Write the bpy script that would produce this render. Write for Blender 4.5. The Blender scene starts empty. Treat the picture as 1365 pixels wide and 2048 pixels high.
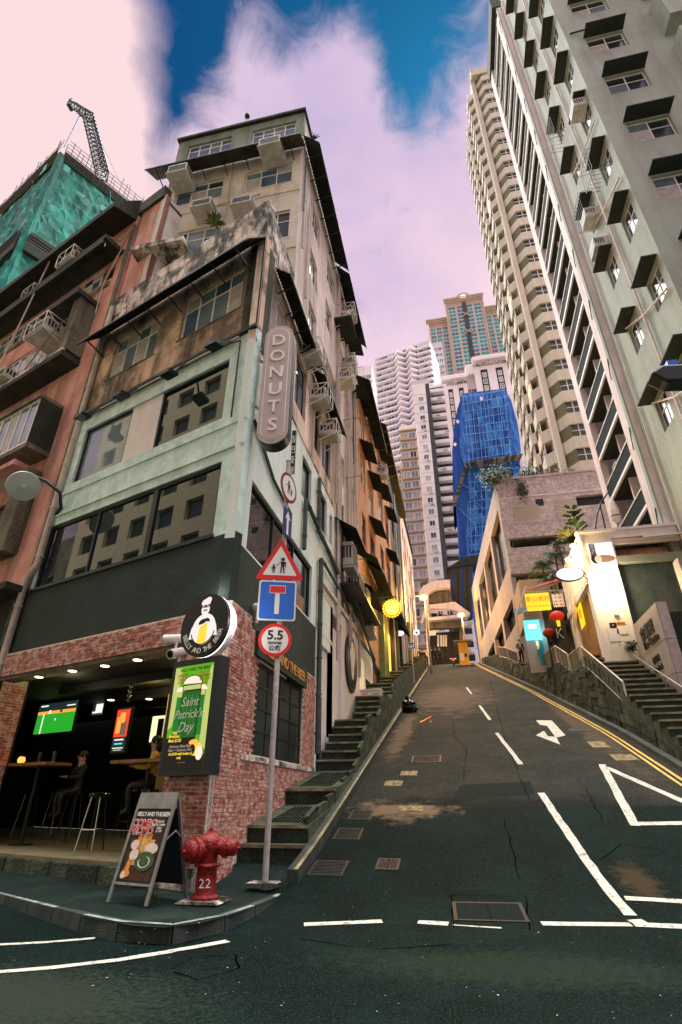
import bpy, bmesh, math, random
from mathutils import Vector, Matrix
random.seed(7)
R = math.radians
SC = bpy.context.scene
COL = SC.collection

# ------------------------------------------------------------------ camera
CAM_H, PITCH, YAW = 1.6, R(28.4), R(12.0)      # street axis = world +Y, camera turned 12 deg to the left of it
cam_d = bpy.data.cameras.new('camera'); cam = bpy.data.objects.new('camera', cam_d); COL.objects.link(cam)
cam.location = (0, 0, CAM_H)
cam.rotation_euler = (R(90) + PITCH, 0, YAW)
cam_d.sensor_fit = 'VERTICAL'; cam_d.sensor_height = 36.0
cam_d.lens = 36.0 * 1066 / 2048
cam_d.clip_start = 0.1; cam_d.clip_end = 3000
SC.camera = cam

# ------------------------------------------------------------------ sky and sun
W = bpy.data.worlds.new('World'); SC.world = W; W.use_nodes = True
nt = W.node_tree; nt.nodes.clear()
def N(t, **k):
    n = nt.nodes.new(t)
    for a, b in k.items(): setattr(n, a, b)
    return n
SUN_EL, SUN_AZ = R(62), R(10)                 # azimuth measured from +Y towards +X
out = N('ShaderNodeOutputWorld'); bg = N('ShaderNodeBackground'); bg.inputs['Strength'].default_value = 0.1
sky = N('ShaderNodeTexSky', sky_type='NISHITA', sun_disc=False, sun_elevation=SUN_EL, sun_rotation=SUN_AZ, altitude=50, air_density=1.0, dust_density=0.6, ozone_density=3.0)
tc = N('ShaderNodeTexCoord')
mp = N('ShaderNodeMapping'); mp.inputs['Scale'].default_value = (1.0, 1.0, 1.5)
nt.links.new(tc.outputs['Generated'], mp.inputs['Vector'])
n1 = N('ShaderNodeTexNoise'); n1.inputs['Scale'].default_value = 2.1; n1.inputs['Detail'].default_value = 5; n1.inputs['Roughness'].default_value = 0.5; n1.inputs['Distortion'].default_value = 0.6
nt.links.new(mp.outputs[0], n1.inputs['Vector'])
n2 = N('ShaderNodeTexNoise'); n2.inputs['Scale'].default_value = 5.0; n2.inputs['Detail'].default_value = 6; n2.inputs['Roughness'].default_value = 0.55
nt.links.new(mp.outputs[0], n2.inputs['Vector'])
def math_n(op, a, b=None, clamp=False):
    m = N('ShaderNodeMath', operation=op, use_clamp=clamp)
    for i, x in enumerate((a, b)):
        if x is None: continue
        if isinstance(x, (int, float)): m.inputs[i].default_value = x
        else: nt.links.new(x, m.inputs[i])
    return m.outputs[0]
def blob(d, width, amount):                    # a soft patch of open sky round direction d
    d = Vector(d).normalized()
    dp = N('ShaderNodeVectorMath', operation='DOT_PRODUCT'); dp.inputs[1].default_value = d
    nt.links.new(tc.outputs['Generated'], dp.inputs[0])
    mr = N('ShaderNodeMapRange', interpolation_type='SMOOTHSTEP'); mr.inputs[1].default_value = math.cos(width); mr.inputs[2].default_value = 1.0
    mr.inputs[3].default_value = 0; mr.inputs[4].default_value = amount
    nt.links.new(dp.outputs['Value'], mr.inputs[0]); return mr.outputs[0]
def dirpx(px, py):
    u = px - 682; v = 1024 - py; F = 1066
    Yf = F*math.cos(PITCH) - v*math.sin(PITCH); Z = F*math.sin(PITCH) + v*math.cos(PITCH)
    return (u*math.cos(YAW) - Yf*math.sin(YAW), u*math.sin(YAW) + Yf*math.cos(YAW), Z)
clear = math_n('ADD', blob(dirpx(270, -20), R(15), .88), blob(dirpx(430, -60), R(13), .60))
clear = math_n('ADD', clear, blob(dirpx(770, -60), R(13), .85))
clear = math_n('SUBTRACT', clear, blob(dirpx(560, 230), R(12), .80))
clear = math_n('SUBTRACT', clear, blob(dirpx(600, 60), R(8), .35))
clear = math_n('ADD', clear, blob((-.5, -.5, .9), R(30), .45))
clear = math_n('ADD', clear, blob((.6, -.3, .9), R(32), .35))
wob = math_n('MULTIPLY', math_n('SUBTRACT', n1.outputs['Fac'], .5), 1.3)
n3 = N('ShaderNodeTexNoise'); n3.inputs['Scale'].default_value = 13; n3.inputs['Detail'].default_value = 8; n3.inputs['Roughness'].default_value = .62; n3.inputs['Distortion'].default_value = .8
nt.links.new(mp.outputs[0], n3.inputs['Vector'])
clear = math_n('ADD', clear, math_n('MULTIPLY', math_n('SUBTRACT', n3.outputs['Fac'], .5), .8))
wob2 = math_n('MULTIPLY', math_n('SUBTRACT', n2.outputs['Fac'], .5), .8)
clear = math_n('ADD', math_n('ADD', clear, wob), wob2)
cr = N('ShaderNodeValToRGB')
cr.color_ramp.interpolation = 'EASE'
E = cr.color_ramp.elements; E[0].position = 0.0; E[0].color = (0, 0, 0, 1); E[1].position = .62; E[1].color = (1, 1, 1, 1)
nt.links.new(clear, cr.inputs['Fac'])
# cloud colour: pale pink low down and to the left, lavender higher up
sep = N('ShaderNodeSeparateXYZ'); nt.links.new(tc.outputs['Generated'], sep.inputs[0])
el = N('ShaderNodeMapRange'); el.inputs[1].default_value = .58; el.inputs[2].default_value = 1.0
nt.links.new(sep.outputs['Z'], el.inputs[0])
elw = math_n('ADD', el.outputs[0], math_n('MULTIPLY', math_n('SUBTRACT', n2.outputs['Fac'], .5), 1.5), True)
cc = N('ShaderNodeMix', data_type='RGBA'); cc.inputs[6].default_value = (3.3, 2.45, 2.75, 1); cc.inputs[7].default_value = (2.0, 1.6, 2.35, 1)
nt.links.new(elw, cc.inputs[0])
west = math_n('ADD', math_n('ADD', blob(dirpx(-190, 190), R(23), 1.35), math_n('MULTIPLY', math_n('SUBTRACT', n2.outputs['Fac'], .55), 1.6)), 0.0, True)
wm = blob(dirpx(-190, 190), R(26), 3.0); west = math_n('MULTIPLY', west, wm, True)
cc2 = N('ShaderNodeMix', data_type='RGBA'); cc2.inputs[7].default_value = (3.2, 2.4, 2.45, 1)
nt.links.new(west, cc2.inputs[0]); nt.links.new(cc.outputs[2], cc2.inputs[6])
tint = N('ShaderNodeMix', data_type='RGBA', blend_type='MULTIPLY'); tint.inputs[0].default_value = 1; tint.inputs[7].default_value = (.010, .10, .18, 1)
nt.links.new(sky.outputs[0], tint.inputs[6])
mx = N('ShaderNodeMix', data_type='RGBA')
clr = math_n('MULTIPLY', cr.outputs[0], math_n('SUBTRACT', 1.0, west), True)
nt.links.new(clr, mx.inputs[0]); nt.links.new(cc2.outputs[2], mx.inputs[6]); nt.links.new(tint.outputs[2], mx.inputs[7])
nt.links.new(mx.outputs[2], bg.inputs['Color']); nt.links.new(bg.outputs[0], out.inputs[0])
sd = bpy.data.lights.new('sun', 'SUN'); sd.energy = 5.0; sd.angle = R(95); sd.color = (1, 1, .95)
sun = bpy.data.objects.new('sun', sd); COL.objects.link(sun)
sv = Vector((math.sin(SUN_AZ)*math.cos(SUN_EL), math.cos(SUN_AZ)*math.cos(SUN_EL), math.sin(SUN_EL)))
sun.rotation_euler = sv.to_track_quat('Z', 'Y').to_euler()
vs = SC.view_settings; vs.view_transform = 'Standard'; vs.look = 'None'; vs.gamma = 1; vs.use_curve_mapping = False
vs.exposure = 1.62
SC.display_settings.display_device = 'sRGB'
SC.cycles.max_bounces = 5; SC.cycles.diffuse_bounces = 3; SC.cycles.glossy_bounces = 3; SC.cycles.transmission_bounces = 4

# ------------------------------------------------------------------ geometry helpers
class Fr:
    """Frame of a facade: u runs to the right seen from the street, d into the wall, z up (world height)."""
    def __init__(s, o, udir, zo=0.0):
        s.o = Vector((o[0], o[1], zo)); s.U = Vector((udir[0], udir[1], 0)).normalized(); s.D = Vector((-s.U.y, s.U.x, 0)); s.Z = Vector((0, 0, 1))
        s.M = Matrix(((s.U.x, s.D.x, 0, s.o.x), (s.U.y, s.D.y, 0, s.o.y), (0, 0, 1, s.o.z), (0, 0, 0, 1)))
    def p(s, u, d, z): return s.o + s.U*u + s.D*d + s.Z*z
    def at(s, px, py, d=0.0):                  # where a sight line meets the facade (offset d into it): its u and z
        r = Vector(dirpx(px, py)); c = Vector((0, 0, CAM_H)); o = s.o + s.D*d
        k = (o - c).dot(s.D) / r.dot(s.D); q = c + r*k - o
        return q.dot(s.U), q.z
    def mat(s, u, d, z): return Matrix.Translation(s.p(u, d, z)) @ Matrix(((s.U.x, s.D.x, 0, 0), (s.U.y, s.D.y, 0, 0), (0, 0, 1, 0), (0, 0, 0, 1)))
WF = Fr((0, 0), (1, 0))
def ground_at(px, py, z):
    r = dirpx(px, py); k = (z - CAM_H)/r[2]; return Vector((r[0]*k, r[1]*k, z))
def zr(y):                                     # height of the street along its axis: level, then a steep climb
    s = (y - 10.2)
    if s > 4: v = .28*s
    else: v = .28*.9*math.log(1 + math.exp(s/.9))
    if y > 71: v = .28*60.8 + .03*(y - 71)
    return v
def road_at(px, py, off=0.0):
    r = dirpx(px, py); k = 1.0
    lo, hi = 1e-4, 90.0/max(r[1], 1e-6)
    for _ in range(60):
        m = (lo+hi)/2
        if CAM_H + r[2]*m > zr(r[1]*m) + off: lo = m
        else: hi = m
    return Vector((r[0]*lo, r[1]*lo, CAM_H + r[2]*lo))
def X_at(px, py, x):
    r = dirpx(px, py); k = x/r[0]; return Vector((x, r[1]*k, CAM_H + r[2]*k))
def Y_at(px, py, y):
    r = dirpx(px, py); k = y/r[1]; return Vector((r[0]*k, y, CAM_H + r[2]*k))

class MB:
    def __init__(s): s.v = []; s.f = []; s.m = []
    def add(s, pts, faces, mi=0):
        b = len(s.v); s.v += [tuple(p) for p in pts]
        for f in faces: s.f.append(tuple(b+i for i in f)); s.m.append(mi)
        return s
    def poly(s, pts, mi=0): return s.add(pts, [tuple(range(len(pts)))], mi)
    def box(s, fr, u0, u1, d0, d1, z0, z1, mi=0):
        P = [fr.p(u, d, z) for z in (z0, z1) for d in (d0, d1) for u in (u0, u1)]
        return s.add(P, [(0,1,5,4), (1,3,7,5), (3,2,6,7), (2,0,4,6), (4,5,7,6), (0,2,3,1)], mi)
    def prism(s, fr, pts, d0, d1, mi=0):       # outline in (u, z), thickness d0..d1
        n = len(pts)
        P = [fr.p(u, d0, z) for u, z in pts] + [fr.p(u, d1, z) for u, z in pts]
        return s.add(P, [tuple(range(n)), tuple(range(2*n-1, n-1, -1))] + [(i, i+n, (i+1) % n+n, (i+1) % n) for i in range(n)], mi)
    def loft(s, A, B, mi=0, caps=True):
        n = len(A)
        F = [(i, (i+1) % n, (i+1) % n+n, i+n) for i in range(n)]
        if caps: F += [tuple(range(n-1, -1, -1)), tuple(range(n, 2*n))]
        return s.add(list(A)+list(B), F, mi)
    def slab(s, pts, t, mi=0):                 # horizontal-ish polygon with thickness t downwards
        A = [Vector(p) for p in pts]; return s.loft([a - Vector((0, 0, t)) for a in A], A, mi)
    def beam(s, a, b, w, h=None, mi=0):
        a = Vector(a); b = Vector(b); h = h or w; t = (b-a).normalized()
        x = t.cross(Vector((0, 0, 1)));  x = Vector((1, 0, 0)) if x.length < 1e-3 else x.normalized()
        y = t.cross(x)
        q = [x*w/2+y*h/2, x*-w/2+y*h/2, x*-w/2-y*h/2, x*w/2-y*h/2]
        return s.loft([a+k for k in q], [b+k for k in q], mi)
    def tube(s, pts, r, n=8, mi=0, caps=True):
        pts = [Vector(p) for p in pts]; rr = r if isinstance(r, (list, tuple)) else [r]*len(pts)
        b = len(s.v); prev = None
        for i, p in enumerate(pts):
            t = (pts[min(i+1, len(pts)-1)] - pts[max(i-1, 0)]); t = t.normalized() if t.length > 1e-9 else Vector((0, 0, 1))
            if prev is None:
                x = t.orthogonal().normalized()
            else:
                x = (prev - t*prev.dot(t)); x = x.normalized() if x.length > 1e-6 else t.orthogonal().normalized()
            prev = x; y = t.cross(x)
            for k in range(n):
                a = 2*math.pi*k/n; s.v.append(tuple(p + (x*math.cos(a) + y*math.sin(a))*rr[i]))
        for i in range(len(pts)-1):
            for k in range(n):
                s.f.append((b+i*n+k, b+i*n+(k+1) % n, b+(i+1)*n+(k+1) % n, b+(i+1)*n+k)); s.m.append(mi)
        if caps:
            s.f.append(tuple(b+k for k in range(n-1, -1, -1))); s.m.append(mi)
            s.f.append(tuple(b+(len(pts)-1)*n+k for k in range(n))); s.m.append(mi)
        return s
    def lathe(s, c, prof, n=20, mi=0, axis='Z', fr=None):   # prof: (radius, height)
        c = Vector(c); b = len(s.v)
        if axis == 'Z': ax, x, y = Vector((0, 0, 1)), Vector((1, 0, 0)), Vector((0, 1, 0))
        else:
            ax = Vector(axis).normalized(); x = ax.orthogonal().normalized(); y = ax.cross(x)
        for r, h in prof:
            for k in range(n):
                a = 2*math.pi*k/n; s.v.append(tuple(c + ax*h + (x*math.cos(a)+y*math.sin(a))*r))
        for i in range(len(prof)-1):
            for k in range(n):
                s.f.append((b+i*n+k, b+i*n+(k+1) % n, b+(i+1)*n+(k+1) % n, b+(i+1)*n+k)); s.m.append(mi)
        s.f.append(tuple(b+k for k in range(n-1, -1, -1))); s.m.append(mi)
        s.f.append(tuple(b+(len(prof)-1)*n+k for k in range(n))); s.m.append(mi)
        return s
    def corr(s, a, b, c, waves, amp, mi=0, th=.01):      # corrugated sheet: edge a-b, depth vector to c (from a)
        a = Vector(a); b = Vector(b); e = Vector(c)-a; n = (b-a).cross(e).normalized(); k = waves*4
        o = len(s.v)
        for i in range(k+1):
            w = math.sin(i*math.pi/2)*amp; q = a+(b-a)*i/k+n*w
            s.v.append(tuple(q)); s.v.append(tuple(q+e))
        for i in range(k): s.f.append((o+2*i, o+2*i+2, o+2*i+3, o+2*i+1)); s.m.append(mi)
        return s
    def ball(s, c, r, n=10, m=7, sc=(1, 1, 1), mi=0):
        c = Vector(c); prof = []; b = len(s.v)
        for j in range(1, m):
            t = math.pi*j/m
            for k in range(n):
                a = 2*math.pi*k/n; s.v.append((c.x+r*sc[0]*math.sin(t)*math.cos(a), c.y+r*sc[1]*math.sin(t)*math.sin(a), c.z-r*sc[2]*math.cos(t)))
        for j in range(m-2):
            for k in range(n): s.f.append((b+j*n+k, b+j*n+(k+1) % n, b+(j+1)*n+(k+1) % n, b+(j+1)*n+k)); s.m.append(mi)
        t0 = len(s.v); s.v.append((c.x, c.y, c.z-r*sc[2])); s.v.append((c.x, c.y, c.z+r*sc[2]))
        for k in range(n):
            s.f.append((t0, b+(k+1) % n, b+k)); s.m.append(mi)
            s.f.append((t0+1, b+(m-2)*n+k, b+(m-2)*n+(k+1) % n)); s.m.append(mi)
        return s
    def mesh(s, name, mats, off=(0, 0, 0), smooth=False):
        me = bpy.data.meshes.new(name); o = Vector(off)
        me.from_pydata([(v[0]-o.x, v[1]-o.y, v[2]-o.z) for v in s.v], [], s.f)
        mats = mats if isinstance(mats, (list, tuple)) else [mats]
        for m in mats: me.materials.append(m)
        me.polygons.foreach_set('material_index', s.m)
        bm = bmesh.new(); bm.from_mesh(me); bmesh.ops.recalc_face_normals(bm, faces=bm.faces); bm.to_mesh(me); bm.free()
        if smooth:
            me.polygons.foreach_set('use_smooth', [True]*len(me.polygons))
            try: me.set_sharp_from_angle(angle=R(40))
            except Exception: pass
        me.update(); return me
    def build(s, name, mats, parent=None, smooth=False, kind=None, loc=None, bevel=0):
        off = Vector((0, 0, 0))
        if parent is not None: off = WORLD.get(parent.name, Vector((0, 0, 0)))
        elif loc is not None: off = Vector(loc)
        o = bpy.data.objects.new(name, s.mesh(name, mats, off, smooth)); COL.objects.link(o)
        if parent is not None: o.parent = parent
        elif loc is not None: o.location = off
        WORLD[o.name] = off
        if kind: o['kind'] = kind
        if bevel:
            b = o.modifiers.new('bevel', 'BEVEL'); b.width = bevel; b.segments = 2; b.limit_method = 'ANGLE'; b.angle_limit = R(35)
        return o
WORLD = {}
def tag(o, label=None, cat=None, group=None):
    if label: o['label'] = label
    if cat: o['category'] = cat
    if group: o['group'] = group
    return o
def thing(name, label, cat, loc, group=None):
    o = bpy.data.objects.new(name, None); COL.objects.link(o); o.location = loc; o.empty_display_size = .2
    WORLD[o.name] = Vector(loc); return tag(o, label, cat, group)
def inst(name, mesh, M, parent, label=None):            # an object on shared mesh data, M = world matrix
    o = bpy.data.objects.new(name, mesh); COL.objects.link(o)
    off = WORLD.get(parent.name, Vector((0, 0, 0))) if parent else Vector((0, 0, 0))
    if parent: o.parent = parent
    o.matrix_local = Matrix.Translation(-off) @ M
    WORLD[o.name] = off
    return o
def sub(name, mesh, parent, M=None):                     # sub-part in its parent's local space
    o = bpy.data.objects.new(name, mesh); COL.objects.link(o); o.parent = parent
    if M is not None: o.matrix_local = M
    return o
def copy_thing(o, move=(0, 0, 0), rotz=0.0, label=None):
    c = o.copy(); COL.objects.link(c); c.location = Vector(o.location) + Vector(move); c.rotation_euler.z = o.rotation_euler.z + rotz
    if label: c['label'] = label
    for ch in list(o.children):
        d = ch.copy(); COL.objects.link(d); d.parent = c
        for g in list(ch.children):
            e = g.copy(); COL.objects.link(e); e.parent = d
    return c

# ------------------------------------------------------------------ materials
MATS = {}
def mat(name, col, rough=.7, metal=0.0, var=.12, vscale=3.0, bump=.0, bscale=60.0, streak=None, samt=.0, sscale=(1.6, 1.6, .22), spec=.4,
        emit=None, estr=0.0, patch=None, pamt=0.0, pscale=1.2, fine=0.0, coat=0.0, thr=.5):
    if name in MATS: return MATS[name]
    m = bpy.data.materials.new(name); m.use_nodes = True; t = m.node_tree; b = t.nodes['Principled BSDF']
    def nn(k, **kw):
        n = t.nodes.new(k)
        for a, c in kw.items(): setattr(n, a, c)
        return n
    geo = nn('ShaderNodeNewGeometry'); pos = geo.outputs['Position']
    b.inputs['Roughness'].default_value = rough; b.inputs['Metallic'].default_value = metal
    b.inputs['Specular IOR Level'].default_value = spec; b.inputs['Coat Weight'].default_value = coat
    cur = None
    base = (*col, 1)
    if var > 0:
        nz = nn('ShaderNodeTexNoise'); nz.inputs['Scale'].default_value = vscale; nz.inputs['Detail'].default_value = 6; nz.inputs['Roughness'].default_value = .6
        t.links.new(pos, nz.inputs['Vector'])
        mr = nn('ShaderNodeMapRange'); mr.inputs[1].default_value = .3; mr.inputs[2].default_value = .7; mr.inputs[3].default_value = 1-var; mr.inputs[4].default_value = 1+var
        t.links.new(nz.outputs['Fac'], mr.inputs[0])
        mxx = nn('ShaderNodeMix', data_type='RGBA', blend_type='MULTIPLY'); mxx.inputs[0].default_value = 1; mxx.inputs[6].default_value = base
        t.links.new(mr.outputs[0], mxx.inputs[7]); cur = mxx.outputs[2]
    def layer(cur, color, amt, vec_scale, lo, hi, detail=5):
        mpn = nn('ShaderNodeMapping'); mpn.inputs['Scale'].default_value = vec_scale; t.links.new(pos, mpn.inputs['Vector'])
        q = nn('ShaderNodeTexNoise'); q.inputs['Scale'].default_value = 1; q.inputs['Detail'].default_value = detail; q.inputs['Roughness'].default_value = .65; t.links.new(mpn.outputs[0], q.inputs['Vector'])
        r = nn('ShaderNodeMapRange'); r.inputs[1].default_value = lo; r.inputs[2].default_value = hi; r.inputs[3].default_value = 0; r.inputs[4].default_value = amt
        t.links.new(q.outputs['Fac'], r.inputs[0])
        x = nn('ShaderNodeMix', data_type='RGBA'); t.links.new(r.outputs[0], x.inputs[0])
        if cur is None: x.inputs[6].default_value = base
        else: t.links.new(cur, x.inputs[6])
        x.inputs[7].default_value = (*color, 1); return x.outputs[2]
    if patch: cur = layer(cur, patch, pamt, (pscale,)*3, thr-.04, thr+.08)
    if streak: cur = layer(cur, streak, samt, sscale, .46, .64, 7)
    if fine > 0: cur = layer(cur, tuple(min(1, c*4.0+.022) for c in col), fine, (42, 42, 42), .55, .63, 2)
    if cur is not None: t.links.new(cur, b.inputs['Base Color'])
    else: b.inputs['Base Color'].default_value = base
    if bump > 0:
        q = nn('ShaderNodeTexNoise'); q.inputs['Scale'].default_value = bscale; q.inputs['Detail'].default_value = 4; t.links.new(pos, q.inputs['Vector'])
        bp = nn('ShaderNodeBump'); bp.inputs['Strength'].default_value = min(1, bump*3); bp.inputs['Distance'].default_value = bump*.08
        t.links.new(q.outputs['Fac'], bp.inputs['Height']); t.links.new(bp.outputs[0], b.inputs['Normal'])
    if emit: b.inputs['Emission Color'].default_value = (*emit, 1); b.inputs['Emission Strength'].default_value = estr
    MATS[name] = m; return m
def M_(n): return MATS[n]

mat('asphalt', (.0008, .0078, .0068), .75, spec=.07, var=.4, vscale=1.3, bump=.6, bscale=70, fine=.8, patch=(.003, .016, .014), pamt=.8, pscale=.7, thr=.5)
mat('asphalt_hill', (.024, .023, .018), .8, spec=.15, var=.3, vscale=1.2, bump=.6, bscale=60, fine=.9, patch=(.0025, .012, .011), pamt=.95, pscale=.45, thr=.5)
mat('asphalt_patch', (.002, .009, .008), .8, spec=.12, var=.25, bump=.4, bscale=70, fine=.5)
mat('asphalt_old', (.04, .030, .022), .85, spec=.1, var=.3, bump=.5, bscale=60, fine=.8)
mat('pavement', (.003, .012, .010), .7, spec=.15, var=.4, vscale=1.5, bump=.3, bscale=25, fine=.3, patch=(.025, .04, .03), pamt=.6, pscale=1.0, thr=.58)
mat('kerb_stone', (.016, .030, .027), .6, var=.3, vscale=4, bump=.3, streak=(.12, .12, .10), samt=.4)
mat('kerb_top', (.30, .36, .33), .65, var=.4, vscale=5, bump=.3, patch=(.04, .05, .05), pamt=.7, pscale=2)
mat('road_paint', (.60, .58, .50), .7, var=.25, vscale=7, patch=(.05, .06, .05), pamt=.9, pscale=9, bump=.3, thr=.60)
mat('yellow_paint', (.62, .40, .07), .6, var=.2, vscale=6, patch=(.10, .08, .04), pamt=.8, pscale=4, thr=.6)
mat('grate_iron', (.008, .010, .009), .5, .3, var=.3, bump=.2)
mat('cover_yellow', (.30, .22, .08), .6, var=.4, vscale=9, bump=.3, patch=(.05, .045, .03), pamt=.9, pscale=7)
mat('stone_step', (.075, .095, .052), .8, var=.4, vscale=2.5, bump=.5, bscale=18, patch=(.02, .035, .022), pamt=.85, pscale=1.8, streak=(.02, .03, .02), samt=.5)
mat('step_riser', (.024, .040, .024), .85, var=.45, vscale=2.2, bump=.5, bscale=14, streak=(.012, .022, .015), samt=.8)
mat('step_nosing', (.36, .30, .16), .7, var=.4, vscale=6, bump=.3, patch=(.08, .08, .05), pamt=.7, pscale=3)
mat('moss_stone', (.030, .042, .020), .9, var=.5, vscale=2.8, bump=.8, bscale=10, patch=(.012, .025, .016), pamt=.8, pscale=2.2)
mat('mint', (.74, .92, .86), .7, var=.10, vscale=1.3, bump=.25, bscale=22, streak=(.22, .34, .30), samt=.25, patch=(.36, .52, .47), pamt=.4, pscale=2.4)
mat('mint_lit_side', (.80, .88, .83), .7, var=.08, vscale=1.3, bump=.25, bscale=22, streak=(.42, .52, .46), samt=.3)  # mint lightened for the hill face: its stronger light put into the colour
mat('mint_shadow', (.10, .17, .15), .6, var=.1)
mat('dark_render', (.020, .036, .028), .8, var=.25, vscale=1.4, bump=.25, bscale=20, patch=(.10, .10, .085), pamt=.3, pscale=2.5, thr=.64)
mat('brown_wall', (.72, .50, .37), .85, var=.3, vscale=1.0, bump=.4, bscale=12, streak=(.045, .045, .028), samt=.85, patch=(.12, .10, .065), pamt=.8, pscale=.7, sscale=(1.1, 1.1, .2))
mat('brown_lit_side', (.86, .68, .60), .85, var=.25, vscale=1.0, bump=.4, bscale=12, streak=(.10, .07, .045), samt=.8, patch=(.42, .28, .19), pamt=.45, pscale=.7, sscale=(1.6, 1.6, .14))  # brown wall raised in tone to stand for brighter light on the hill face
mat('mould_wall', (.78, .66, .60), .85, var=.25, vscale=2.0, bump=.5, bscale=10, streak=(.008, .012, .008), samt=1.0, sscale=(2.2, 2.2, .55), patch=(.03, .035, .025), pamt=.9, pscale=1.5)
mat('dark_mould', (.035, .04, .028), .9, var=.5, vscale=1.5, bump=.5, bscale=10, streak=(.14, .11, .07), samt=.5)
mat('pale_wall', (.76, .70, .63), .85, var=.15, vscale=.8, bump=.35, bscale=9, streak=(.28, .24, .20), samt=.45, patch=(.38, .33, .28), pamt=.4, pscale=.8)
mat('pale_lit_side', (.85, .72, .69), .85, var=.14, vscale=.9, bump=.3, bscale=9, streak=(.28, .23, .20), samt=.75, sscale=(1.4, 1.4, .12))  # street side of the pale block, its brighter light painted into the base colour
mat('cream_wall', (.85, .79, .70), .75, var=.12, vscale=1.2, bump=.2, bscale=14, streak=(.40, .36, .28), samt=.3)
mat('white_wall', (.85, .77, .75), .7, var=.08, vscale=1.2, bump=.15, bscale=14, streak=(.45, .40, .38), samt=.2)
mat('penthouse', (.20, .24, .20), .8, var=.25, vscale=1.2, bump=.3, bscale=12, streak=(.06, .07, .05), samt=.5)
mat('pink_wall', (.68, .30, .25), .85, var=.2, vscale=.9, bump=.3, bscale=10, streak=(.16, .10, .07), samt=.6, patch=(.68, .42, .38), pamt=.4, pscale=.9)
mat('dirty_concrete', (.17, .145, .10), .9, var=.4, vscale=1.5, bump=.5, bscale=10, streak=(.04, .04, .03), samt=.8)
mat('dark_concrete', (.032, .034, .022), .9, var=.4, vscale=1.5, bump=.5, bscale=10, streak=(.02, .02, .015), samt=.8)
mat('orange_wall', (.70, .33, .17), .8, var=.15, vscale=1.0, bump=.25, bscale=12, streak=(.25, .11, .06), samt=.4)
mat('tower_beige', (.38, .42, .355), .85, var=.12, vscale=.5, bump=.35, bscale=7, streak=(.24, .21, .16), samt=.45, sscale=(.9, .9, .14), patch=(.27, .33, .28), pamt=.5, pscale=.5)
mat('tower_pale', (.78, .66, .63), .8, var=.12, vscale=.6, bump=.2, bscale=8, streak=(.38, .32, .30), samt=.4)
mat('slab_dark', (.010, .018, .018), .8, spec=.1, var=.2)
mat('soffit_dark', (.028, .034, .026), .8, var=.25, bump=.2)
mat('bay_beige', (.60, .54, .44), .8, var=.08, vscale=.3, streak=(.34, .28, .2), samt=.3)
mat('bay_olive', (.13, .12, .055), .8, var=.15, vscale=.4)
mat('stone_clad', (.56, .46, .45), .85, var=.25, vscale=1.6, bump=1.0, bscale=5, patch=(.30, .25, .23), pamt=.6, pscale=3)
mat('fin_grey', (.42, .36, .34), .8, var=.15, vscale=.8, bump=.2, streak=(.25, .22, .2), samt=.4)
mat('tower_white', (.88, .79, .80), .8, var=.06, vscale=.1, streak=(.55, .5, .5), samt=.25, sscale=(.25, .25, .04))
mat('tower_lilac', (.60, .56, .62), .8, var=.08, vscale=.1)
mat('tower_tan', (.58, .42, .27), .8, var=.1, vscale=.15)
mat('tower_gold', (.50, .36, .27), .7, var=.1, vscale=.2)
mat('glass', (.008, .016, .016), .015, var=0, spec=.9)
mat('glass_sky', (.16, .22, .26), .02, var=.3, vscale=.8, spec=1.0)
mat('glass_teal', (.02, .26, .27), .15, var=.3, vscale=.4, spec=.9)
mat('glass_blue', (.07, .12, .20), .12, var=.4, vscale=.5, spec=.9)
mat('glass_dark', (.02, .03, .028), .2, var=.5, vscale=.4, spec=.7)
mat('curtain', (.42, .38, .36), .5, var=.3, vscale=3, spec=.8)
mat('frame_white', (.82, .78, .74), .5, var=.15, vscale=5)
mat('frame_dark', (.018, .026, .028), .4, .2, var=.2)
mat('steel_grey', (.28, .29, .29), .45, .5, var=.25, vscale=6, bump=.1, streak=(.16, .12, .08), samt=.3)
mat('pole_paint', (.50, .46, .46), .5, .1, var=.25, vscale=8, streak=(.25, .2, .18), samt=.4, bump=.15)
mat('corrugated', (.10, .09, .06), .75, .2, var=.4, vscale=2, streak=(.04, .035, .025), samt=.8)
mat('corrugated_dark', (.014, .020, .015), .8, 0, var=.5, vscale=2)
mat('pipe_white', (.62, .52, .46), .6, var=.2, vscale=3, streak=(.22, .18, .15), samt=.4)
mat('pipe_dark', (.06, .08, .07), .6, var=.3, vscale=4)
mat('ac_white', (.62, .58, .52), .5, var=.2, vscale=4, streak=(.25, .22, .15), samt=.4)
mat('black', (.01, .012, .012), .5, var=.2)
mat('seam', (.0006, .003, .0025), .95, var=0, spec=.0)
mat('black_gloss', (.006, .008, .008), .15, var=0, spec=.6)
mat('red_paint', (.30, .005, .005), .42, var=.35, vscale=9, bump=.35, bscale=26, coat=.1, streak=(.10, .004, .004), samt=.6, sscale=(14, 14, 6), patch=(.10, .008, .008), pamt=.7, pscale=9, thr=.56)
mat('mortar', (.78, .66, .56), .9, var=.25, vscale=8, bump=.4, bscale=30)
for i, c in enumerate([(.50, .17, .12), (.42, .12, .09), (.62, .30, .24), (.30, .10, .075)]):
    mat('brick_%s' % 'abcd'[i], c, .85, var=.35, vscale=9, bump=.5, bscale=30, patch=(.78, .56, .50), pamt=.8, pscale=6, thr=.52)
mat('soot_brick', (.06, .05, .03), .9, var=.3, vscale=8, bump=.3)
mat('sign_white', (.80, .78, .74), .35, var=.05, vscale=10, spec=.5)
mat('sign_red', (.72, .012, .010), .35, var=.08, vscale=10, spec=.5)
mat('sign_blue', (.010, .13, .58), .35, var=.08, vscale=10, spec=.5)
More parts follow.
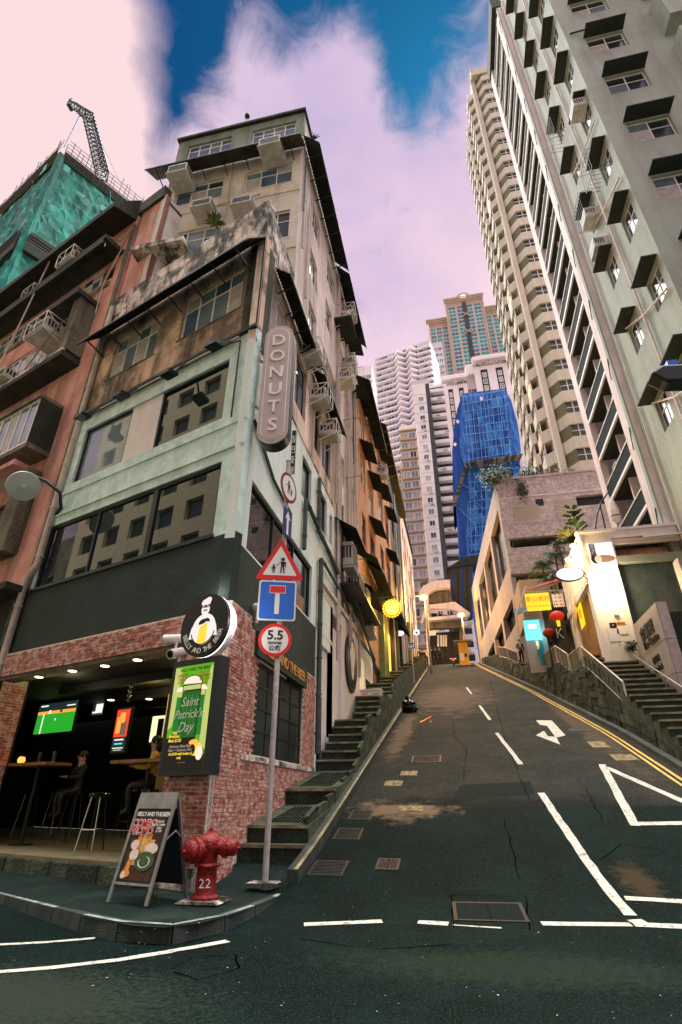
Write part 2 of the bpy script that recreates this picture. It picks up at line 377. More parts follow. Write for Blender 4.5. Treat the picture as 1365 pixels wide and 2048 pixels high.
mat('sign_navy', (.008, .02, .14), .35, var=.08, vscale=10, spec=.5)
mat('sign_black', (.008, .008, .008), .4, var=0)
mat('sign_maroon', (.22, .02, .015), .4, var=.2, vscale=10)
mat('neon_face', (.52, .43, .44), .4, var=.06, vscale=3)
mat('neon_letter', (.88, .80, .78), .4, var=0)
mat('gold_letter', (.62, .26, .05), .5, var=.1)
mat('leaf', (.035, .10, .022), .6, var=.5, vscale=8)
mat('leaf_dark', (.015, .055, .02), .6, var=.5, vscale=8)
mat('leaf_yellow', (.16, .16, .03), .6, var=.5, vscale=8)
mat('trunk', (.08, .055, .035), .9, var=.3)
mat('bamboo', (.26, .19, .09), .7, var=.3, vscale=2)
mat('bamboo_dark', (.06, .055, .035), .7, var=.4, vscale=2)
mat('skin', (.45, .26, .18), .6, var=.05)
mat('hair_black', (.012, .010, .009), .5, var=.2)
mat('suit_black', (.012, .013, .014), .8, var=.2)
mat('shirt_white', (.72, .68, .64), .8, var=.05)
mat('sweater_yellow', (.62, .40, .06), .9, var=.2, vscale=15, bump=.2)
mat('trousers_green', (.06, .09, .06), .8, var=.2)
mat('wood', (.34, .15, .05), .45, var=.3, vscale=4, streak=(.14, .05, .02), samt=.7, sscale=(9, 9, .5))
mat('bar_floor', (.22, .18, .10), .5, var=.25, vscale=1.5, bump=.2, patch=(.12, .11, .07), pamt=.5, pscale=1)
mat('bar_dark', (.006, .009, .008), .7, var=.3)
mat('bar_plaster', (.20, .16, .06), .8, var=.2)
mat('chrome', (.6, .62, .6), .2, 1.0, var=0)
mat('awning_purple', (.09, .035, .07), .8, var=.15)
mat('awning_red', (.35, .03, .015), .8, var=.2)
mat('awning_green', (.006, .022, .016), .7, var=.2)
mat('marble_grey', (.36, .31, .28), .5, var=.2, vscale=2.5, bump=.1, streak=(.26, .22, .2), samt=.3)
mat('marble_pink', (.50, .40, .40), .5, var=.2, vscale=4, bump=.1)
mat('grey_render', (.06, .085, .085), .8, var=.35, vscale=1.4, bump=.4, bscale=9, streak=(.18, .16, .16), samt=.5)
mat('plastic_bag', (.008, .008, .008), .22, var=.2, spec=.8)
mat('foam', (.80, .74, .70), .8, var=.05)
mat('kiosk_yellow', (.75, .40, .03), .6, var=.15, vscale=4)
mat('slot_blue', (.02, .10, .45), .5, var=.2)
def emis(name, c, s): return mat(name, tuple(min(1, x)*.6 for x in c), .5, var=0, emit=c, estr=s*.5)
emis('lamp_warm', (1, .62, .12), 14.0); emis('lamp_orange', (1, .42, .05), 10.0); emis('lamp_white', (1, .85, .6), 16.0)
emis('downlight', (1, .82, .5), 5.0); emis('sun_sign', (1, .80, .08), 1.1); emis('sun_petal', (1, .50, .03), .8); emis('halo_white', (1, .92, .9), 2.2)
emis('sign_lit', (1, .93, .95), .75); emis('tv_green', (.02, .30, .02), .9); emis('tv_dark', (.02, .04, .04), .5); emis('tv_white', (.8, .8, .75), .8)
emis('tv_red', (.75, .05, .02), .8); emis('tv_orange', (.9, .35, .06), .8); emis('poster_green', (.13, .50, .01), .40); emis('poster_dark', (.01, .11, .01), .5)
emis('poster_light', (.66, .74, .22), .38); emis('poster_foam', (.85, .75, .62), .6); emis('poster_yellow', (.85, .62, .05), .6); emis('poster_beer', (.01, .20, .02), .5)
emis('cyan_lit', (.18, .75, .85), .65); emis('beauty_lit', (.85, .78, .85), .8); emis('yellow_sign', (.92, .70, .01), .5); emis('lantern_red', (.70, .03, .012), .22)
emis('lit_amber', (1, .55, .10), 1.0); emis('candle', (1, .25, .04), 2.0); emis('tail_lamp', (1, .05, .02), 2.5); emis('lit_cream', (.95, .85, .45), .9)
emis('window_glow', (1, .55, .2), .5)

def add_spot(name, c, r, col, amt, scale=2.0):
    """a worn, dusty patch lying at one place of a surface"""
    m = MATS[name]; t = m.node_tree; b = t.nodes['Principled BSDF']; link = b.inputs['Base Color'].links[0].from_socket
    geo = t.nodes.new('ShaderNodeNewGeometry'); s_ = t.nodes.new('ShaderNodeVectorMath'); s_.operation = 'SUBTRACT'; s_.inputs[1].default_value = c; t.links.new(geo.outputs['Position'], s_.inputs[0])
    m1 = t.nodes.new('ShaderNodeVectorMath'); m1.operation = 'MULTIPLY'; m1.inputs[1].default_value = (1/r[0], 1/r[1], 0); t.links.new(s_.outputs[0], m1.inputs[0])
    ln = t.nodes.new('ShaderNodeVectorMath'); ln.operation = 'LENGTH'; t.links.new(m1.outputs[0], ln.inputs[0])
    nz = t.nodes.new('ShaderNodeTexNoise'); nz.inputs['Scale'].default_value = scale; nz.inputs['Detail'].default_value = 9; nz.inputs['Roughness'].default_value = .7; t.links.new(geo.outputs['Position'], nz.inputs['Vector'])
    a = t.nodes.new('ShaderNodeMath'); a.operation = 'MULTIPLY_ADD'; a.inputs[1].default_value = 2.6; t.links.new(nz.outputs['Fac'], a.inputs[0]); t.links.new(ln.outputs['Value'], a.inputs[2])
    mr = t.nodes.new('ShaderNodeMapRange'); mr.inputs[1].default_value = 2.25; mr.inputs[2].default_value = 1.75; mr.inputs[3].default_value = 0; mr.inputs[4].default_value = amt; t.links.new(a.outputs[0], mr.inputs[0])
    x = t.nodes.new('ShaderNodeMix'); x.data_type = 'RGBA'; x.inputs[7].default_value = (*col, 1); t.links.new(mr.outputs[0], x.inputs[0]); t.links.new(link, x.inputs[6]); t.links.new(x.outputs[2], b.inputs['Base Color'])
for nm_ in ('asphalt', 'asphalt_hill'):
    add_spot(nm_, (-1.7, 15.2, 0), (1.5, .9, 1), (.26, .18, .11), .9); add_spot(nm_, (-2.6, 26, 0), (.5, 7, 1), (.22, .15, .10), .7); add_spot(nm_, (-.5, 37, 0), (3.0, 8, 1), (.14, .10, .08), .8, 1.2)
    add_spot(nm_, (5.0, 26, 0), (.6, 9, 1), (.14, .10, .06), .6); add_spot(nm_, (2.6, 11.5, 0), (.35, 1.0, 1), (.12, .08, .035), .5, 6)
add_spot('asphalt_hill', (1.0, 15.0, 0), (5.5, 1.6, 1), (.0008, .0078, .0068), 1.0, .9)
add_spot('asphalt', (-4.6, 5.6, 0), (2.6, 1.3, 1), (.05, .065, .045), .6, 14)
add_spot('asphalt', (.3, 7.6, 0), (2.4, .8, 1), (.03, .055, .03), .45, 9)
# ================================================================== SETTING: ground, road, pavements
def xr(y):                                     # right kerb line of the street
    pts = [(-50, 5.95), (24, 5.95), (39, 5.1), (66, 2.9), (80, 2.5), (200, 2.5)]
    for (a, p), (b, q) in zip(pts, pts[1:]):
        if y <= b: return p + (q-p)*(y-a)/(b-a)
    return 2.5
XL = -3.1
def sheet(name, xs, ys, zf, m, kind='structure'):
    b = MB(); nx = len(xs)
    for y in ys:
        for x in xs: b.v.append((x, y, zf(x, y)))
    for j in range(len(ys)-1):
        for i in range(nx-1): b.f.append((j*nx+i, j*nx+i+1, (j+1)*nx+i+1, (j+1)*nx+i)); b.m.append(0)
    return b.build(name, m, kind=kind, smooth=True)
def terr(x, y):
    v = -.4 if y < 34 else min(.28*(y-34)-.4, 10.5)
    return v + max(0, (y-160))*.05
sheet('ground', [-1500, -300, -80, -40, -20, -10, -3.4, 7, 12, 20, 40, 80, 300, 1500], [-1200, -200, -60, -20, 0, 10, 20, 34, 40, 50, 60, 73, 90, 160, 400, 1500], terr, M_('dirty_concrete'))
road = MB()
ys = [-40, -20, -10, -5, 0, 4] + [6+.5*i for i in range(13)] + [12.5+1.0*i for i in range(60)] + [76, 82, 90, 100]
prev = None
for y in ys:
    if y <= 9.0: xs = [-60, -30, -12, -6, -3.25, 0, 3, 6.05, 12, 30, 60]
    else:
        r = xr(y)+.1; xs = [-3.25]*5 + [-3.25+(r+3.25)*k/3 for k in (1, 2)] + [r]*4
        if y > 9 and y < 10.6: xs = [-3.6]*5 + xs[5:]
    base = len(road.v)
    for x in xs: road.v.append((x, y, zr(y)))
    if prev is not None:
        for i in range(len(xs)-1):
            q = (prev+i, prev+i+1, base+i+1, base+i)
            pts = [Vector(road.v[k]) for k in q]
            if (pts[1]-pts[0]).length + (pts[2]-pts[3]).length > .01: road.f.append(q); road.m.append(0)
    prev = base
road.m = [1 if sum(road.v[i][1] for i in f)/4 > 15.0 else 0 for f in road.f]
road.build('road', [M_('asphalt'), M_('asphalt_hill')], kind='structure')
side = MB().box(WF, 5.95, 60, 8.5, 19.0, -.4, .15)      # right-hand pavement of the cross street
side.build('pavement', M_('pavement'), kind='structure')

def on_road(name, pts, m, off=.006, kind='structure', world=False):
    P = [Vector(p) if world else road_at(*p) for p in pts]
    b = MB()
    return P
def strip(name, A, B, w, m, off=.008, n=10, wob=.012, kind='structure', join=None):
    """painted line between two points of the road, following its slope, slightly ragged"""
    A = Vector(A); B = Vector(B); t = (B-A); t.z = 0; L = t.length; t.normalize(); s = Vector((-t.y, t.x, 0)); b = join or MB(); o = len(b.v)
    n = max(2, int(L*3))
    for i in range(n+1):
        q = A + (B-A)*i/n; e = random.uniform(-wob, wob)
        for k in (-1, 1):
            p = q + s*(w/2*k + random.uniform(-wob, wob)); b.v.append((p.x, p.y, zr(p.y)+off))
    for i in range(n): b.f.append((o+2*i, o+2*i+2, o+2*i+3, o+2*i+1)); b.m.append(0)
    if join is None: return b.build(name, m, kind=kind)
def ppoly(name, pts, m, off=.008, kind='structure', mb=None):
    P = [road_at(*p) for p in pts]; b = mb or MB()
    # cut long shapes so they follow the slope
    b.poly([(p.x, p.y, zr(p.y)+off) for p in P])
    if mb is None: return b.build(name, m, kind=kind)
PW = M_('road_paint')
def ml(px1, px2, w, name='lane_marking'): return strip(name, road_at(*px1), road_at(*px2), w, PW)
ml((608, 1850), (764, 1843), .17, 'give_way_marking'); ml((836, 1845), (897, 1849), .17, 'give_way_marking'); ml((905, 1851), (1003, 1857), .05, 'give_way_marking')
ml((1083, 1848), (1262, 1850), .17, 'give_way_marking'); ml((1268, 1850), (1400, 1856), .19, 'give_way_marking')
ml((1262, 1832), (1082, 1586), .17); ml((1042, 1529), (993, 1466), .15); ml((980, 1440), (959, 1411), .15); ml((943, 1388), (933, 1375), .13)
ml((1250, 1797), (1400, 1806), .17); ml((1268, 1840), (1290, 1852), .2)
# hatched triangle at the right
for a, b_ in (((1204, 1529), (1270, 1652)), ((1270, 1648), (1400, 1646)), ((1212, 1535), (1400, 1618))): ml(a, b_, .2)
# arrow
ppoly('arrow_marking', [(1072, 1441), (1103, 1441), (1131, 1471), (1112, 1476), (1094, 1452), (1080, 1450)], PW)
ppoly('arrow_marking', [(1088, 1462), (1072, 1471), (1121, 1490), (1112, 1474), (1096, 1473)], PW, off=.011)
# cross street lines at the left
for pts in ([(-60, 1893), (100, 1885), (190, 1877)], [(-60, 1950), (100, 1937), (230, 1922), (340, 1904), (455, 1883)]):
    for p, q in zip(pts, pts[1:]): ml(p, q, .10 if pts[0][1] < 1900 else .14, 'edge_line')
# double yellow lines
for off_ in (.30, .50):
    b = MB()
    yy = [11+1.5*i for i in range(40)]
    for i, y in enumerate(yy):
        for k in (-.045, .045): b.v.append((xr(y)-off_+k+random.uniform(-.012, .012), y, zr(y)+.008))
    for i in range(len(yy)-1): b.f.append((2*i, 2*i+2, 2*i+3, 2*i+1)); b.m.append(0)
    b.build('yellow_line', M_('yellow_paint'), kind='structure')
# right kerb
def kerb_right():
    y = 12.0
    while y < 70:
        h = .14; a, c = y, min(y+1.15, 70)
        P = [(xr(a), a, zr(a)-.1), (xr(a)+.25, a, zr(a)-.1), (xr(a)+.25, a, zr(a)+h), (xr(a)+.02, a, zr(a)+h)]
        Q = [(xr(c), c-.015, zr(c)-.1), (xr(c)+.25, c-.015, zr(c)-.1), (xr(c)+.25, c-.015, zr(c)+h), (xr(c)+.02, c-.015, zr(c)+h)]
        MB().loft(P, Q).build('kerb_stone', M_('kerb_stone'), kr); y = c
kr = thing('kerb', 'long dark kerb beside the double yellow lines on the right of the hill', 'kerb', (6.0, 12, .3)); kr['kind'] = 'structure'
kerb_right()
# ------------------------------------------------ covers, grates and patches in the road
def cover(px_c, lu, lv, rot, m, label, kind='plate', cat='manhole cover', grp=None):
    c = road_at(*px_c); sl = math.atan((zr(c.y+.3)-zr(c.y-.3))/.6)
    t = thing('drain_grate' if kind == 'grate' else 'manhole_cover', label, 'drain' if kind == 'grate' else cat, (c.x, c.y, zr(c.y)), grp)
    def P(u, v, h): 
        x = c.x + u*math.cos(rot) - v*math.sin(rot); y = c.y + u*math.sin(rot) + v*math.cos(rot)
        return (x, y, zr(y)+h)
    fr_ = MB()
    w = .05
    for (u0, u1, v0, v1) in ((-lu, lu, -lv, -lv+w), (-lu, lu, lv-w, lv), (-lu, -lu+w, -lv+w, lv-w), (lu-w, lu, -lv+w, lv-w)):
        fr_.loft([P(u0, v0, -.03), P(u1, v0, -.03), P(u1, v1, -.03), P(u0, v1, -.03)], [P(u0, v0, .012), P(u1, v0, .012), P(u1, v1, .012), P(u0, v1, .012)])
    fr_.build('frame', M_('grate_iron') if m != 'cover_yellow' else M_('cover_yellow'), t)
    if kind == 'grate':
        MB().poly([P(-lu+w, -lv+w, .001), P(lu-w, -lv+w, .001), P(lu-w, lv-w, .001), P(-lu+w, lv-w, .001)]).build('pit', M_('black'), t)
        n = 9
        for i in range(n):
            v = -lv+w + (2*lv-2*w)*(i+.5)/n; g = MB()
            g.loft([P(-lu+w, v-.014, -.0), P(lu-w, v-.014, -.0), P(lu-w, v+.014, -.0), P(-lu+w, v+.014, -.0)], [P(-lu+w, v-.014, .012), P(lu-w, v-.014, .012), P(lu-w, v+.014, .012), P(-lu+w, v+.014, .012)])
            g.build('bar', M_('grate_iron'), t)
    else:
        MB().loft([P(-lu+w, -lv+w, -.02), P(-.01, -lv+w, -.02), P(-.01, lv-w, -.02), P(-lu+w, lv-w, -.02)], [P(-lu+w, -lv+w, .009), P(-.01, -lv+w, .009), P(-.01, lv-w, .009), P(-lu+w, lv-w, .009)]).build('lid', M_(m), t)
        MB().loft([P(.01, -lv+w, -.02), P(lu-w, -lv+w, -.02), P(lu-w, lv-w, -.02), P(.01, lv-w, -.02)], [P(.01, -lv+w, .009), P(lu-w, -lv+w, .009), P(lu-w, lv-w, .009), P(.01, lv-w, .009)]).build('lid', M_(m), t)
    return t
cover((657, 1737), .34, .36, 0, 'x', 'black slotted drain grate by the kerb, nearest to the junction', 'grate')
cover((697, 1668), .30, .34, 0, 'x', 'black slotted drain grate, second from the junction along the left kerb', 'grate')
cover((722, 1630), .28, .34, 0, 'x', 'dark slotted drain grate farthest up along the left kerb', 'grate')
cover((776, 1729), .22, .27, 0, 'asphalt_old', 'small worn square cover in the dark asphalt above the first dashed line')
cover((822, 1617), .30, .22, 0, 'cover_yellow', 'rusty yellow rectangular cover in the pale asphalt patch')
cover((787, 1567), .26, .26, 0, 'cover_yellow', 'small rusty yellow cover, lower of the pair left of the lane')
cover((818, 1547), .26, .26, 0, 'cover_yellow', 'small rusty yellow cover, upper of the pair left of the lane')
cover((853, 1518), .50, .45, 0, 'asphalt_old', 'wide grey cover in the middle of the left lane')
cover((842, 1444), .5, .5, 0, 'asphalt_old', 'faded grey cover high up in the left lane beside the litter')
cover((1248, 1515), .34, .4, 0, 'cover_yellow', 'bright yellow stained cover above the white triangle')
cover((1196, 1489), .28, .5, 0, 'cover_yellow', 'long yellow stained cover near the double yellow lines')
cover((1160, 1460), .4, .35, 0, 'grate_iron', 'black iron cover to the right of the white arrow')
cover((1170, 1395), .3, .5, 0, 'asphalt_old', 'grey cover far up by the yellow lines beneath the retaining wall')
cover((978, 1825), .52, .42, .05, 'asphalt_patch', 'large square dark cover across the broken white line')
def patch(pts, m, off=.004): return ppoly('asphalt_patch', pts, M_(m), off=off)
patch([(905, 1600), (1070, 1590), (1062, 1563), (922, 1570)], 'asphalt_patch')
seams = MB()
for pts in ([(980, 1360), (1000, 1440), (1018, 1500), (1058, 1600)], [(905, 1432), (990, 1436)], [(903, 1436), (912, 1480), (960, 1482)], [(1090, 1560), (1170, 1575), (1205, 1640)], [(880, 1590), (1060, 1586)], [(1060, 1500), (1180, 1496)], [(905, 1470), (935, 1500), (925, 1560)],
            [(905, 1790), (1052, 1792), (1060, 1862)], [(903, 1790), (907, 1856)], [(1010, 1640), (1040, 1760)], [(1330, 1700), (1240, 1690), (1200, 1720)], [(600, 1880), (760, 1900), (900, 1890)], [(340, 1940), (380, 1915), (470, 1910), (480, 1935), (400, 1960), (345, 1945)]):
    P = [road_at(*p) for p in pts]; Q = []
    for a, c in zip(P, P[1:]):
        n_ = max(2, int((c-a).length*3)); Q += [a+(c-a)*k/n_+Vector((random.uniform(-.03, .03), random.uniform(-.03, .03), 0)) for k in range(n_)]
    Q.append(P[-1]); o = len(seams.v)
    for k, q in enumerate(Q):
        t_ = (Q[min(k+1, len(Q)-1)]-Q[max(k-1, 0)]); t_.z = 0; t_.normalize(); w_ = random.uniform(.004, .013)
        for sd in (-1, 1): seams.v.append((q.x-t_.y*w_*sd, q.y+t_.x*w_*sd, zr(q.y)+.0075))
    for k in range(len(Q)-1): seams.f.append((o+2*k, o+2*k+2, o+2*k+3, o+2*k+1)); seams.m.append(0)
seams.build('tar_seams', M_('seam'), kind='structure')
# ------------------------------------------------ left pavement at the corner and its kerb
C0 = Vector((-4.72, 10.37)); LD = Vector((-.944, .33))
def wl(s, out=.0): return Vector((C0.x + LD.x*s, C0.y + LD.y*s)) + Vector((-.33, -.944))*out
kpx = [(-420, 1700), (-200, 1745), (0, 1790), (90, 1813), (180, 1836), (270, 1852), (330, 1855), (400, 1846), (465, 1830), (525, 1808), (560, 1793), (585, 1772)]
KO = [ground_at(x, y, .2) for x, y in kpx]
KO += [Vector((XL, 11.6, .42)), Vector((XL, 12.2, .55))]
IN = [wl(15, .1), wl(12, .1), wl(9.5, .1), wl(7.5, .1), wl(6, .1), wl(5, .1), wl(4, .1), wl(3.2, .1), wl(2.2, .1), wl(1.2, .1), wl(.4, .1), Vector((-4.72, 10.7)), Vector((-4.72, 11.6)), Vector((-4.72, 12.2))]
zi = [.42, .38, .35, .33, .31, .3, .28, .26, .25, .25, .26, .32, .45, .55]
pv = MB(); n = len(KO)
nn_ = 5
for i in range(n):
    a = KO[i]; b_ = Vector((IN[i].x, IN[i].y, zi[i]))
    for k in range(nn_+1):
        q = a + (b_-a)*k/nn_; pv.v.append(tuple(q))
for i in range(n-1):
    for k in range(nn_): o = i*(nn_+1)+k; pv.f.append((o, o+1, o+nn_+2, o+nn_+1)); pv.m.append(0)
pv.build('pavement', M_('pavement'), kind='structure', smooth=True)
kl = thing('kerb', 'curved dark stone kerb wrapping round the pavement at the bar corner', 'kerb', (KO[6].x, KO[6].y, 0)); kl['kind'] = 'structure'
def off2(P, i, w):
    t = (P[min(i+1, len(P)-1)] - P[max(i-1, 0)]); t.z = 0; t.normalize(); return Vector((-t.y, t.x, 0))*w
# resample the kerb into stones of about 0.9 m
def resample(P, step):
    out = [P[0].copy()]; acc = 0
    for a, b in zip(P, P[1:]):
        L = (b-a).length; d = step-acc
        while d < L: out.append(a+(b-a)*d/L); d += step
        acc = (L-(d-step))
    out.append(P[-1].copy()); return out
KS = resample(KO[:-1], .85)
for i in range(len(KS)-1):
    a, b_ = KS[i], KS[i+1]; t = (b_-a); g = t.normalized()*.008
    na, nb = off2(KS, i, .17), off2(KS, i+1, .17)
    lo = Vector((0, 0, -.32)); h = Vector((0, 0, .012))
    oa, ob = na*-.15, nb*-.15
    A = [a+oa+lo+g, a+na+lo+g, a+na+h+g, a+h+g]; B = [b_+ob+lo-g, b_+nb+lo-g, b_+nb+h-g, b_+h-g]
    s = MB().loft(A, B).build('kerb_stone', M_('kerb_stone'), kl, bevel=.015)
    t2 = MB(); up = Vector((0, 0, .016))
    t2.poly([a+g+up, b_-g+up, b_-g+up+nb*.5, a+g+up+na*.5]); 
    t2.build('kerb_edge', M_('kerb_top' if i % 5 else 'kerb_stone'), kl)
# straight kerb up the hill, with the narrow sloping gutter wall
y = 11.0
while y < 66:
    c = min(y+1.4, 66); zt = lambda q: zr(q)+.20
    A = [(XL, y, zr(y)-.2), (XL-.22, y, zr(y)-.2), (XL-.22, y, zt(y)), (XL-.03, y, zt(y))]; B = [(XL, c-.012, zr(c)-.2), (XL-.22, c-.012, zr(c)-.2), (XL-.22, c-.012, zt(c)), (XL-.03, c-.012, zt(c))]
    MB().loft(A, B).build('kerb_stone', M_('kerb_stone'), kl)
    MB().poly([(XL-.03, y, zt(y)+.004), (XL-.10, y, zt(y)+.004), (XL-.10, c, zt(c)+.004), (XL-.03, c, zt(c)+.004)]).build('kerb_edge', M_('step_nosing'), kl)
    y = c
# paving flags of the corner pavement
# ------------------------------------------------ stepped pavement on the left
ST = thing('stone_steps', 'long dark stepped pavement climbing beside the bar wall', 'steps', (-4.0, 12, .5)); ST['kind'] = 'structure'
XA, XB = -4.70, XL-.22
def step_block(par, x0, x1, y0, y1, z0, z1, zb=None, stones=3, z1b=None, nos=True, skew=0.0):
    """one step: riser stones, nosing, tread; the tread may slope up to z1b at its back"""
    z1b = z1 if z1b is None else z1b; zb = z0 if zb is None else zb
    t = MB()
    t.add([(x0, y0+.02, zb), (x1, y0+.02+skew, zb), (x1, y1, zb), (x0, y1, zb), (x0, y0+.02, z1), (x1, y0+.02+skew, z1), (x1, y1, z1b), (x0, y1, z1b)],
          [(0, 1, 5, 4), (1, 2, 6, 5), (2, 3, 7, 6), (3, 0, 4, 7), (4, 5, 6, 7), (3, 2, 1, 0)])
    t.build('step', M_('stone_step'), par)
    if nos:
        MB().box(WF, x0, x1, y0-.03, y0+.05, z1-.055, z1+.008).build('nosing', M_('step_nosing'), par) if skew == 0 else None
    w = (x1-x0)/stones
    for i in range(stones):
        h = random.uniform(-.008, .008)
        MB().box(WF, x0+w*i+.008, x0+w*(i+1)-.008, y0-.004+h, y0+.05, z0+.006, z1-.065).build('riser_stone', M_('step_riser'), par)
prof = [(11.95, .50, .82), (12.35, .82, 1.12)]
step_block(ST, XA, XB-.0, 11.95, 12.40, .40, .82, -.3, 4)
step_block(ST, XA, XB, 12.40, 15.0, .82, 1.14, -.3, 4, z1b=1.50)
step_block(ST, XA, XB, 15.0, 18.3, 1.50, 1.86, -.3, 4, z1b=2.42)
fl = [(18.3, 2.74), (18.9, 3.05), (19.45, 3.36), (19.95, 3.66), (20.45, 3.97), (20.95, 4.27)]
zprev = 2.42
for i, (yy_, z_) in enumerate(fl):
    y1 = fl[i+1][0] if i+1 < len(fl) else 23.6
    step_block(ST, XA, XB-.05, yy_, y1, zprev, z_, zprev-1.2, 4, z1b=z_ if i+1 < len(fl) else 4.6); zprev = z_ if i+1 < len(fl) else 4.6
fl = [(23.6, 4.88), (24.0, 5.17), (24.4, 5.46), (24.8, 5.74)]
for i, (yy_, z_) in enumerate(fl):
    y1 = fl[i+1][0] if i+1 < len(fl) else 28.2
    step_block(ST, XA+.2, XB-.05, yy_, y1, zprev, z_, zprev-1.5, 3, z1b=z_ if i+1 < len(fl) else 6.0); zprev = z_ if i+1 < len(fl) else 6.0
yc = 28.2
while yc < 62:                                  # further flights of four or five steps with sloping landings
    for k in range(4):
        y1 = yc+.45 if k < 3 else yc+3.0
        step_block(ST, XA, XB-.05, yc, y1, zprev, zprev+.29, zprev-1.6, 2, z1b=None if k < 3 else zprev+.29+.05)
        zprev += .29 + (.05 if k == 3 else 0); yc = y1
# cheek wall between the steps and the kerb
def steps_z(y):
    P = [(12.4, 1.14), (15, 1.7), (18.3, 2.5), (20.95, 4.25), (23.6, 4.6), (24.8, 5.75), (28.2, 6.0)] + [(28.2+4.35*i+1.35, 6.0+1.21*i+1.16) for i in range(9)]
    for (a, p), (b, q) in zip(P, P[1:]):
        if y <= b: return p+(q-p)*(y-a)/(b-a)
    return P[-1][1]
y = 12.4
while y < 62:
    c = min(y+.9, 62)
    for r in range(6):
        z0 = zr(y)-.1+.36*r; top = steps_z((y+c)/2)+.06
        if z0 > top: break
        z1 = min(z0+.35, top)
        A = [(XB-.02, y+.008, z0), (XB-.12, y+.008, z0), (XB-.12, y+.008, z1), (XB-.02+random.uniform(-.01, .01), y+.008, z1)]
        dz = zr(c)-zr(y); z0b, z1b = z0+dz, min(z0+.35+dz, steps_z(c)+.06)
        B = [(XB-.02, c-.008, z0b), (XB-.12, c-.008, z0b), (XB-.12, c-.008, max(z1b, z0b+.02)), (XB-.02, c-.008, max(z1b, z0b+.02))]
        MB().loft(A, B).build('wall_stone', M_('step_riser' if (r+int(y)) % 2 else 'stone_step'), ST)
    y = c
for (x0_, x1_, y0_, y1_, z0_) in ((-4.3, -3.4, 12.7, 14.7, None), (-4.4, -3.5, 15.4, 17.8, None)):    # ribbed tactile slabs
    b = MB(); k = 0; yy_ = y0_
    while yy_ < y1_:
        zz = (1.14+(yy_-12.4)*.36/2.6) if y0_ < 15 else (1.86+(yy_-15)*.56/3.3)
        for xx in [x0_+.09*i for i in range(int((x1_-x0_)/.09))]:
            b.box(WF, xx, xx+.05, yy_, yy_+.10, zz+.001, zz+.022)
        yy_ += .17
    b.build('tactile_studs', M_('asphalt_patch'), ST, kind='stuff')
# ------------------------------------------------------------------ lettering (Blender's own font), turned into meshes at the end
TEXTS = []
def text(par, body, fr, u, d, z, size, m, name='lettering', align='CENTER', ext=.004, rot=0.0, sx=1.0, spacing=1.0, label=None, shear=0.0, bold=0.0, M=None):
    cu = bpy.data.curves.new('txt', 'FONT'); cu.body = body; cu.size = size; cu.align_x = align; cu.align_y = 'CENTER'; cu.extrude = ext; cu.space_character = spacing; cu.shear = shear; cu.offset = bold
    cu.resolution_u = 3
    if M is None:
        P = fr.p(u, d, z); U, D, Z = fr.U, fr.D, fr.Z
        M = Matrix(((U.x, Z.x, -D.x, P.x), (U.y, Z.y, -D.y, P.y), (U.z, Z.z, -D.z, P.z), (0, 0, 0, 1)))
    M = M @ Matrix.Rotation(rot, 4, 'Z') @ Matrix.Diagonal((sx, 1, 1, 1))
    TEXTS.append((cu, par, M, m, name))
def finish_text():
    obs = []
    for cu, par, M, m, name in TEXTS:
        o = bpy.data.objects.new('txt', cu); COL.objects.link(o); obs.append(o)
    dg = bpy.context.evaluated_depsgraph_get()
    for o, (cu, par, M, m, name) in zip(obs, TEXTS):
        me = bpy.data.meshes.new_from_object(o.evaluated_get(dg)); me.name = name; me.materials.clear(); me.materials.append(M_(m))
        inst(name, me, M, par)
    for o in obs: bpy.data.objects.remove(o)
    for cu, *_ in TEXTS: bpy.data.curves.remove(cu)
# ================================================================== facade helpers
def wall(par, fr, u0, u1, z0, z1, holes, m, th=.25, d=0.0, name='wall', holes_m=None):
    """wall panel with real openings and their reveals"""
    us = sorted({u0, u1} | {min(max(h[i], u0), u1) for h in holes for i in (0, 1)}); zs = sorted({z0, z1} | {min(max(h[i], z0), z1) for h in holes for i in (2, 3)})
    b = MB()
    inside = lambda u, z: any(h[0] < u < h[1] and h[2] < z < h[3] for h in holes)
    G = {}
    for i in range(len(us)-1):
        for j in range(len(zs)-1):
            G[i, j] = not inside((us[i]+us[i+1])/2, (zs[j]+zs[j+1])/2)
    for (i, j), s in G.items():
        if not s: continue
        a, c, e, f = us[i], us[i+1], zs[j], zs[j+1]
        b.poly([fr.p(a, d, e), fr.p(c, d, e), fr.p(c, d, f), fr.p(a, d, f)])
        b.poly([fr.p(a, d+th, e), fr.p(a, d+th, f), fr.p(c, d+th, f), fr.p(c, d+th, e)])
        for (ni, nj, p, q) in ((i-1, j, (a, e), (a, f)), (i+1, j, (c, e), (c, f)), (i, j-1, (a, e), (c, e)), (i, j+1, (a, f), (c, f))):
            if not G.get((ni, nj), False):
                b.poly([fr.p(p[0], d, p[1]), fr.p(q[0], d, q[1]), fr.p(q[0], d+th, q[1]), fr.p(p[0], d+th, p[1])])
    # share vertices so that the panel reads as one piece
    idx = {}; nv = []; mp_ = []
    for v in b.v:
        k = tuple(round(c, 4) for c in v)
        if k not in idx: idx[k] = len(nv); nv.append(v)
        mp_.append(idx[k])
    b.v = nv; b.f = [tuple(mp_[i] for i in f) for f in b.f]
    return b.build(name, m, par)
_wm = {}
LOC = Fr((0, 0), (1, 0))
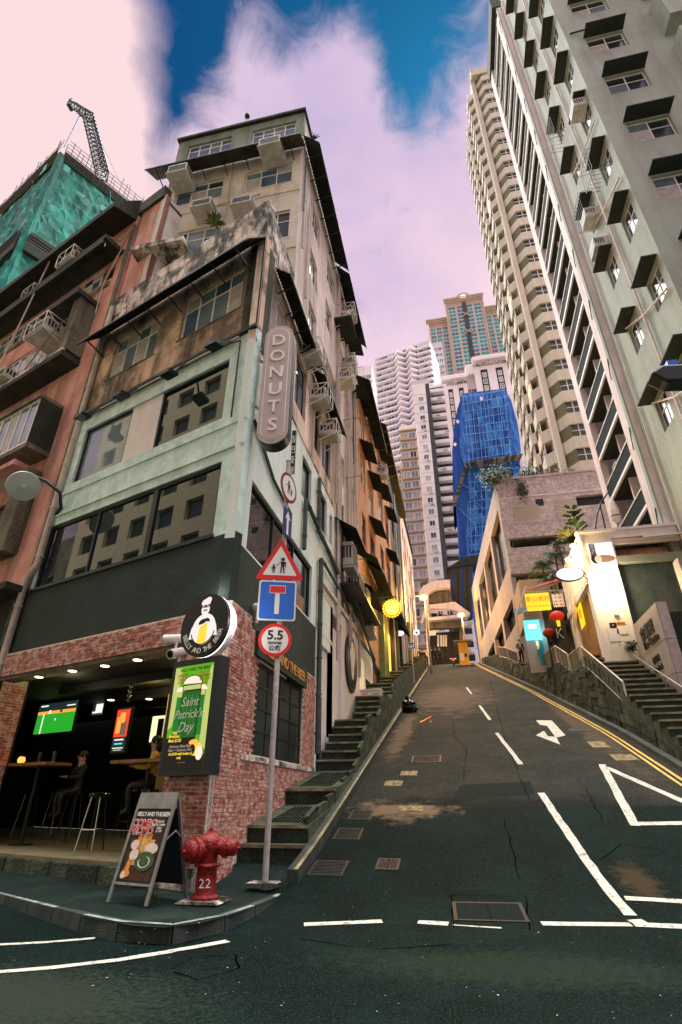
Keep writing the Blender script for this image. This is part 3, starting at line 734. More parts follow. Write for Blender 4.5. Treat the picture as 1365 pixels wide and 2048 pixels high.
def window(par, fr, u0, u1, z0, z1, d=.1, cols=2, rows=1, fm='frame_white', gm='glass_sky', ft=.06, fd=.06, transom=None, name='window', sill=None, curtains=0, rng=None):
    w, h = round(u1-u0, 2), round(z1-z0, 2)
    key = (w, h, cols, rows, fm, ft, fd, transom)
    zc = [0] + ([h*transom] if transom else [h*k/rows for k in range(1, rows)]) + [h]
    uc = [w*k/cols for k in range(cols+1)]
    if key not in _wm:
        b = MB()
        b.box(LOC, 0, ft, 0, fd, 0, h); b.box(LOC, w-ft, w, 0, fd, 0, h); b.box(LOC, ft, w-ft, 0, fd, 0, ft); b.box(LOC, ft, w-ft, 0, fd, h-ft, h)
        for c in uc[1:-1]: b.box(LOC, c-ft*.4, c+ft*.4, .004, fd-.004, ft, h-ft)
        for z in zc[1:-1]:
            for a, c in zip(uc, uc[1:]): b.box(LOC, a+ft*.4, c-ft*.4, .006, fd-.006, z-ft*.4, z+ft*.4)
        _wm[key] = b.mesh('window', M_(fm))
    o = inst(name, _wm[key], fr.mat(u0, d, z0), par)
    for a, c in zip(uc, uc[1:]):
        for e, f in zip(zc, zc[1:]):
            g = gm if not isinstance(gm, (list, tuple)) else random.choice(gm)
            k2 = (round(c-a, 2), round(f-e, 2), g)
            if k2 not in _wm:
                _wm[k2] = MB().box(LOC, 0, c-a-.01, 0, .012, 0, f-e-.01).mesh('pane', M_(g))
            sub('pane', _wm[k2], o, Matrix.Translation((a+.005, fd*.5, e+.005)))
    if sill: 
        b = MB().box(LOC, -.08, w+.08, -.12, 0.0, -.07, 0.0); k3 = ('sill', w, sill)
        if k3 not in _wm: _wm[k3] = b.mesh('sill', M_(sill))
        sub('sill', _wm[k3], o)
    return o
def px_rect(fr, pts, d=0.0):
    q = [fr.at(x, y, d) for x, y in pts]; us = sorted(a for a, b in q); zs = sorted(b for a, b in q); h = len(q)//2
    return sum(us[:h])/h, sum(us[h:])/(len(q)-h), sum(zs[:h])/h, sum(zs[h:])/(len(q)-h)
FLf = Fr(C0, -LD); FRf = Fr((-4.72, 0), (0, 1))

# bricks ---------------------------------------------------------------
BL, BH, MJ = .235, .075, .014
_bm = []
for k in range(12):
    w = BL-MJ+random.uniform(-.004, .004); h = BH-MJ+random.uniform(-.002, .002); c = random.uniform(.002, .006)
    b = MB(); e = .006
    P = [(0, 0), (w, 0), (w, h), (0, h)]; Q = [(e, e), (w-e, e+c*.3), (w-e-c*.3, h-e), (e+c*.3, h-e)]
    A = [LOC.p(u, 0, z) for u, z in P]; B = [LOC.p(u, -.016, z) for u, z in Q]; b.loft(A, B)
    _bm.append(b.mesh('brick', M_('brick_%s' % 'abacabdabcac'[k])))
def brick_rects(u0, u1, z0, z1, holes=(), sag=0):
    out = []; j = 0; z = z0
    while z < z1-.03:
        u = u0 - (BL/2 if j % 2 else 0)
        while u < u1-.03:
            a, c = max(u, u0), min(u+BL, u1)
            if c-a > .05 and not any(h[0] < (a+c)/2 < h[1] and h[2] < z+BH/2 < h[3] for h in holes): out.append((a, c, z))
            u += BL
        z += BH; j += 1
    return out
BRICKS = []                                    # (distance to camera, frame, u, u_end, z, depth)
def bricks(fr, u0, u1, z0, z1, holes, d):
    for a, c, z in brick_rects(u0, u1, z0, z1, holes):
        p = fr.p((a+c)/2, d, z); BRICKS.append(((p-Vector((0, 0, CAM_H))).length, fr, a, c, z, d, z1))
def lay_bricks(par):
    BRICKS.sort(key=lambda t: t[0]); n = 0; rest = [MB() for _ in range(4)]
    for dist, fr, a, c, z, d, zt in BRICKS:
        full = c-a > BL-.02
        if n < 300 and full:
            inst('brick', random.choice(_bm), fr.mat(a+MJ/2, d+random.uniform(-.005, .004), z), par); n += 1
        else:
            if z+BH > zt+.02: continue
            k = random.choice((0, 0, 1, 1, 2, 2, 3)); q = random.uniform(-.006, .004)
            rest[k].box(fr, a+MJ/2, c-MJ/2, d-.014+q, d, z, z+BH-MJ)
    for k, r in enumerate(rest): r.build('brickwork', M_('brick_%s' % 'abcd'[k]), par, kind='stuff')

# ================================================================== CORNER BUILDING (bar below, mint storeys, stained brown top)
CB = thing('corner_building', 'old corner building with brick bar below, mint painted storeys and black stained brown top', 'building', (-4.72, 10.37, .3))
UL = -8.15
# --- ground floor left of the brick pillar: opening of the bar
wall(CB, FLf, UL-.25, 0, 4.62, 7.13, [], M_('dark_render'))
wall(CB, FLf, UL-.25, 0, 7.13, 13.73, [(-8.08, -.72, 7.2, 9.32), (-7.55, -.93, 10.8, 13.0)], M_('mint'))
wall(CB, FLf, UL-.25, 0, 13.73, 18.0, [(-7.15, -4.68, 15.1, 17.05), (-3.5, -.78, 15.1, 17.05)], M_('brown_wall'))
wall(CB, FLf, UL-.25, 0, 18.0, 20.0, [], M_('mould_wall'), th=.3, name='parapet')
# mint floor line, sills and the green coping below the brown floor
b = MB().box(FLf, UL, 0, -.035, -.001, 10.42, 10.50); b.build('string_course', M_('mint'), CB)
MB().box(FLf, UL, 0, -.05, -.001, 9.62, 9.67).build('string_course', M_('mint'), CB)
b = MB().box(FLf, UL, .05, -.12, -.001, 13.70, 13.80); b.build('coping', M_('frame_dark'), CB)
# the side facing the hill
hs = [px_rect(FRf, [(606, 905), (621, 925), (621, 1000), (608, 985)]), px_rect(FRf, [(637, 968), (654, 1012), (650, 1070), (636, 1050)]), px_rect(FRf, [(660, 1025), (668, 1042), (666, 1095), (659, 1085)])]
wall(CB, FRf, 10.37, 17.9, 5.0, 6.95, [], M_('dark_render'))
big = (11.1, 17.2, 7.0, 8.95)
hs = [(15.5, 16.75, 11.05, 12.75), (17.7, 19.3, 11.1, 12.8), (19.85, 20.35, 11.2, 12.6)]
wall(CB, FRf, 10.37, 20.6, 6.95, 13.3, [big]+hs, M_('mint_lit_side'))
wall(CB, FRf, 17.9, 20.6, 2.2, 6.95, [(18.3, 20.2, 2.3, 6.6)], M_('mint_lit_side'))
bw = [(14.2, 15.6, 14.2, 16.6), (17.0, 17.9, 14.1, 16.7), (18.3, 19.9, 14.1, 16.7)]
wall(CB, FRf, 10.37, 20.6, 13.3, 18.0, [(11.3, 12.9, 15.0, 17.0)]+bw, M_('brown_lit_side'))
wall(CB, FRf, 10.37, 13.4, 18.0, 19.9, [], M_('mould_wall'), name='parapet')
MB().box(FRf, 10.37, 20.6, -.03, -.001, 13.24, 13.32).build('string_course', M_('mould_wall'), CB)
# roof and party walls
rp = [FLf.p(0, .26, 19.0), FLf.p(UL-.2, .26, 19.0), Vector((-12.4, 16.5, 19.0)), Vector((-5.0, 20.5, 19.0))]
MB().slab([FLf.p(-.05, .2, 18.9), FLf.p(UL, .26, 18.9), FLf.p(UL, 4.5, 18.9), Vector((-4.98, 13.4, 18.9))], .2).build('roof', M_('dirty_concrete'), CB)
Fpw = Fr(tuple(FLf.p(UL-.25, 0, 0).xy), (FLf.D.x, FLf.D.y))
MB().box(FLf, UL-.25, UL-.02, .26, 7, 4.7, 18.9).build('party_wall', M_('dirty_concrete'), CB)
# corner blackened pier of the top floor
MB().box(FLf, -.62, .0, -.018, -.001, 13.82, 17.95).build('corner_pier', M_('dark_mould'), CB)
MB().box(FRf, 10.40, 11.25, -.018, -.001, 13.34, 17.95).build('corner_pier', M_('dark_mould'), CB)
# --- windows of the front
W1 = window(CB, FLf, -8.08, -3.2, 7.2, 9.32, .06, 2, 1, 'frame_dark', 'glass', .09, .1)
W2 = window(CB, FLf, -3.2, -.72, 7.2, 9.32, .06, 1, 1, 'frame_dark', 'glass', .09, .1)
window(CB, FLf, -7.55, -5.16, 10.8, 13.0, .08, 1, 1, 'frame_dark', 'glass_sky', .07, .1)
MB().box(FLf, -5.16, -3.76, .06, .16, 10.8, 13.0).build('white_panel', M_('white_wall'), CB)
window(CB, FLf, -3.76, -.93, 10.8, 13.0, .08, 1, 1, 'frame_dark', 'glass', .07, .1)
window(CB, FLf, -7.15, -4.68, 15.1, 17.05, .1, 4, 2, 'frame_white', ['glass_sky', 'curtain', 'glass_sky'], .06, .06, transom=.68, sill='dirty_concrete')
window(CB, FLf, -3.5, -.78, 15.1, 17.05, .1, 4, 2, 'frame_white', ['glass_sky', 'glass_blue', 'curtain'], .06, .06, transom=.68, sill='dirty_concrete')
# dark trim of window band 1, and its bright bottom rail
MB().box(FLf, -8.12, -.68, -.05, .05, 7.12, 7.2).build('sill', M_('frame_dark'), CB)
# --- windows of the side
window(CB, FRf, *big, .08, 3, 1, 'frame_dark', 'glass', .08, .1)
for h in hs: window(CB, FRf, *h, .1, 1, 1, 'frame_dark', 'glass_dark', .06, .08)
window(CB, FRf, 11.3, 12.9, 15.0, 17.0, .1, 2, 2, 'frame_white', ['glass_sky', 'curtain'], .06, .06, transom=.7)
for h in bw: window(CB, FRf, *h, .12, 2, 2, 'frame_dark', ['glass_dark', 'glass_sky'], .06, .06, transom=.7)
# --- corrugated awnings under the parapet
def awning(par, fr, u0, u1, z_in, z_out, proj, m='corrugated_dark', n=None, ribs=5, label=None):
    b = MB(); b.corr(fr.p(u0, -.02, z_in), fr.p(u1, -.02, z_in), fr.p(u0, -proj, z_out), n or max(2, int((u1-u0)*5)), .018)
    o = b.build('awning', M_(m), par)
    e = MB().beam(fr.p(u0, -proj, z_out-.03), fr.p(u1, -proj, z_out-.03), .05, .07); e.build('awning_edge', M_('frame_dark'), par)
    for k in range(ribs):
        u = u0+(u1-u0)*(k+.5)/ribs
        MB().beam(fr.p(u, 0, z_out-.25), fr.p(u, -proj+.03, z_out-.05), .04).build('bracket', M_('frame_dark'), par)
    return o
awning(CB, FLf, UL-.1, .05, 17.85, 16.75, .85, n=60, ribs=8)
awning(CB, FRf, 11.3, 16.0, 17.6, 17.1, .6, n=36, ribs=5)
awning(CB, FRf, 16.2, 20.6, 17.6, 17.1, .6, n=30, ribs=4)
# --- brick cladding
d0 = -.12
wall(CB, FLf, UL, .14, 4.62, 5.25, [], M_('mortar'), th=.12, d=d0, name='lintel')
wall(CB, FLf, -1.05, .14, .05, 4.62, [], M_('mortar'), th=.12, d=d0, name='pillar')
# corner pillar side face and recessed brick along the hill
wall(CB, FRf, 10.24, 11.45, .05, 5.38, [], M_('mortar'), th=.16, d=-.16, name='pillar')
FRh = (12.3, 16.4, 2.5, 5.2)
wall(CB, FRf, 11.45, 17.85, .2, 5.2, [FRh], M_('mortar'), th=.05, d=-.05, name='wall')
bricks(FLf, UL, .12, 4.62, 5.25, [], d0-.001)
bricks(FLf, -1.05, .12, .55, 4.62, [], d0-.001)
bricks(FRf, 10.26, 11.45, .35, 5.38, [], -.161)
bricks(FRf, 11.46, 17.8, .75, 5.2, [FRh], -.051)
# brick inside the bar, left jamb
FJ = Fr(tuple(FLf.p(UL+.02, 0, 0).xy), (FLf.D.x, FLf.D.y))
MB().box(FLf, UL-.02, UL, .0, .7, .6, 4.62).build('jamb', M_('mortar'), CB)
MB().box(FLf, -1.04, .13, -.16, -.12, .08, .56).build('plinth', M_('mould_wall'), CB)
MB().box(FLf, -1.045, -1.0, -.1, .9, .6, 4.6).build('jamb', M_('soot_brick'), CB)
MB().box(FLf, UL, -1.05, -.10, .3, 4.52, 4.61).build('lintel_strip', M_('dirty_concrete'), CB)
for a, c, z in brick_rects(0, .7, .65, 4.5):
    BRICKS.append((900, Fr(tuple(FLf.p(UL, 0, 0).xy), (FLf.D.x, FLf.D.y)), a, c, z, 0.0, 4.6))
lay_bricks(CB)
# --- side window of the bar: dark metal grid, fascia with gold lettering above it
window(CB, FRf, 12.35, 16.35, 2.52, 4.55, .0, 4, 4, 'frame_dark', 'glass_dark', .05, .05)
MB().box(FRf, 12.0, 16.4, -.16, -.052, 4.62, 5.2).build('fascia', M_('dark_render'), CB)
text(CB, 'BELLY AND THE BEER', FRf, 14.3, -.165, 4.88, .40, 'gold_letter', ext=.012, bold=.006, spacing=.95)
MB().box(FRf, 11.48, 17.8, -.09, -.052, 2.36, 2.47).build('sill', M_('mould_wall'), CB)
# --- bar interior
FLO = .6
Ui = -8.1
MB().slab([FLf.p(UL-.2, -.42, FLO), FLf.p(-1.1, -.42, FLO), FLf.p(-1.06, .0, FLO), FLf.p(-.3, .3, FLO), Vector((-4.98, 12.2, FLO)), Vector((-4.98, 17.5, FLO)), FLf.p(-2.6, 7.5, FLO), FLf.p(UL-9, 7.5, FLO), FLf.p(UL-9, .72, FLO), FLf.p(UL-.2, .72, FLO)], .06).build('floor', M_('bar_floor'), CB)
u = UL-.2
while u < -1.2:                                # rough stone edge of the bar floor
    w = random.uniform(.5, .95); u2 = min(u+w, -1.1)
    MB().box(FLf, u+.012, u2-.012, -.44+random.uniform(-.015, .015), -.1, .12, FLO-.065).build('ledge_stone', M_('step_riser' if random.random() < .45 else 'stone_step'), CB, bevel=.02); u = u2
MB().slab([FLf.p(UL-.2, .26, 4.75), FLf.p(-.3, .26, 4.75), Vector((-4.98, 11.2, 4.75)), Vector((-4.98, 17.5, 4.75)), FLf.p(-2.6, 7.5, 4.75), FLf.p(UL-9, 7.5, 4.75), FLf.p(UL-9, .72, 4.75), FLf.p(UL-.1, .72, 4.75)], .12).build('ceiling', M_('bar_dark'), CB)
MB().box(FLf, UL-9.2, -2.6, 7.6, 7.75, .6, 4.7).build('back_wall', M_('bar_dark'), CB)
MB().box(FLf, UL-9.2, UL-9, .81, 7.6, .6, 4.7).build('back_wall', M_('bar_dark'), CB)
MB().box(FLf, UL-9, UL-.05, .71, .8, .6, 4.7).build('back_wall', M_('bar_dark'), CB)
for u, d in ((-7.0, 2.6), ): pass
MB().box(FLf, -5.05, -4.35, 3.2, 3.9, .62, 4.6).build('column', M_('bar_plaster'), CB)
for k in range(4):
    MB().box(FLf, -8, -1.0-.35*(1.8+1.6*k), 1.6+1.6*k, 1.8+1.6*k, 4.38, 4.6).build('beam', M_('bar_dark'), CB)
# ------------------------------------------------------------------ wall units: air conditioners, pipes
_acm = {}
def air_con(fr, u, z, label, w=.75, h=.5, dep=.75, cage=True, d=0.0, group='air conditioners hung on the facades'):
    t = thing('air_conditioner', label, 'air conditioner', tuple(fr.p(u, d, z)), group)
    key = (w, h, dep, cage)
    if key not in _acm:
        a = MB().box(LOC, -w/2, w/2, -dep, 0, 0, h)
        g = MB()
        for k in range(6): g.box(LOC, -w/2+.05, w/2-.05, -dep-.012, -dep-.002, .06+(h-.12)*k/6, .06+(h-.12)*(k+.55)/6)
        s = MB()
        for k in range(4):
            for sd in (-1, 1): s.box(LOC, sd*w/2-.006, sd*w/2+.006, -dep+.08+.14*k, -dep+.16+.14*k, h*.35, h*.85)
        tray = MB().box(LOC, -w/2-.05, w/2+.05, -dep-.06, 0, -.07, -.02)
        c = MB(); e = .03; W2, Dp, H2 = w/2+.09, dep+.12, h+.14
        for x in (-W2, W2):
            for y in (-Dp, -.04): c.beam((x, y, -.06), (x, y, H2), e)
            c.beam((x, -Dp, H2), (x, 0, H2), e); c.beam((x, -Dp, -.06), (x, 0, -.4), e); c.beam((x, -Dp, .0), (x, 0, .0), e); c.beam((x, -Dp, H2), (x, -.04, 0), e*.8)
        c.beam((-W2, -Dp, H2), (W2, -Dp, H2), e); c.beam((-W2, -Dp, 0), (W2, -Dp, 0), e); c.beam((0, -Dp, 0), (0, -Dp, H2), e*.8)
        _acm[key] = (a.mesh('casing', M_('ac_white')), g.mesh('grille', M_('frame_dark')), s.mesh('vents', M_('frame_dark')), tray.mesh('tray', M_('ac_white')), c.mesh('cage', M_('frame_white')))
    M = fr.mat(u, d, z)
    for nme, me in zip(('casing', 'grille', 'side_vents', 'tray', 'cage'), _acm[key]):
        if nme == 'cage' and not cage: continue
        o = inst(nme, me, M, t)
    return t
def pipe(par, pts, r=.06, m='pipe_white', clips=1.6, name='pipe'):
    o = MB().tube(pts, r, 8).build(name, M_(m), par, smooth=True)
    b = MB(); any_ = False
    for a, c in zip(pts, pts[1:]):
        a = Vector(a); c = Vector(c); L = (c-a).length; k = clips/2
        while k < L and clips:
            q = a+(c-a)*k/L; t = (c-a).normalized()*.03; b.tube([q-t, q+t], r*1.25, 8); k += clips; any_ = True
    if any_: b.build('pipe_collars', M_(m), par, kind='stuff')
    return o

# ================================================================== TALL PALE BUILDING behind the corner
UB = thing('apartment_building', 'tall pale weathered apartment block with a sheet metal canopy, rising behind the corner building', 'building', (-8, 13.4, 0))
Y0 = 13.4
UF = Fr((0, Y0), (1, 0))
wr = [(-11.05, -8.6, 26.4, 27.95), (-7.5, -5.15, 26.4, 27.95), (-10.8, -8.3, 22.4, 24.3), (-6.9, -5.1, 22.4, 24.3)]
wall(UB, UF, -11.55, -4.72, 17.5, 30.0, wr, M_('pale_wall'))
wp = [(-10.95, -8.55, 30.25, 31.6), (-7.45, -5.15, 30.25, 31.6)]
wall(UB, UF, -11.55, -4.72, 30.0, 32.2, wp, M_('penthouse'))
MB().box(UF, -11.65, -4.64, -.15, 1.2, 32.2, 32.38).build('cornice', M_('dark_concrete'), UB)
for h in wr: window(UB, UF, *h, .1, 3, 2, 'frame_white', ['glass_blue', 'glass_dark', 'glass_sky', 'curtain'], .06, .06, transom=.66, sill='pale_wall')
for h in wp: window(UB, UF, *h, .1, 4, 2, 'frame_white', ['glass_blue', 'glass_sky', 'glass_blue'], .06, .06, transom=.66)
awning(UB, UF, -12.3, -4.55, 29.0, 28.3, .95, 'corrugated', n=60, ribs=7)
for z in (21.6, 25.6): MB().box(UF, -11.55, -4.72, -.04, -.001, z, z+.12).build('string_course', M_('pale_wall'), UB)
sw = [(15.5, 16.8, 19.3, 21.0), (18.0, 21.1, 19.2, 20.8), (15.4, 16.7, 22.6, 24.4), (18.4, 19.8, 22.8, 24.6), (15.5, 16.9, 26.2, 28.0), (18.6, 20.4, 26.2, 28.0), (21.8, 23.0, 15.6, 17.3), (21.6, 22.8, 22.9, 24.6), (22.0, 23.2, 26.2, 28.0), (24.6, 25.8, 22.9, 24.6), (24.8, 25.9, 19.0, 20.6), (21.6, 22.6, 11.6, 13.2), (24.9, 25.9, 15.4, 17.0)]
wall(UB, FRf, 13.66, 26.34, 19.0, 30.0, [h for h in sw if h[2] >= 19], M_('pale_lit_side'))
wall(UB, FRf, 20.6, 26.34, 8.9, 19.0, [h for h in sw if h[2] < 19], M_('pale_lit_side'))
wall(UB, FRf, 13.66, 26.34, 30.0, 32.19, [(14.6, 16.2, 30.6, 31.8), (19, 20.6, 30.6, 31.8)], M_('pale_wall'), d=.02)
for h in sw: window(UB, FRf, *h, .1, 2, 2, 'frame_white', ['glass_blue', 'glass_sky', 'curtain', 'glass_dark'], .05, .06, transom=.66)
for h in ((14.6, 16.2, 30.6, 31.8), (19, 20.6, 30.6, 31.8)): window(UB, FRf, *h, .1, 2, 1, 'frame_white', 'glass_blue', .05, .06)
awning(UB, FRf, 13.3, 20.4, 29.9, 28.9, .85, 'corrugated_dark', n=40, ribs=7)
awning(UB, FRf, 20.6, 26.6, 29.9, 28.9, .85, 'corrugated_dark', n=34, ribs=6)
MB().slab([(-11.3, 13.65, 32.9), (-4.97, 13.65, 32.9), (-4.97, 26.5, 32.9), (-11.3, 26.5, 32.9)], .3).build('roof', M_('dirty_concrete'), UB)
MB().box(WF, -11.55, -11.3, 13.66, 26.34, 17.5, 32.1).build('wall', M_('pale_wall'), UB)
MB().box(WF, -11.3, -4.72, 26.35, 26.6, 6, 32.15).build('wall', M_('pale_wall'), UB)
for k, z in enumerate((25.4, 21.4)):
    pipe(UB, [UF.p(-9.9, -.06, z+.2), UF.p(-7.2, -.06, z+.35), UF.p(-6.6, -.06, z+.4)], .035)
pipe(UB, [UF.p(-8.2, -.06, 28.9), UF.p(-8.2, -.06, 24.6), UF.p(-8.1, -.06, 21.2)], .03)
for k, (yy_, r, z0_, z1_) in enumerate(((21.0, .07, 6.5, 29.5), (21.35, .05, 8, 29.0), (23.5, .08, 7.6, 28.6), (23.9, .06, 8.0, 27.9), (24.3, .05, 9, 28.3), (26.0, .07, 6.8, 28.6))):
    pipe(UB, [FRf.p(yy_, -.12, z0_), FRf.p(yy_, -.12, z1_)], r, 'pipe_white', 2.4)
MB().tube([(-8.2, 13.9, 32.5), (-8.2, 13.9, 34.2)], .025).build('mast', M_('frame_dark'), UB)
MB().ball((-8.15, 13.85, 34.3), .16).build('beacon', M_('frame_dark'), UB)
air_con(UF, -6.0, 27.9, 'pale air conditioner under the right end of the high sheet metal canopy', 1.0, .6, 1.0, cage=False)
air_con(UF, -10.5, 27.4, 'pale air conditioner under the left end of the high sheet metal canopy', .95, .6, 1.0, cage=False)
air_con(UF, -9.0, 24.6, 'pale box air conditioner hanging over the mouldy parapet, left of the pair', .9, .5, .8, cage=False)
air_con(UF, -7.2, 24.5, 'pale box air conditioner beside the mouldy parapet, right of the pair', .9, .5, .6, cage=False)
for k, (yy_, z, s) in enumerate(((22.6, 27.6, 'topmost caged air conditioner on the hillside face of the pale block'), (21.2, 25.2, 'caged air conditioner with a dark hood on the pale block above the long sign'), (22.6, 23.4, 'caged air conditioner in the middle of the pipes on the pale block'), (21.6, 21.4, 'caged air conditioner lowest of those on the pale block side'))):
    air_con(FRf, yy_, z, s, .8, .55, .7)
MB().box(FRf, 20.2, 21.9, -1.0, -.02, 24.9, 25.0).build('hood', M_('corrugated_dark'), UB)
for yy_, z in ((23.7, 26.0), (25.9, 24.3)): MB().corr(FRf.p(yy_-.7, 0, z+.3), FRf.p(yy_+.7, 0, z+.3), FRf.p(yy_-.7, -1.0, z), 10, .015).build('hood', M_('corrugated_dark'), UB)
for yy_, z, s in ((15.1, 17.0, 'highest of three caged air conditioners beneath the dark awning beside the long sign'), (16.5, 15.9, 'second of three caged air conditioners beneath the dark awning'), (18.1, 15.3, 'third caged air conditioner under the dark awning, farthest up the hill')):
    air_con(FRf, yy_, z, s, .7, .5, .65)
# roof garden tufts
def tuft(c, r, n, label, cat='plant', m=('leaf', 'leaf_dark'), name='plant', up=.6, lw=.05, group=None, droop=.5, part='leaf'):
    """spiky or bushy clump of separate leaf blades"""
    t = thing(name, label, cat, tuple(c), group); c = Vector(c)
    for k, mm in enumerate(m):
        b = MB()
        for i in range(n//len(m)):
            a = random.uniform(0, 2*math.pi); L = r*random.uniform(.6, 1.1); e = random.uniform(up-.35, up+.35)
            dvec = Vector((math.cos(a)*math.cos(e), math.sin(a)*math.cos(e), math.sin(e)))
            q = c + dvec*L*.5 + Vector((0, 0, .0)); tip = c + dvec*L - Vector((0, 0, L*droop*.35)); s = dvec.cross(Vector((0, 0, 1))).normalized()*lw
            b.add([c-s*.4, c+s*.4, q+s, q-s, tip], [(0, 1, 2, 3), (3, 2, 4)])
        b.build('leaves', M_(mm), t, kind='stuff')
    return t
rnd = random.Random(11)
for k in range(16):
    y_ = rnd.choice((13.9, 14.8, 17.4, 20.9, 22.0, 23.2, 24.1, 25.3, 26.1))+rnd.uniform(-.2, .2); z0_ = rnd.uniform(20, 25) if y_ < 20.7 else rnd.uniform(8.9, 18)
    pipe(UB, [FRf.p(y_, -.08, z0_), FRf.p(y_, -.08, min(28.6, z0_+rnd.uniform(4, 10)))], rnd.uniform(.025, .05), rnd.choice(('pipe_white', 'pipe_white', 'pipe_dark')), 2.2)
for k in range(9):
    y_ = rnd.uniform(20.9, 24.5); z0_ = rnd.uniform(10, 27); pipe(UB, [FRf.p(y_, -.07, z0_), FRf.p(y_+rnd.uniform(.8, 1.8), -.07, z0_+rnd.uniform(-.15, .4))], .03, 'pipe_white', 0)
    pipe(UB, [FRf.p(y_, -.05, z0_), FRf.p(y_, -.9, z0_+.05), FRf.p(y_+.4, -.9, z0_+.05)], .015, 'frame_dark', 0, 'clothes_pole')
tuft((-5.0, 15.2, 33.0), .8, 60, 'spiky green plant growing on the roof edge of the pale block', up=.9)
tuft(UF.p(-7.9, -1.2, 22.3), .7, 60, 'spiky yellow green plant on the mouldy parapet', m=('leaf_yellow', 'leaf'), up=1.0)

# ================================================================== PINK BUILDING on the left
PB = thing('tenement_building', 'old salmon pink tenement at the left with dark canopies, grime and boxed windows', 'building', tuple(FLf.p(-12, 0, .3)))
UR, ULs = UL-.02, -24.0
P_ = lambda u, d, z: FLf.p(u, d, z)
wins = [(-20.5, -9.9, 18.1, 20.3), (-20.5, -8.9, 21.9, 23.2), (-16, -10.7, 8.9, 11.2), (-22, -10.2, 24.0, 25.0)]
wall(PB, FLf, ULs, UR, 12.4, 25.8, [w for w in wins if w[2] > 12], M_('pink_wall'))
wall(PB, FLf, ULs, UR, 7.2, 12.4, [wins[2]], M_('pink_wall'))
wall(PB, FLf, ULs, UR, .3, 7.2, [(-14.5, -9.5, .5, 4.4)], M_('dark_concrete'))
wall(PB, FLf, UL+.2, -6.4, 20.0, 25.9, [], M_('pink_wall'), d=.03)
MB().box(FLf, -8.4, -8.16, -.06, -.002, 7.3, 25.0).build('grime_strip', M_('dirty_concrete'), PB)
MB().box(FLf, ULs, -6.4, 4.0, 4.2, 8, 25.8).build('wall', M_('dirty_concrete'), PB)
MB().slab([P_(ULs, .25, 25.6), P_(-6.4, .25, 25.6), P_(-6.4, 4, 25.6), P_(ULs, 4, 25.6)], .2).build('roof', M_('dirty_concrete'), PB)
MB().box(FLf, -6.7, -6.4, .02, 4, 17, 25.9).build('wall', M_('pale_wall'), PB)
# eave: deep concrete canopy with its underside
MB().add([P_(ULs, -1.15, 25.0), P_(-8.3, -1.15, 25.0), P_(-8.3, 0, 25.5), P_(ULs, 0, 25.5), P_(ULs, -1.15, 25.35), P_(-8.3, -1.15, 25.35), P_(-8.3, 0, 27.0), P_(ULs, 0, 27.0)],
         [(0, 1, 2, 3), (4, 5, 6, 7), (0, 1, 5, 4), (1, 2, 6, 5), (2, 3, 7, 6), (3, 0, 4, 7)]).build('eave', M_('dark_concrete'), PB)
MB().box(FLf, -8.2, -6.5, -.1, .3, 25.7, 26.5).build('parapet', M_('dark_mould'), PB)
for (u0, u1, z0, z1, n) in ((-20.5, -9.9, 18.1, 20.3, 12), (-20.5, -8.9, 21.9, 23.2, 11), (-22, -10.2, 24.0, 25.0, 10)):
    for k in range(n//2):
        a = u0+(u1-u0)*2*k/n; c = u0+(u1-u0)*2*(k+1)/n
        window(PB, FLf, round(a, 2)+.02, round(c, 2)-.02, z0, z1, .08, 3, 2, 'frame_white', ['glass_dark', 'glass_sky', 'curtain', 'glass_blue', 'glass_dark'], .05, .05, transom=.6)
window(PB, FLf, -16, -13.4, 8.9, 11.2, .1, 3, 1, 'frame_dark', 'glass_dark', .05, .05); window(PB, FLf, -13.35, -10.7, 8.9, 11.2, .1, 3, 1, 'frame_dark', 'glass_dark', .05, .05)
# long canopies and the boxed balcony
MB().box(FLf, ULs, -8.6, -.95, -.001, 23.25, 23.5).build('canopy', M_('dark_concrete'), PB)
MB().box(FLf, ULs, -8.7, -.95, -.85, 23.0, 23.25).build('canopy_lip', M_('corrugated_dark'), PB)
MB().box(FLf, ULs, -9.4, -.8, -.001, 16.9, 17.15).build('balcony_slab', M_('dark_concrete'), PB)
MB().box(FLf, ULs, -9.42, -.8, -.70, 17.15, 17.28).build('balcony_lip', M_('mould_wall'), PB)
MB().box(FLf, -9.9, -9.4, -.75, -.001, 17.3, 20.2).build('pier', M_('dirty_concrete'), PB)
MB().box(FLf, -12.0, -9.3, -1.0, -.001, 20.2, 20.45).build('canopy', M_('dark_concrete'), PB)
MB().box(FLf, ULs, -9.0, -.06, -.001, 21.4, 21.7).build('string_course', M_('dirty_concrete'), PB)
# projecting box window
BW = (-14.6, -9.55)
MB().box(FLf, BW[0], BW[1], -.85, -.001, 12.55, 12.75).build('bay_base', M_('dirty_concrete'), PB)
MB().box(FLf, BW[0], BW[1], -.95, -.001, 14.75, 14.9).build('bay_roof', M_('dirty_concrete'), PB)
MB().box(FLf, BW[1]-.08, BW[1], -.85, -.001, 12.75, 14.75).build('bay_side', M_('dark_concrete'), PB)
for k in range(2):
    window(PB, FLf, BW[0]+2.48*k, BW[0]+2.48*(k+1), 12.75, 14.75, -.84, 4, 1, 'frame_white', ['curtain', 'glass_sky', 'glass_dark', 'curtain'], .08, .06, name='window')
MB().box(FLf, -18, -9.9, -.9, -.001, 11.9, 12.1).build('canopy', M_('pink_wall'), PB)
P4 = [P_(-10.7, -.5, 8.7), P_(-9.6, -.5, 8.7), P_(-9.6, -.5, 11.9), P_(-10.1, -.5, 11.9)]
MB().loft(P4, [p+FLf.D*.5 for p in P4]).build('slanted_fin', M_('dirty_concrete'), PB)
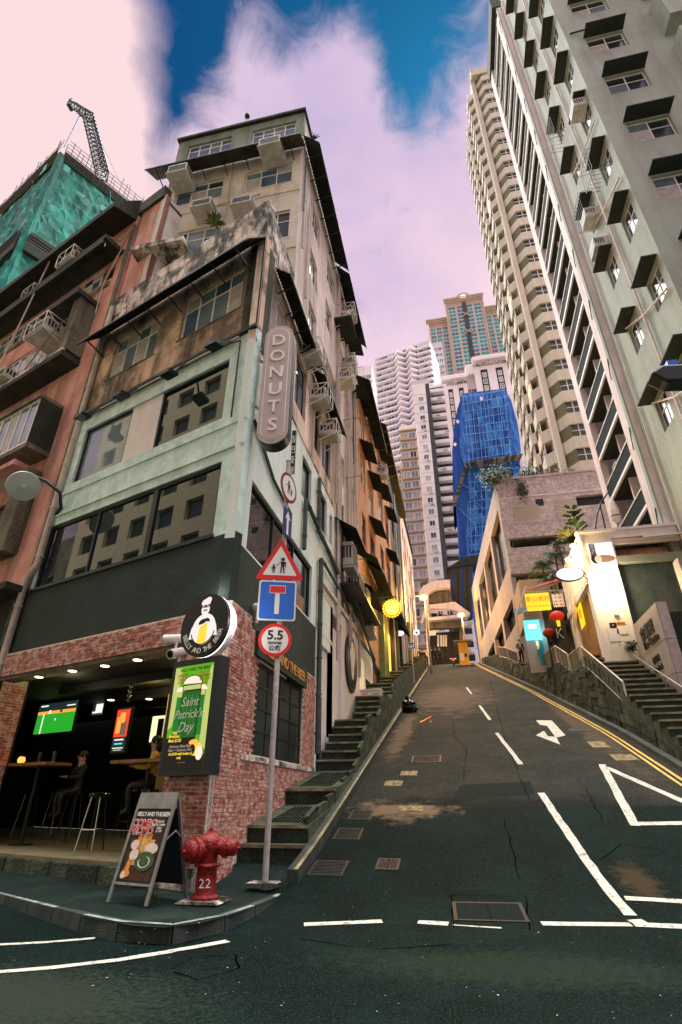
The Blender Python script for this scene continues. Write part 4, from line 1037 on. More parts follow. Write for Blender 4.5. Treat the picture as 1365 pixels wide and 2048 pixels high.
MB().box(FLf, ULs, -8.25, -.7, -.001, 7.1, 7.3).build('canopy', M_('dark_concrete'), PB)
MB().box(FLf, -14.5, -9.5, .5, .6, .5, 4.4).build('shutter', M_('corrugated_dark'), PB)
# down pipes
pipe(PB, [P_(-7.98, -.1, 19.3), P_(-7.98, -.1, 8.0), P_(-8.32, -.12, 7.55), P_(-8.32, -.12, 2.0)], .1, 'pipe_white', 1.7)
pipe(PB, [P_(-8.6, -.1, 6.9), P_(-8.6, -.1, 1.5)], .07, 'pipe_dark', 1.5)
pipe(PB, [P_(-8.3, -.1, 24.6), P_(-9.3, -.3, 20.5), P_(-10.2, -.95, 18.6), P_(-11.6, -.95, 17.0)], .025, 'bamboo', 0, 'cable')
pipe(PB, [P_(-8.5, -.1, 24.0), P_(-8.9, -.3, 21.0), P_(-9.0, -.2, 19.5)], .02, 'pipe_white', 0, 'cable')
pipe(PB, [P_(-13.5, -.9, 25.2), P_(-14.0, -.9, 21.5), P_(-14.6, -.9, 18.0)], .035, 'pipe_white', 0, 'cable')
air_con(FLf, -11.6, 23.7, 'large caged air conditioner under the eave of the pink tenement', 1.0, .6, .95)
air_con(FLf, -15.0, 23.7, 'smaller caged air conditioner at the far left under the pink eave', .8, .5, .7)
air_con(FLf, -11.5, 18.9, 'largest caged air conditioner, jutting from the boxed balcony of the pink tenement', 1.25, .7, 1.1)
air_con(FLf, -13.9, 17.6, 'dark tray air conditioner with a round vent at the left edge', 1.0, .5, 1.0, cage=False)
t = air_con(FLf, -11.6, 11.95, 'white condenser standing on brackets above the round street lamp', 1.0, .75, .45, cage=False)
for k in range(10):
    a = P_(-8.6-.25*k, -.85, 24.9); 
b = MB(); b.beam(P_(-9.4, -.5, 24.5), P_(-8.2, -.5, 23.2), .05); b.beam(P_(-8.2, -.5, 23.2), P_(-8.3, -.1, 24.6), .05); b.beam(P_(-9.4, -.5, 24.5), P_(-8.5, -.9, 22.6), .05)
b.build('clothes_rack', M_('bamboo'), PB)
# wedge balcony of the pale block over the mint roof
P3 = [Vector((-11.6, 12.2, 22.0)), Vector((-9.2, 12.2, 22.0)), Vector((-9.2, 13.38, 22.0)), Vector((-11.6, 13.38, 22.0))]
MB().slab(P3, .25).build('balcony_slab', M_('mould_wall'), UB)

# ================================================================== STREET ROW up the hill on the left
CS = thing('shop_building', 'cream shop front with a big round door emblem and dark portal beside the steps', 'building', (-4.72, 22, 4))
wall(CS, FRf, 20.2, 31.0, 3.6, 8.9, [(20.6, 22.3, 4.2, 8.3), (26.2, 28.0, 5.0, 8.0)], M_('white_wall'))
MB().box(FRf, 17.95, 22.6, .9, 1.0, 2.2, 8.8).build('back_wall', M_('black'), CS)
wall(CS, FRf, 18.0, 20.55, 6.95, 8.9, [(18.4, 20.55, 7.1, 8.5)], M_('cream_wall'), d=-.012)
MB().box(FRf, 18.2, 31.0, -.12, -.03, 8.85, 9.0).build('cornice', M_('cream_wall'), CS)
MB().box(FRf, 18.3, 22.3, .12, .2, 3.0, 7.9).build('shutter', M_('white_wall'), CS)
MB().box(FRf, 26.2, 28.0, .35, .45, 4.6, 8.0).build('lit_lobby_wall', M_('lit_cream'), CS)
# emblem disc
b = MB(); cc_ = FRf.p(24.2, -.03, 7.1); b.lathe(cc_, [(1.3, 0), (1.3, .05), (1.22, .06)], 40, axis=(1, 0, 0)); b.build('round_emblem', M_('black'), CS)
MB().lathe(cc_+Vector((.062, 0, 0)), [(1.08, 0), (1.08, .01)], 40, axis=(1, 0, 0)).build('emblem_face', M_('glass_dark'), CS)
MB().prism(FRf, [(24.2+.5*math.cos(a)*(1+.3*math.sin(3*a)), 7.2+.85*math.sin(a)) for a in [2*math.pi*k/24 for k in range(24)]], -.125, -.11).build('emblem_mark', M_('sign_white'), CS)
MB().box(FRf, 28.4, 29.6, -.05, -.001, 4.8, 7.2).build('door', M_('glass_dark'), CS)
# pipes along the cream wall
pipe(CS, [FRf.p(17.95, -.14, 2.9), FRf.p(17.95, -.14, 9.6)], .09, 'pipe_dark', 1.2)
pipe(CS, [FRf.p(17.5, -.12, 12.9), FRf.p(17.5, -.12, 10.6), FRf.p(22.5, -.12, 10.2), FRf.p(25, -.12, 9.9)], .08, 'pipe_dark', 1.2)
pipe(CS, [FRf.p(15.7, -.12, 9.0), FRf.p(15.7, -.12, 10.9), FRf.p(16.6, -.12, 10.8), FRf.p(22.4, -.12, 10.0)], .08, 'pipe_dark', 1.0)
pipe(CS, [FRf.p(17.95, -.16, 9.6), FRf.p(21.5, -.16, 9.5), FRf.p(24.5, -.16, 9.1)], .06, 'pipe_dark', 1.0)
for k in range(5): pipe(CS, [FRf.p(22.2+.1*k, -.2-.08*k, 9.9), FRf.p(25+.2*k, -.3-.05*k, 9.4-.12*k), FRf.p(30.5, -.25, 8.6-.2*k)], .035, 'pipe_dark', 0, 'cable')
# platform with condensers and a dark hood
MB().box(FRf, 21.2, 27.6, -1.0, -.02, 9.75, 9.85).build('platform', M_('frame_dark'), CS)
MB().corr(FRf.p(20.8, 0, 12.9), FRf.p(24.6, 0, 12.9), FRf.p(20.8, -1.0, 12.2), 16, .02).build('hood', M_('corrugated_dark'), CS)
MB().corr(FRf.p(25.0, 0, 11.6), FRf.p(29.6, 0, 11.6), FRf.p(25.0, -1.0, 11.0), 16, .02).build('hood', M_('corrugated_dark'), CS)
for yy_, z, s in ((22.0, 10.7, 'white condenser with square grille under the dark hood, nearest the corner'), (23.9, 9.9, 'white condenser on the platform, second up the hill'), (25.8, 9.9, 'white condenser on the platform, third up the hill'), (27.6, 9.2, 'white condenser low on the cream wall, farthest up the hill')):
    air_con(FRf, yy_, z, s, 1.1, 1.2, .45, cage=False, d=-.25)
# orange building
OB = thing('orange_building', 'orange painted walk-up with dark sheet metal hoods half way up the hill', 'building', (-4.72, 30, 6))
ow = [(28.3, 30.0, 23.0, 25.2), (31.2, 33.0, 22.6, 24.8), (28.2, 30.0, 19.2, 21.4), (31.4, 33.4, 18.8, 21.0), (28.3, 29.9, 15.2, 17.3), (31.4, 33.6, 15.0, 17.4), (28.6, 30.4, 11.8, 13.6), (37.0, 39.2, 25.0, 27.4), (40.6, 42.6, 25.2, 27.4), (36.5, 38.8, 20.6, 23.2), (40.6, 42.6, 20.8, 23.2), (36.5, 38.5, 16.4, 18.8), (40.2, 42.4, 16.6, 19)]
wall(OB, FRf, 26.62, 35.4, 8.8, 26.6, [h for h in ow if h[0] < 35], M_('orange_wall'))
wall(OB, FRf, 35.4, 44.0, 8.8, 29.6, [h for h in ow if h[0] > 35], M_('orange_wall'))
wall(OB, FRf, 31.0, 44.0, 5.5, 8.8, [(31.3, 34.0, 5.9, 8.6), (35, 37.6, 7, 8.6), (38.6, 43.0, 8, 8.6)], M_('dark_render'))
for h in ow:
    window(OB, FRf, *h, .1, 3, 2, random.choice(('frame_white', 'frame_dark')), ['glass_dark', 'glass_sky', 'curtain'], .06, .06, transom=.65)
for k, h in enumerate(ow):
    if k in (1, 4, 8, 11): continue
    z = h[3]+.55
    b = MB().corr(FRf.p(h[0]-.4, 0, z+.35), FRf.p(h[1]+.4, 0, z+.35), FRf.p(h[0]-.4, -.85, z-.2), 12, .02); b.build('hood', M_('corrugated_dark'), OB)
awning(OB, FRf, 26.6, 35.4, 26.7, 26.0, 1.0, 'corrugated_dark', n=40, ribs=5)
awning(OB, FRf, 35.4, 44.2, 29.7, 29.0, 1.0, 'corrugated_dark', n=40, ribs=5)
MB().box(WF, -12, -4.98, 43.7, 43.98, 8, 29.5).build('wall', M_('orange_wall'), OB)
MB().slab([(-12, 26.7, 26.6), (-4.98, 26.7, 26.6), (-4.98, 35.4, 26.6), (-12, 35.4, 26.6)], .2).build('roof', M_('dirty_concrete'), OB)
MB().slab([(-12, 35.4, 29.6), (-4.98, 35.4, 29.6), (-4.98, 43.9, 29.6), (-12, 43.9, 29.6)], .2).build('roof', M_('dirty_concrete'), OB)
air_con(FRf, 33.9, 14.6, 'white condenser on the orange building below its lowest window', .9, .8, .5, cage=False)
air_con(FRf, 36.4, 24.6, 'small open cage air conditioner high on the orange building', .8, .7, .7)
for (a, c, z) in ((29.5, 36.0, 13.4), (38, 46, 14.0)):
    MB().add([FRf.p(a, -.05, z+.9), FRf.p(c, -.05, z+.9), FRf.p(c, -1.1, z), FRf.p(a, -1.1, z), FRf.p(a, -.05, z+.84), FRf.p(c, -.05, z+.84), FRf.p(c, -1.1, z-.06), FRf.p(a, -1.1, z-.06)], [(0, 1, 2, 3), (7, 6, 5, 4), (0, 4, 5, 1), (1, 5, 6, 2), (2, 6, 7, 3), (3, 7, 4, 0)]).build('awning', M_('awning_green'), OB)
# dark building and pale one at the top of the left row
DB = thing('dark_building', 'narrow dark green building with a pitched canopy beyond the orange one', 'building', (-4.72, 50, 10))
wall(DB, FRf, 44.0, 55.5, 8.5, 30.6, [(45.5, 47.4, 24, 27), (49, 51, 24, 27), (45.5, 47.4, 19, 22), (49, 51, 19, 22)], M_('awning_green'))
for h in ((45.5, 47.4, 24, 27), (49, 51, 24, 27), (45.5, 47.4, 19, 22), (49, 51, 19, 22)): window(DB, FRf, *h, .1, 2, 1, 'frame_dark', 'glass_dark', .07, .06)
MB().box(WF, -11, -4.0, 43.99, 55.5, 30.6, 31.2).build('roof', M_('dark_concrete'), DB)
MB().box(WF, -11, -4.98, 44.0, 44.2, 8.5, 30.6).build('wall', M_('awning_green'), DB)
WB = thing('pale_building', 'pale narrow building at the top of the left hand row', 'building', (-4.72, 60, 13))
ww = [(57+2.9*i, 58.6+2.9*i, 18.5+3.4*j, 20.5+3.4*j) for i in range(5) for j in range(4)]
wall(WB, FRf, 55.5, 71.5, 11, 33.0, ww, M_('tower_pale'))
for h in ww: window(WB, FRf, *h, .1, 2, 1, 'frame_dark', 'glass_dark', .07, .06)
MB().slab([(-11, 55.6, 33.2), (-4.5, 55.6, 33.2), (-4.5, 71.5, 33.2), (-11, 71.5, 33.2)], .3).build('roof', M_('dark_concrete'), WB)
MB().box(WF, -11, -4.98, 55.5, 55.7, 11, 33).build('wall', M_('tower_pale'), WB)
for k, yy_ in enumerate((47, 52, 58, 64)): pipe(WB if k > 1 else DB, [FRf.p(yy_, -.2, 13), FRf.p(yy_, -.2, 29)], .1, 'pipe_white', 3)
# ================================================================== RIGHT: retaining wall, stairs, railings
def xw(y): return min(xr(y)+.28, 6.15)
def sz(y):                                     # height of the stepped walkway on the right
    P = [(18.4, 2.3), (24.0, 4.95), (28.3, 7.25), (31, 7.5), (33.5, 8.6), (37, 8.9), (40, 10.2), (44, 10.6), (52, 13.2), (60, 15.2), (70, 17.3)]
    for (a, p), (b, q) in zip(P, P[1:]):
        if y <= b: return p+(q-p)*max(0, y-a)/(b-a)
    return P[-1][1]
RS = thing('stone_steps', 'broad mossy stone stairs climbing at the right edge above the rough retaining wall', 'steps', (7, 19, 2)); RS['kind'] = 'structure'
y = 14.5; z = zr(14.5)+.1
n_lo = 0
steps = []
zz = zr(14.6)+.15; yy = 14.6
while yy < 28.2:
    rise = .30; run = .30/((5.0-2.35)/5.6) if yy < 24 else .30/((7.25-4.95)/4.3)
    steps.append((yy, zz)); zz += rise if yy > 18 else .22; yy += run if yy > 18 else .62
for i, (y_, z_) in enumerate(steps):
    y1 = steps[i+1][0] if i+1 < len(steps) else 31.0
    zt = steps[i+1][1] if i+1 < len(steps) else z_+.3
    x1 = 12.5 if y_ < 21 else (8.15 if y_ < 26.9 else 6.84)
    x0 = xw(y_)+.12 if y_ > 16 else 6.2
    step_block(RS, x0, x1, y_, y1+.05, z_, zt, z_-1.2, 5 if y_ < 24 else 2, z1b=zt)
zt0 = zt
for (a, b_, n) in ((31.0, 33.5, 4), (37.0, 40.0, 4), (45, 50, 7), (55, 60, 6)):
    for k in range(n):
        ya, yb = a+(b_-a)*k/n, a+(b_-a)*(k+1)/n
        z0_, z1_ = sz(a)+(sz(b_)-sz(a))*k/n, sz(a)+(sz(b_)-sz(a))*(k+1)/n
        step_block(RS, xw(ya)+.12, xw(ya)+2.3, ya, yb, z0_, z1_, z0_-1.5, 2)
for (a, b_) in ((28.3, 31.0), (33.5, 37), (40, 45), (50, 55), (60, 70)):
    x0, x1 = xw(a)+.12, xw(b_)+.12
    MB().add([(x0, a, sz(a)), (x0+2.4, a, sz(a)), (x1+2.4, b_, sz(b_)), (x1, b_, sz(b_)), (x0, a, sz(a)-1.5), (x0+2.4, a, sz(a)-1.5), (x1+2.4, b_, sz(b_)-1.5), (x1, b_, sz(b_)-1.5)],
             [(0, 1, 2, 3), (7, 6, 5, 4), (0, 4, 5, 1), (1, 5, 6, 2), (2, 6, 7, 3), (3, 7, 4, 0)]).build('landing', M_('stone_step'), RS)
RW = thing('retaining_wall', 'rough mossy stone retaining wall between the yellow lines and the right hand stairs', 'wall', (6.2, 15, 1)); RW['kind'] = 'structure'
# backing and separate rubble stones
b = MB(); yy = [14.6+.8*i for i in range(70)]
for y_ in yy:
    x = xw(y_)+.13; b.v += [(x, y_, zr(y_)-.2), (x, y_, sz(y_)+.02), (x+.2, y_, sz(y_)+.02)]
for i in range(len(yy)-1): b.f += [(3*i, 3*i+3, 3*i+4, 3*i+1), (3*i+1, 3*i+4, 3*i+5, 3*i+2)]; b.m += [0, 0]
b.build('wall_core', M_('moss_stone'), RW)
cnt = 0; rest = MB()
y = 14.7
while y < 66:
    w = random.uniform(.4, .75); c = y+w; h = 0; z0 = zr(y)+.0
    while z0 < sz((y+c)/2)-.05:
        hh = random.uniform(.24, .42); z1 = min(z0+hh, sz((y+c)/2)); dz = (sz(c)-sz(y)); dr = zr(c)-zr(y)
        px = xw(y)+.10+random.uniform(-.035, .02); g = .014
        off_ = random.uniform(-.08, .08)
        A = [(px, y+g, z0+g), (px+.1, y+g, z0+g), (px+.1, y+g, z1-g), (px+.02, y+g, z1-g)]; px2 = px-(xw(y)-xw(c))
        B = [(px2, c-g, z0+g+dr), (px2+.1, c-g, z0+g+dr), (px2+.1, c-g, z1-g+dr), (px2+.02, c-g, z1-g+dr)]
        m = random.choice(('moss_stone', 'step_riser', 'stone_step'))
        if cnt < 290: MB().loft(A, B).build('wall_stone', M_(m), RW); cnt += 1
        else: rest.loft(A, B)
        z0 = z1
    y = c
rest.build('wall_stones', M_('moss_stone'), RW, kind='stuff')
# railings: galvanised panels following the flights
RL = thing('railing', 'galvanised steel railing zigzagging along the top of the right hand stairs', 'railing', (6.2, 24, 5))
def rail_run(ya, yb, za=None, zb=None):
    za = sz(ya) if za is None else za; zb = sz(yb) if zb is None else zb
    P = lambda y, h: (xw(y)+.16, y, za+(zb-za)*(y-ya)/(yb-ya)+h)
    MB().tube([P(ya, .0), P(ya, 1.05), P(yb, 1.05), P(yb, .0)], .035, 8).build('handrail', M_('pipe_white'), RL, smooth=True)
    MB().tube([P(ya, .14), P(yb, .14)], .028, 6).build('bottom_rail', M_('steel_grey'), RL)
    n = max(3, int((yb-ya)/.13))
    for k in range(1, n):
        y_ = ya+(yb-ya)*k/n
        MB().tube([P(y_, .14), P(y_, 1.05)], .013 if k % 6 else .026, 5).build('baluster', M_('steel_grey'), RL)
rail_run(23.3, 28.3); rail_run(28.5, 31.0, 7.3, 7.45); rail_run(31.2, 33.5); rail_run(33.7, 37); rail_run(37.2, 40); rail_run(46, 50); rail_run(50.2, 54.8)
MB().tube([(8.05, 18.6, 3.4), (8.05, 24, 6.0), (7.9, 26.6, 7.4)], .03, 6).build('handrail', M_('steel_grey'), RL)
for y_ in (18.7, 20.4, 22.2, 24): MB().tube([(8.05, y_, 2.4+(y_-18.6)*.47), (8.05, y_, 3.4+(y_-18.6)*.48)], .025, 6).build('post', M_('steel_grey'), RL)

# ---- stone pillar sign
PS = thing('stone_sign', 'tall granite slab sign with dark raised lettering standing beside the stairs', 'sign', (8.2, 23.1, 4.5))
for k, (z0, z1) in enumerate(((3.2, 4.7), (4.72, 5.9), (5.92, 7.2), (7.22, 8.72))):
    MB().box(WF, 8.2, 8.21, 23.12, 26.55, z0, z1).build('face_slab', M_('marble_grey'), PS)
    MB().box(WF, 8.22, 8.6, 23.1, 23.13, z0, z1).build('edge_slab', M_('marble_pink'), PS)
MB().box(WF, 8.215, 8.6, 23.14, 26.55, 3.1, 8.70).build('core', M_('dark_concrete'), PS)
SFr = Fr((8.2, 0), (0, -1))
text(PS, '會富居', SFr, -24.9, -.02, 8.0, .62, 'sign_black', ext=.02, bold=.012, name='raised_lettering')
text(PS, 'The Centre', SFr, -24.75, -.02, 7.52, .44, 'sign_black', ext=.02, bold=.01, name='raised_lettering')
text(PS, '停車場', SFr, -24.7, -.02, 6.75, .30, 'sign_black', ext=.015, bold=.006, name='raised_lettering')
text(PS, 'Car Park', SFr, -24.7, -.02, 6.4, .30, 'sign_black', ext=.015, bold=.006, name='raised_lettering')
MB().box(WF, 8.6, 11.5, 24.2, 24.4, 3.2, 8.6).build('dark_gate', M_('frame_dark'), PS)
PS2 = thing('stone_pillar', 'second granite pillar cut off by the right edge of the picture', 'pillar', (9.3, 22.6, 4))
for z0, z1 in ((3.2, 5.2), (5.22, 7.2), (7.22, 8.9), (8.92, 10.3)):
    MB().box(WF, 9.25, 9.9, 22.4, 23.0, z0, z1).build('block', M_('marble_grey'), PS2)

# ================================================================== cream shop building
CR = thing('shop_building', 'low cream shop building with purple awning and warm lit porch above the right stairs', 'building', (6.86, 27, 6))
YC = 27.0
CFr = Fr((0, YC), (1, 0)); SF = Fr((6.86, 0), (0, -1))
topz = CFr.at(1155, 1068)[1]
xL = 6.86
bz = CFr.at(1180, 1152)[1]
pl = px_rect(CFr, [(1184, 1160), (1237, 1155), (1277, 1324), (1221, 1331)])
lo = 6.6
xm = CFr.at(1250, 1240)[0]
wall(CR, CFr, xL, 8.35, lo, topz, [], M_('cream_wall'), th=.3)
wall(CR, CFr, 8.35, 11.55, bz+.9, topz, [(8.45, 11.55, bz+.95, topz-.75)], M_('white_wall'), th=.3)
MB().box(WF, xL-.06, 11.6, YC-.08, YC+.3, topz, topz+.14).build('coping', M_('white_wall'), CR)
MB().box(WF, 8.35, 11.55, YC-.15, YC+.25, bz+.55, bz+.88).build('beam', M_('tower_beige'), CR)
MB().box(WF, 8.3, 11.55, YC+.35, YC+.5, 3.0, bz+.55).build('rendered_wall', M_('grey_render'), CR)
MB().box(WF, 8.45, 11.55, YC+.9, YC+1.0, bz+.9, topz-.7).build('recess_wall', M_('pink_wall'), CR)
MB().box(WF, 8.27, 8.36, YC-.05, YC+.34, lo, bz+.6).build('corner_post', M_('white_wall'), CR)
MB().box(WF, xL-.03, xL+.09, YC-.05, YC+.1, lo-.2, topz).build('corner_post', M_('white_wall'), CR)
# underside and wood soffit wedge at the foot
MB().box(WF, xL, 8.3, YC, YC+3, lo-.12, lo-.02).build('soffit', M_('dirty_concrete'), CR)
MB().box(WF, xL+.1, 8.2, YC+2.2, YC+2.3, 5.4, lo-.12).build('glass_lobby', M_('glass_dark'), CR)
# awning
MB().add([(8.4, YC-.05, topz-.42), (11.6, YC-.05, topz-.42), (11.6, YC-1.4, topz-1.0), (9.4, YC-1.4, topz-1.0), (8.4, YC-.05, topz-.47), (11.6, YC-.05, topz-.47), (11.6, YC-1.4, topz-1.1), (9.4, YC-1.4, topz-1.1)],
         [(0, 1, 2, 3), (7, 6, 5, 4), (0, 4, 5, 1), (1, 5, 6, 2), (2, 6, 7, 3), (3, 7, 4, 0)]).build('awning', M_('awning_purple'), CR)
MB().beam((9.4, YC-1.41, topz-1.05), (11.6, YC-1.41, topz-1.05), .06).build('awning_rail', M_('frame_white'), CR)
# lit lamp in the porch wall
MB().prism(CFr, [(7.62+.62*math.cos(a), bz-.42+.26*math.sin(a)) for a in [math.pi*k/12 for k in range(13)]], -.10, -.01).build('wall_lamp', M_('lamp_white'), CR)
def lamp(loc, e, col=(1, .62, .22), r=.12, name='lamp_light'):
    l = bpy.data.lights.new(name, 'POINT'); l.energy = e*1.15; l.color = col; l.shadow_soft_size = r
    o = bpy.data.objects.new(name, l); COL.objects.link(o); o.location = loc; return o
lamp((7.6, YC-.7, bz-.75), 85, (1, .72, .38), .2)
text(CR, 'MAKE ROOM', CFr, 7.6, -.02, bz-1.0, .16, 'gold_letter', name='lettering')
MB().lathe(CFr.p(7.75, -.02, bz-2.0), [(.11, 0), (.11, .08), (.06, .09)], 16, axis=(0, -1, 0)).build('bell', M_('frame_white'), CR)
for (px_, py_, w, h, m, s, nm) in ((1226, 1251, .30, .26, 'sign_black', '>', 'notice'), (1241, 1247, .42, .14, 'gold_letter', 'Mind it!', 'notice'), (1228, 1270, .48, .60, 'sign_white', '', 'notice'), (1244, 1260, .46, .40, 'cream_wall', '', 'notice')):
    u, z = CFr.at(px_, py_)
    o = MB().box(CFr, u-w/2, u+w/2, -.03, -.002, z-h/2, z+h/2).build(nm, M_(m), CR)
    if s: text(CR, s, CFr, u, -.035, z, h*.7, 'sign_white' if m == 'sign_black' else 'sign_black')
for k in range(5): MB().box(CFr, 7.9-.2, 7.9+.18, -.036, -.031, 8.1+.1*k, 8.13+.1*k)
t = thing('lightbox_sign', 'white lightbox with blue side strip and a pale portrait on the cream parapet', 'sign', tuple(CFr.p(7.5, -.1, 12)))
q = px_rect(CFr, [(1172, 1088), (1222, 1082), (1236, 1129), (1186, 1136)], -.1)
MB().box(CFr, q[0], q[1], -.16, -.01, q[2], q[3]).build('box', M_('frame_white'), t)
MB().box(CFr, q[0]+.04, q[1]-.04, -.168, -.161, q[2]+.05, q[3]-.05).build('lit_face', M_('beauty_lit'), t)
MB().box(CFr, q[0]+.06, q[0]+.32, -.176, -.169, q[2]+.45, q[3]-.08).build('strip', M_('sign_navy'), t)
text(t, 'BEAUTY', CFr, q[0]+.19, -.18, (q[2]+q[3])/2+.12, .24, 'sign_white', rot=R(-90))
u0, z0 = (q[0]+q[1])/2+.05, q[2]+.38
MB().prism(CFr, [(u0+.5*math.cos(a), z0+.2*math.sin(a)) for a in [2*math.pi*k/20 for k in range(20)]], -.176, -.169).build('portrait', M_('skin'), t)
MB().prism(CFr, [(u0-.42+.2*math.cos(a), z0+.02+.26*math.sin(a)) for a in [2*math.pi*k/16 for k in range(16)]], -.184, -.177).build('portrait_hair', M_('hair_black'), t)
MB().prism(CFr, [(u0-.3+.17*math.cos(a), z0+.0+.2*math.sin(a)) for a in [2*math.pi*k/16 for k in range(16)]], -.19, -.185).build('portrait_face', M_('sign_white'), t)
# oval lit sign
t = thing('oval_sign', 'white lit oval sign on a bracket at the corner of the cream building', 'sign', tuple(CFr.p(6.4, -1, 10.5)))
OF = Fr((0, 26.4), (1, 0)); u, z = OF.at(1139, 1149)
ow_, oh = .68, .36
ell = lambda k_: [(u+ow_*k_*math.cos(a), z+oh*k_*math.sin(a)) for a in [2*math.pi*k/36 for k in range(36)]]
MB().prism(OF, ell(1.0), -.09, .09).build('rim', M_('frame_dark'), t); MB().prism(OF, ell(.93), -.10, -.091).build('lit_face', M_('sign_lit'), t)
text(t, 'MADERA', OF, u, -.11, z, .15, 'neon_face', spacing=1.5)
for dz in (.12, -.12): MB().beam(OF.p(u+ow_-.05, 0, z+dz), (xL, 27.0, z+dz), .04).build('bracket', M_('frame_dark'), t)
# street-side wall of the cream building
wall(CR, SF, -33.0, -27.31, 7.2, topz, [(-31.8, -27.7, 7.2, 11.0)], M_('cream_wall'), th=.25)
for k in range(9): MB().box(SF, -31.8+.467*k+.01, -31.8+.467*(k+1)-.01, .15, .2, 7.2, 11.0).build('wood_panel', M_('wood'), CR)
MB().box(SF, -31.8, -27.6, .06, .075, 7.25, 10.95).build('glass', M_('glass'), CR) if False else None
MB().box(SF, -33.0, -27.0, -.10, -.002, 11.05, 11.35).build('beam', M_('cream_wall'), CR)
for k in range(14):
    MB().box(SF, -32.8+.42*k, -32.65+.42*k, -.05, -.003, 11.4, topz-.1).build('louvre', M_('cream_wall'), CR)
MB().slab([(xL, YC+.3, topz-.2), (11.5, YC+.3, topz-.2), (11.5, 33, topz-.2), (xL, 33, topz-.2)], .2).build('roof', M_('dirty_concrete'), CR)
MB().add([(xL-.9, 28.2, 8.8), (xL-.9, 28.3, 8.8), (xL, 30.6, 10.9), (xL, 30.5, 10.9), (xL-.9, 28.2, 9.5), (xL-.9, 28.3, 9.5), (xL, 30.6, 11.8), (xL, 30.5, 11.8)], [(0, 1, 2, 3), (4, 5, 6, 7), (0, 3, 7, 4), (1, 2, 6, 5), (0, 1, 5, 4), (3, 2, 6, 7)]).build('stair_stringer', M_('white_wall'), CR)
# two bright lamps at the top of the street side
for (px_, py_, s) in ((1146, 1092, 'upper'), (1136, 1119, 'lower')):
    p = X_at(px_, py_, 6.55)
    t = thing('wall_lamp', '%s of the two glaring warm floodlights on the corner of the cream building' % s, 'lamp', tuple(p))
    MB().ball(p, .14, 12, 8, (1, 1, .8)).build('bulb', M_('lamp_white'), t, smooth=True)
    MB().beam(p+Vector((.05, .1, .1)), (xL, p.y+.15, p.z+.2), .05).build('arm', M_('frame_dark'), t)
    lamp(p+Vector((-.2, -.25, -.1)), 90, (1, .62, .25), .15)
# yellow porcelain shop sign, notices, lanterns
YF = Fr((0, 33.5), (1, 0))
t = thing('shop_sign', 'yellow hanging shop sign with red characters above the stairs', 'sign', tuple(YF.p(5.6, 0, 11)))
q = px_rect(YF, [(1049, 1188), (1097, 1186), (1103, 1220), (1055, 1222)])
MB().box(YF, q[0], q[1], -.06, .06, q[2], q[3]).build('board', M_('yellow_sign'), t)
text(t, '東山瓷莊', YF, (q[0]+q[1])/2, -.07, q[2]+(q[3]-q[2])*.64, .36, 'sign_red', spacing=1.05)
text(t, 'TUNG SHAN PORCELAIN CO', YF, (q[0]+q[1])/2, -.07, q[2]+(q[3]-q[2])*.24, .125, 'sign_red')
t = thing('notice_board', 'white notice board with rows of small print beside the yellow sign', 'sign', tuple(YF.p(7, 0, 11)))
q = px_rect(YF, [(1103, 1188), (1129, 1187), (1131, 1213), (1108, 1215)])
MB().box(YF, q[0], q[1], -.03, .03, q[2], q[3]).build('board', M_('sign_white'), t)
for j in range(4):
    for i in range(3): MB().box(YF, q[0]+.12+.26*i, q[0]+.24+.26*i, -.036, -.031, q[2]+.12+.22*j, q[2]+.18+.22*j).build('print', M_('sign_red' if (i+j) % 3 else 'sign_black'), t)
t = thing('shop_sign', 'second yellow sign seen through the porch of the cream building', 'sign', (7.0, 31, 10.5))
q = px_rect(Fr((0, 31.5), (1, 0)), [(1165, 1183), (1182, 1181), (1186, 1214), (1170, 1217)])
MB().box(SF, -30.4, -29.4, -.05, -.01, 9.7, 10.9).build('board', M_('yellow_sign'), t)
text(t, '莊', SF, -29.9, -.06, 10.4, .5, 'sign_red')
for (px_, py_, r, y_, lab) in ((1114, 1232, .42, 33.0, 'red paper lantern with a yellow tassel hanging under the notice board'), (1099, 1266, .40, 34.5, 'dark unlit paper lantern beside the cyan shop front')):
    p = Y_at(px_, py_, y_); t = thing('lantern', lab, 'lantern', tuple(p))
    dark = 'dark' in lab
    pr = [(r*.3, -r*.7), (r*.75, -r*.5), (r, -r*.15), (r, r*.15), (r*.75, r*.5), (r*.3, r*.7)]
    MB().lathe(p, pr, 18).build('shade', M_('lantern_red' if not dark else 'awning_red'), t, smooth=True)
    MB().lathe(p-Vector((0, 0, r*1.5)), [(r*.22, 0), (r*.28, r*.8)], 10).build('tassel', M_('yellow_sign' if not dark else 'black'), t)
    MB().tube([p+Vector((0, 0, r*.7)), p+Vector((0, 0, r*2.2))], .015, 5).build('cord', M_('black'), t)
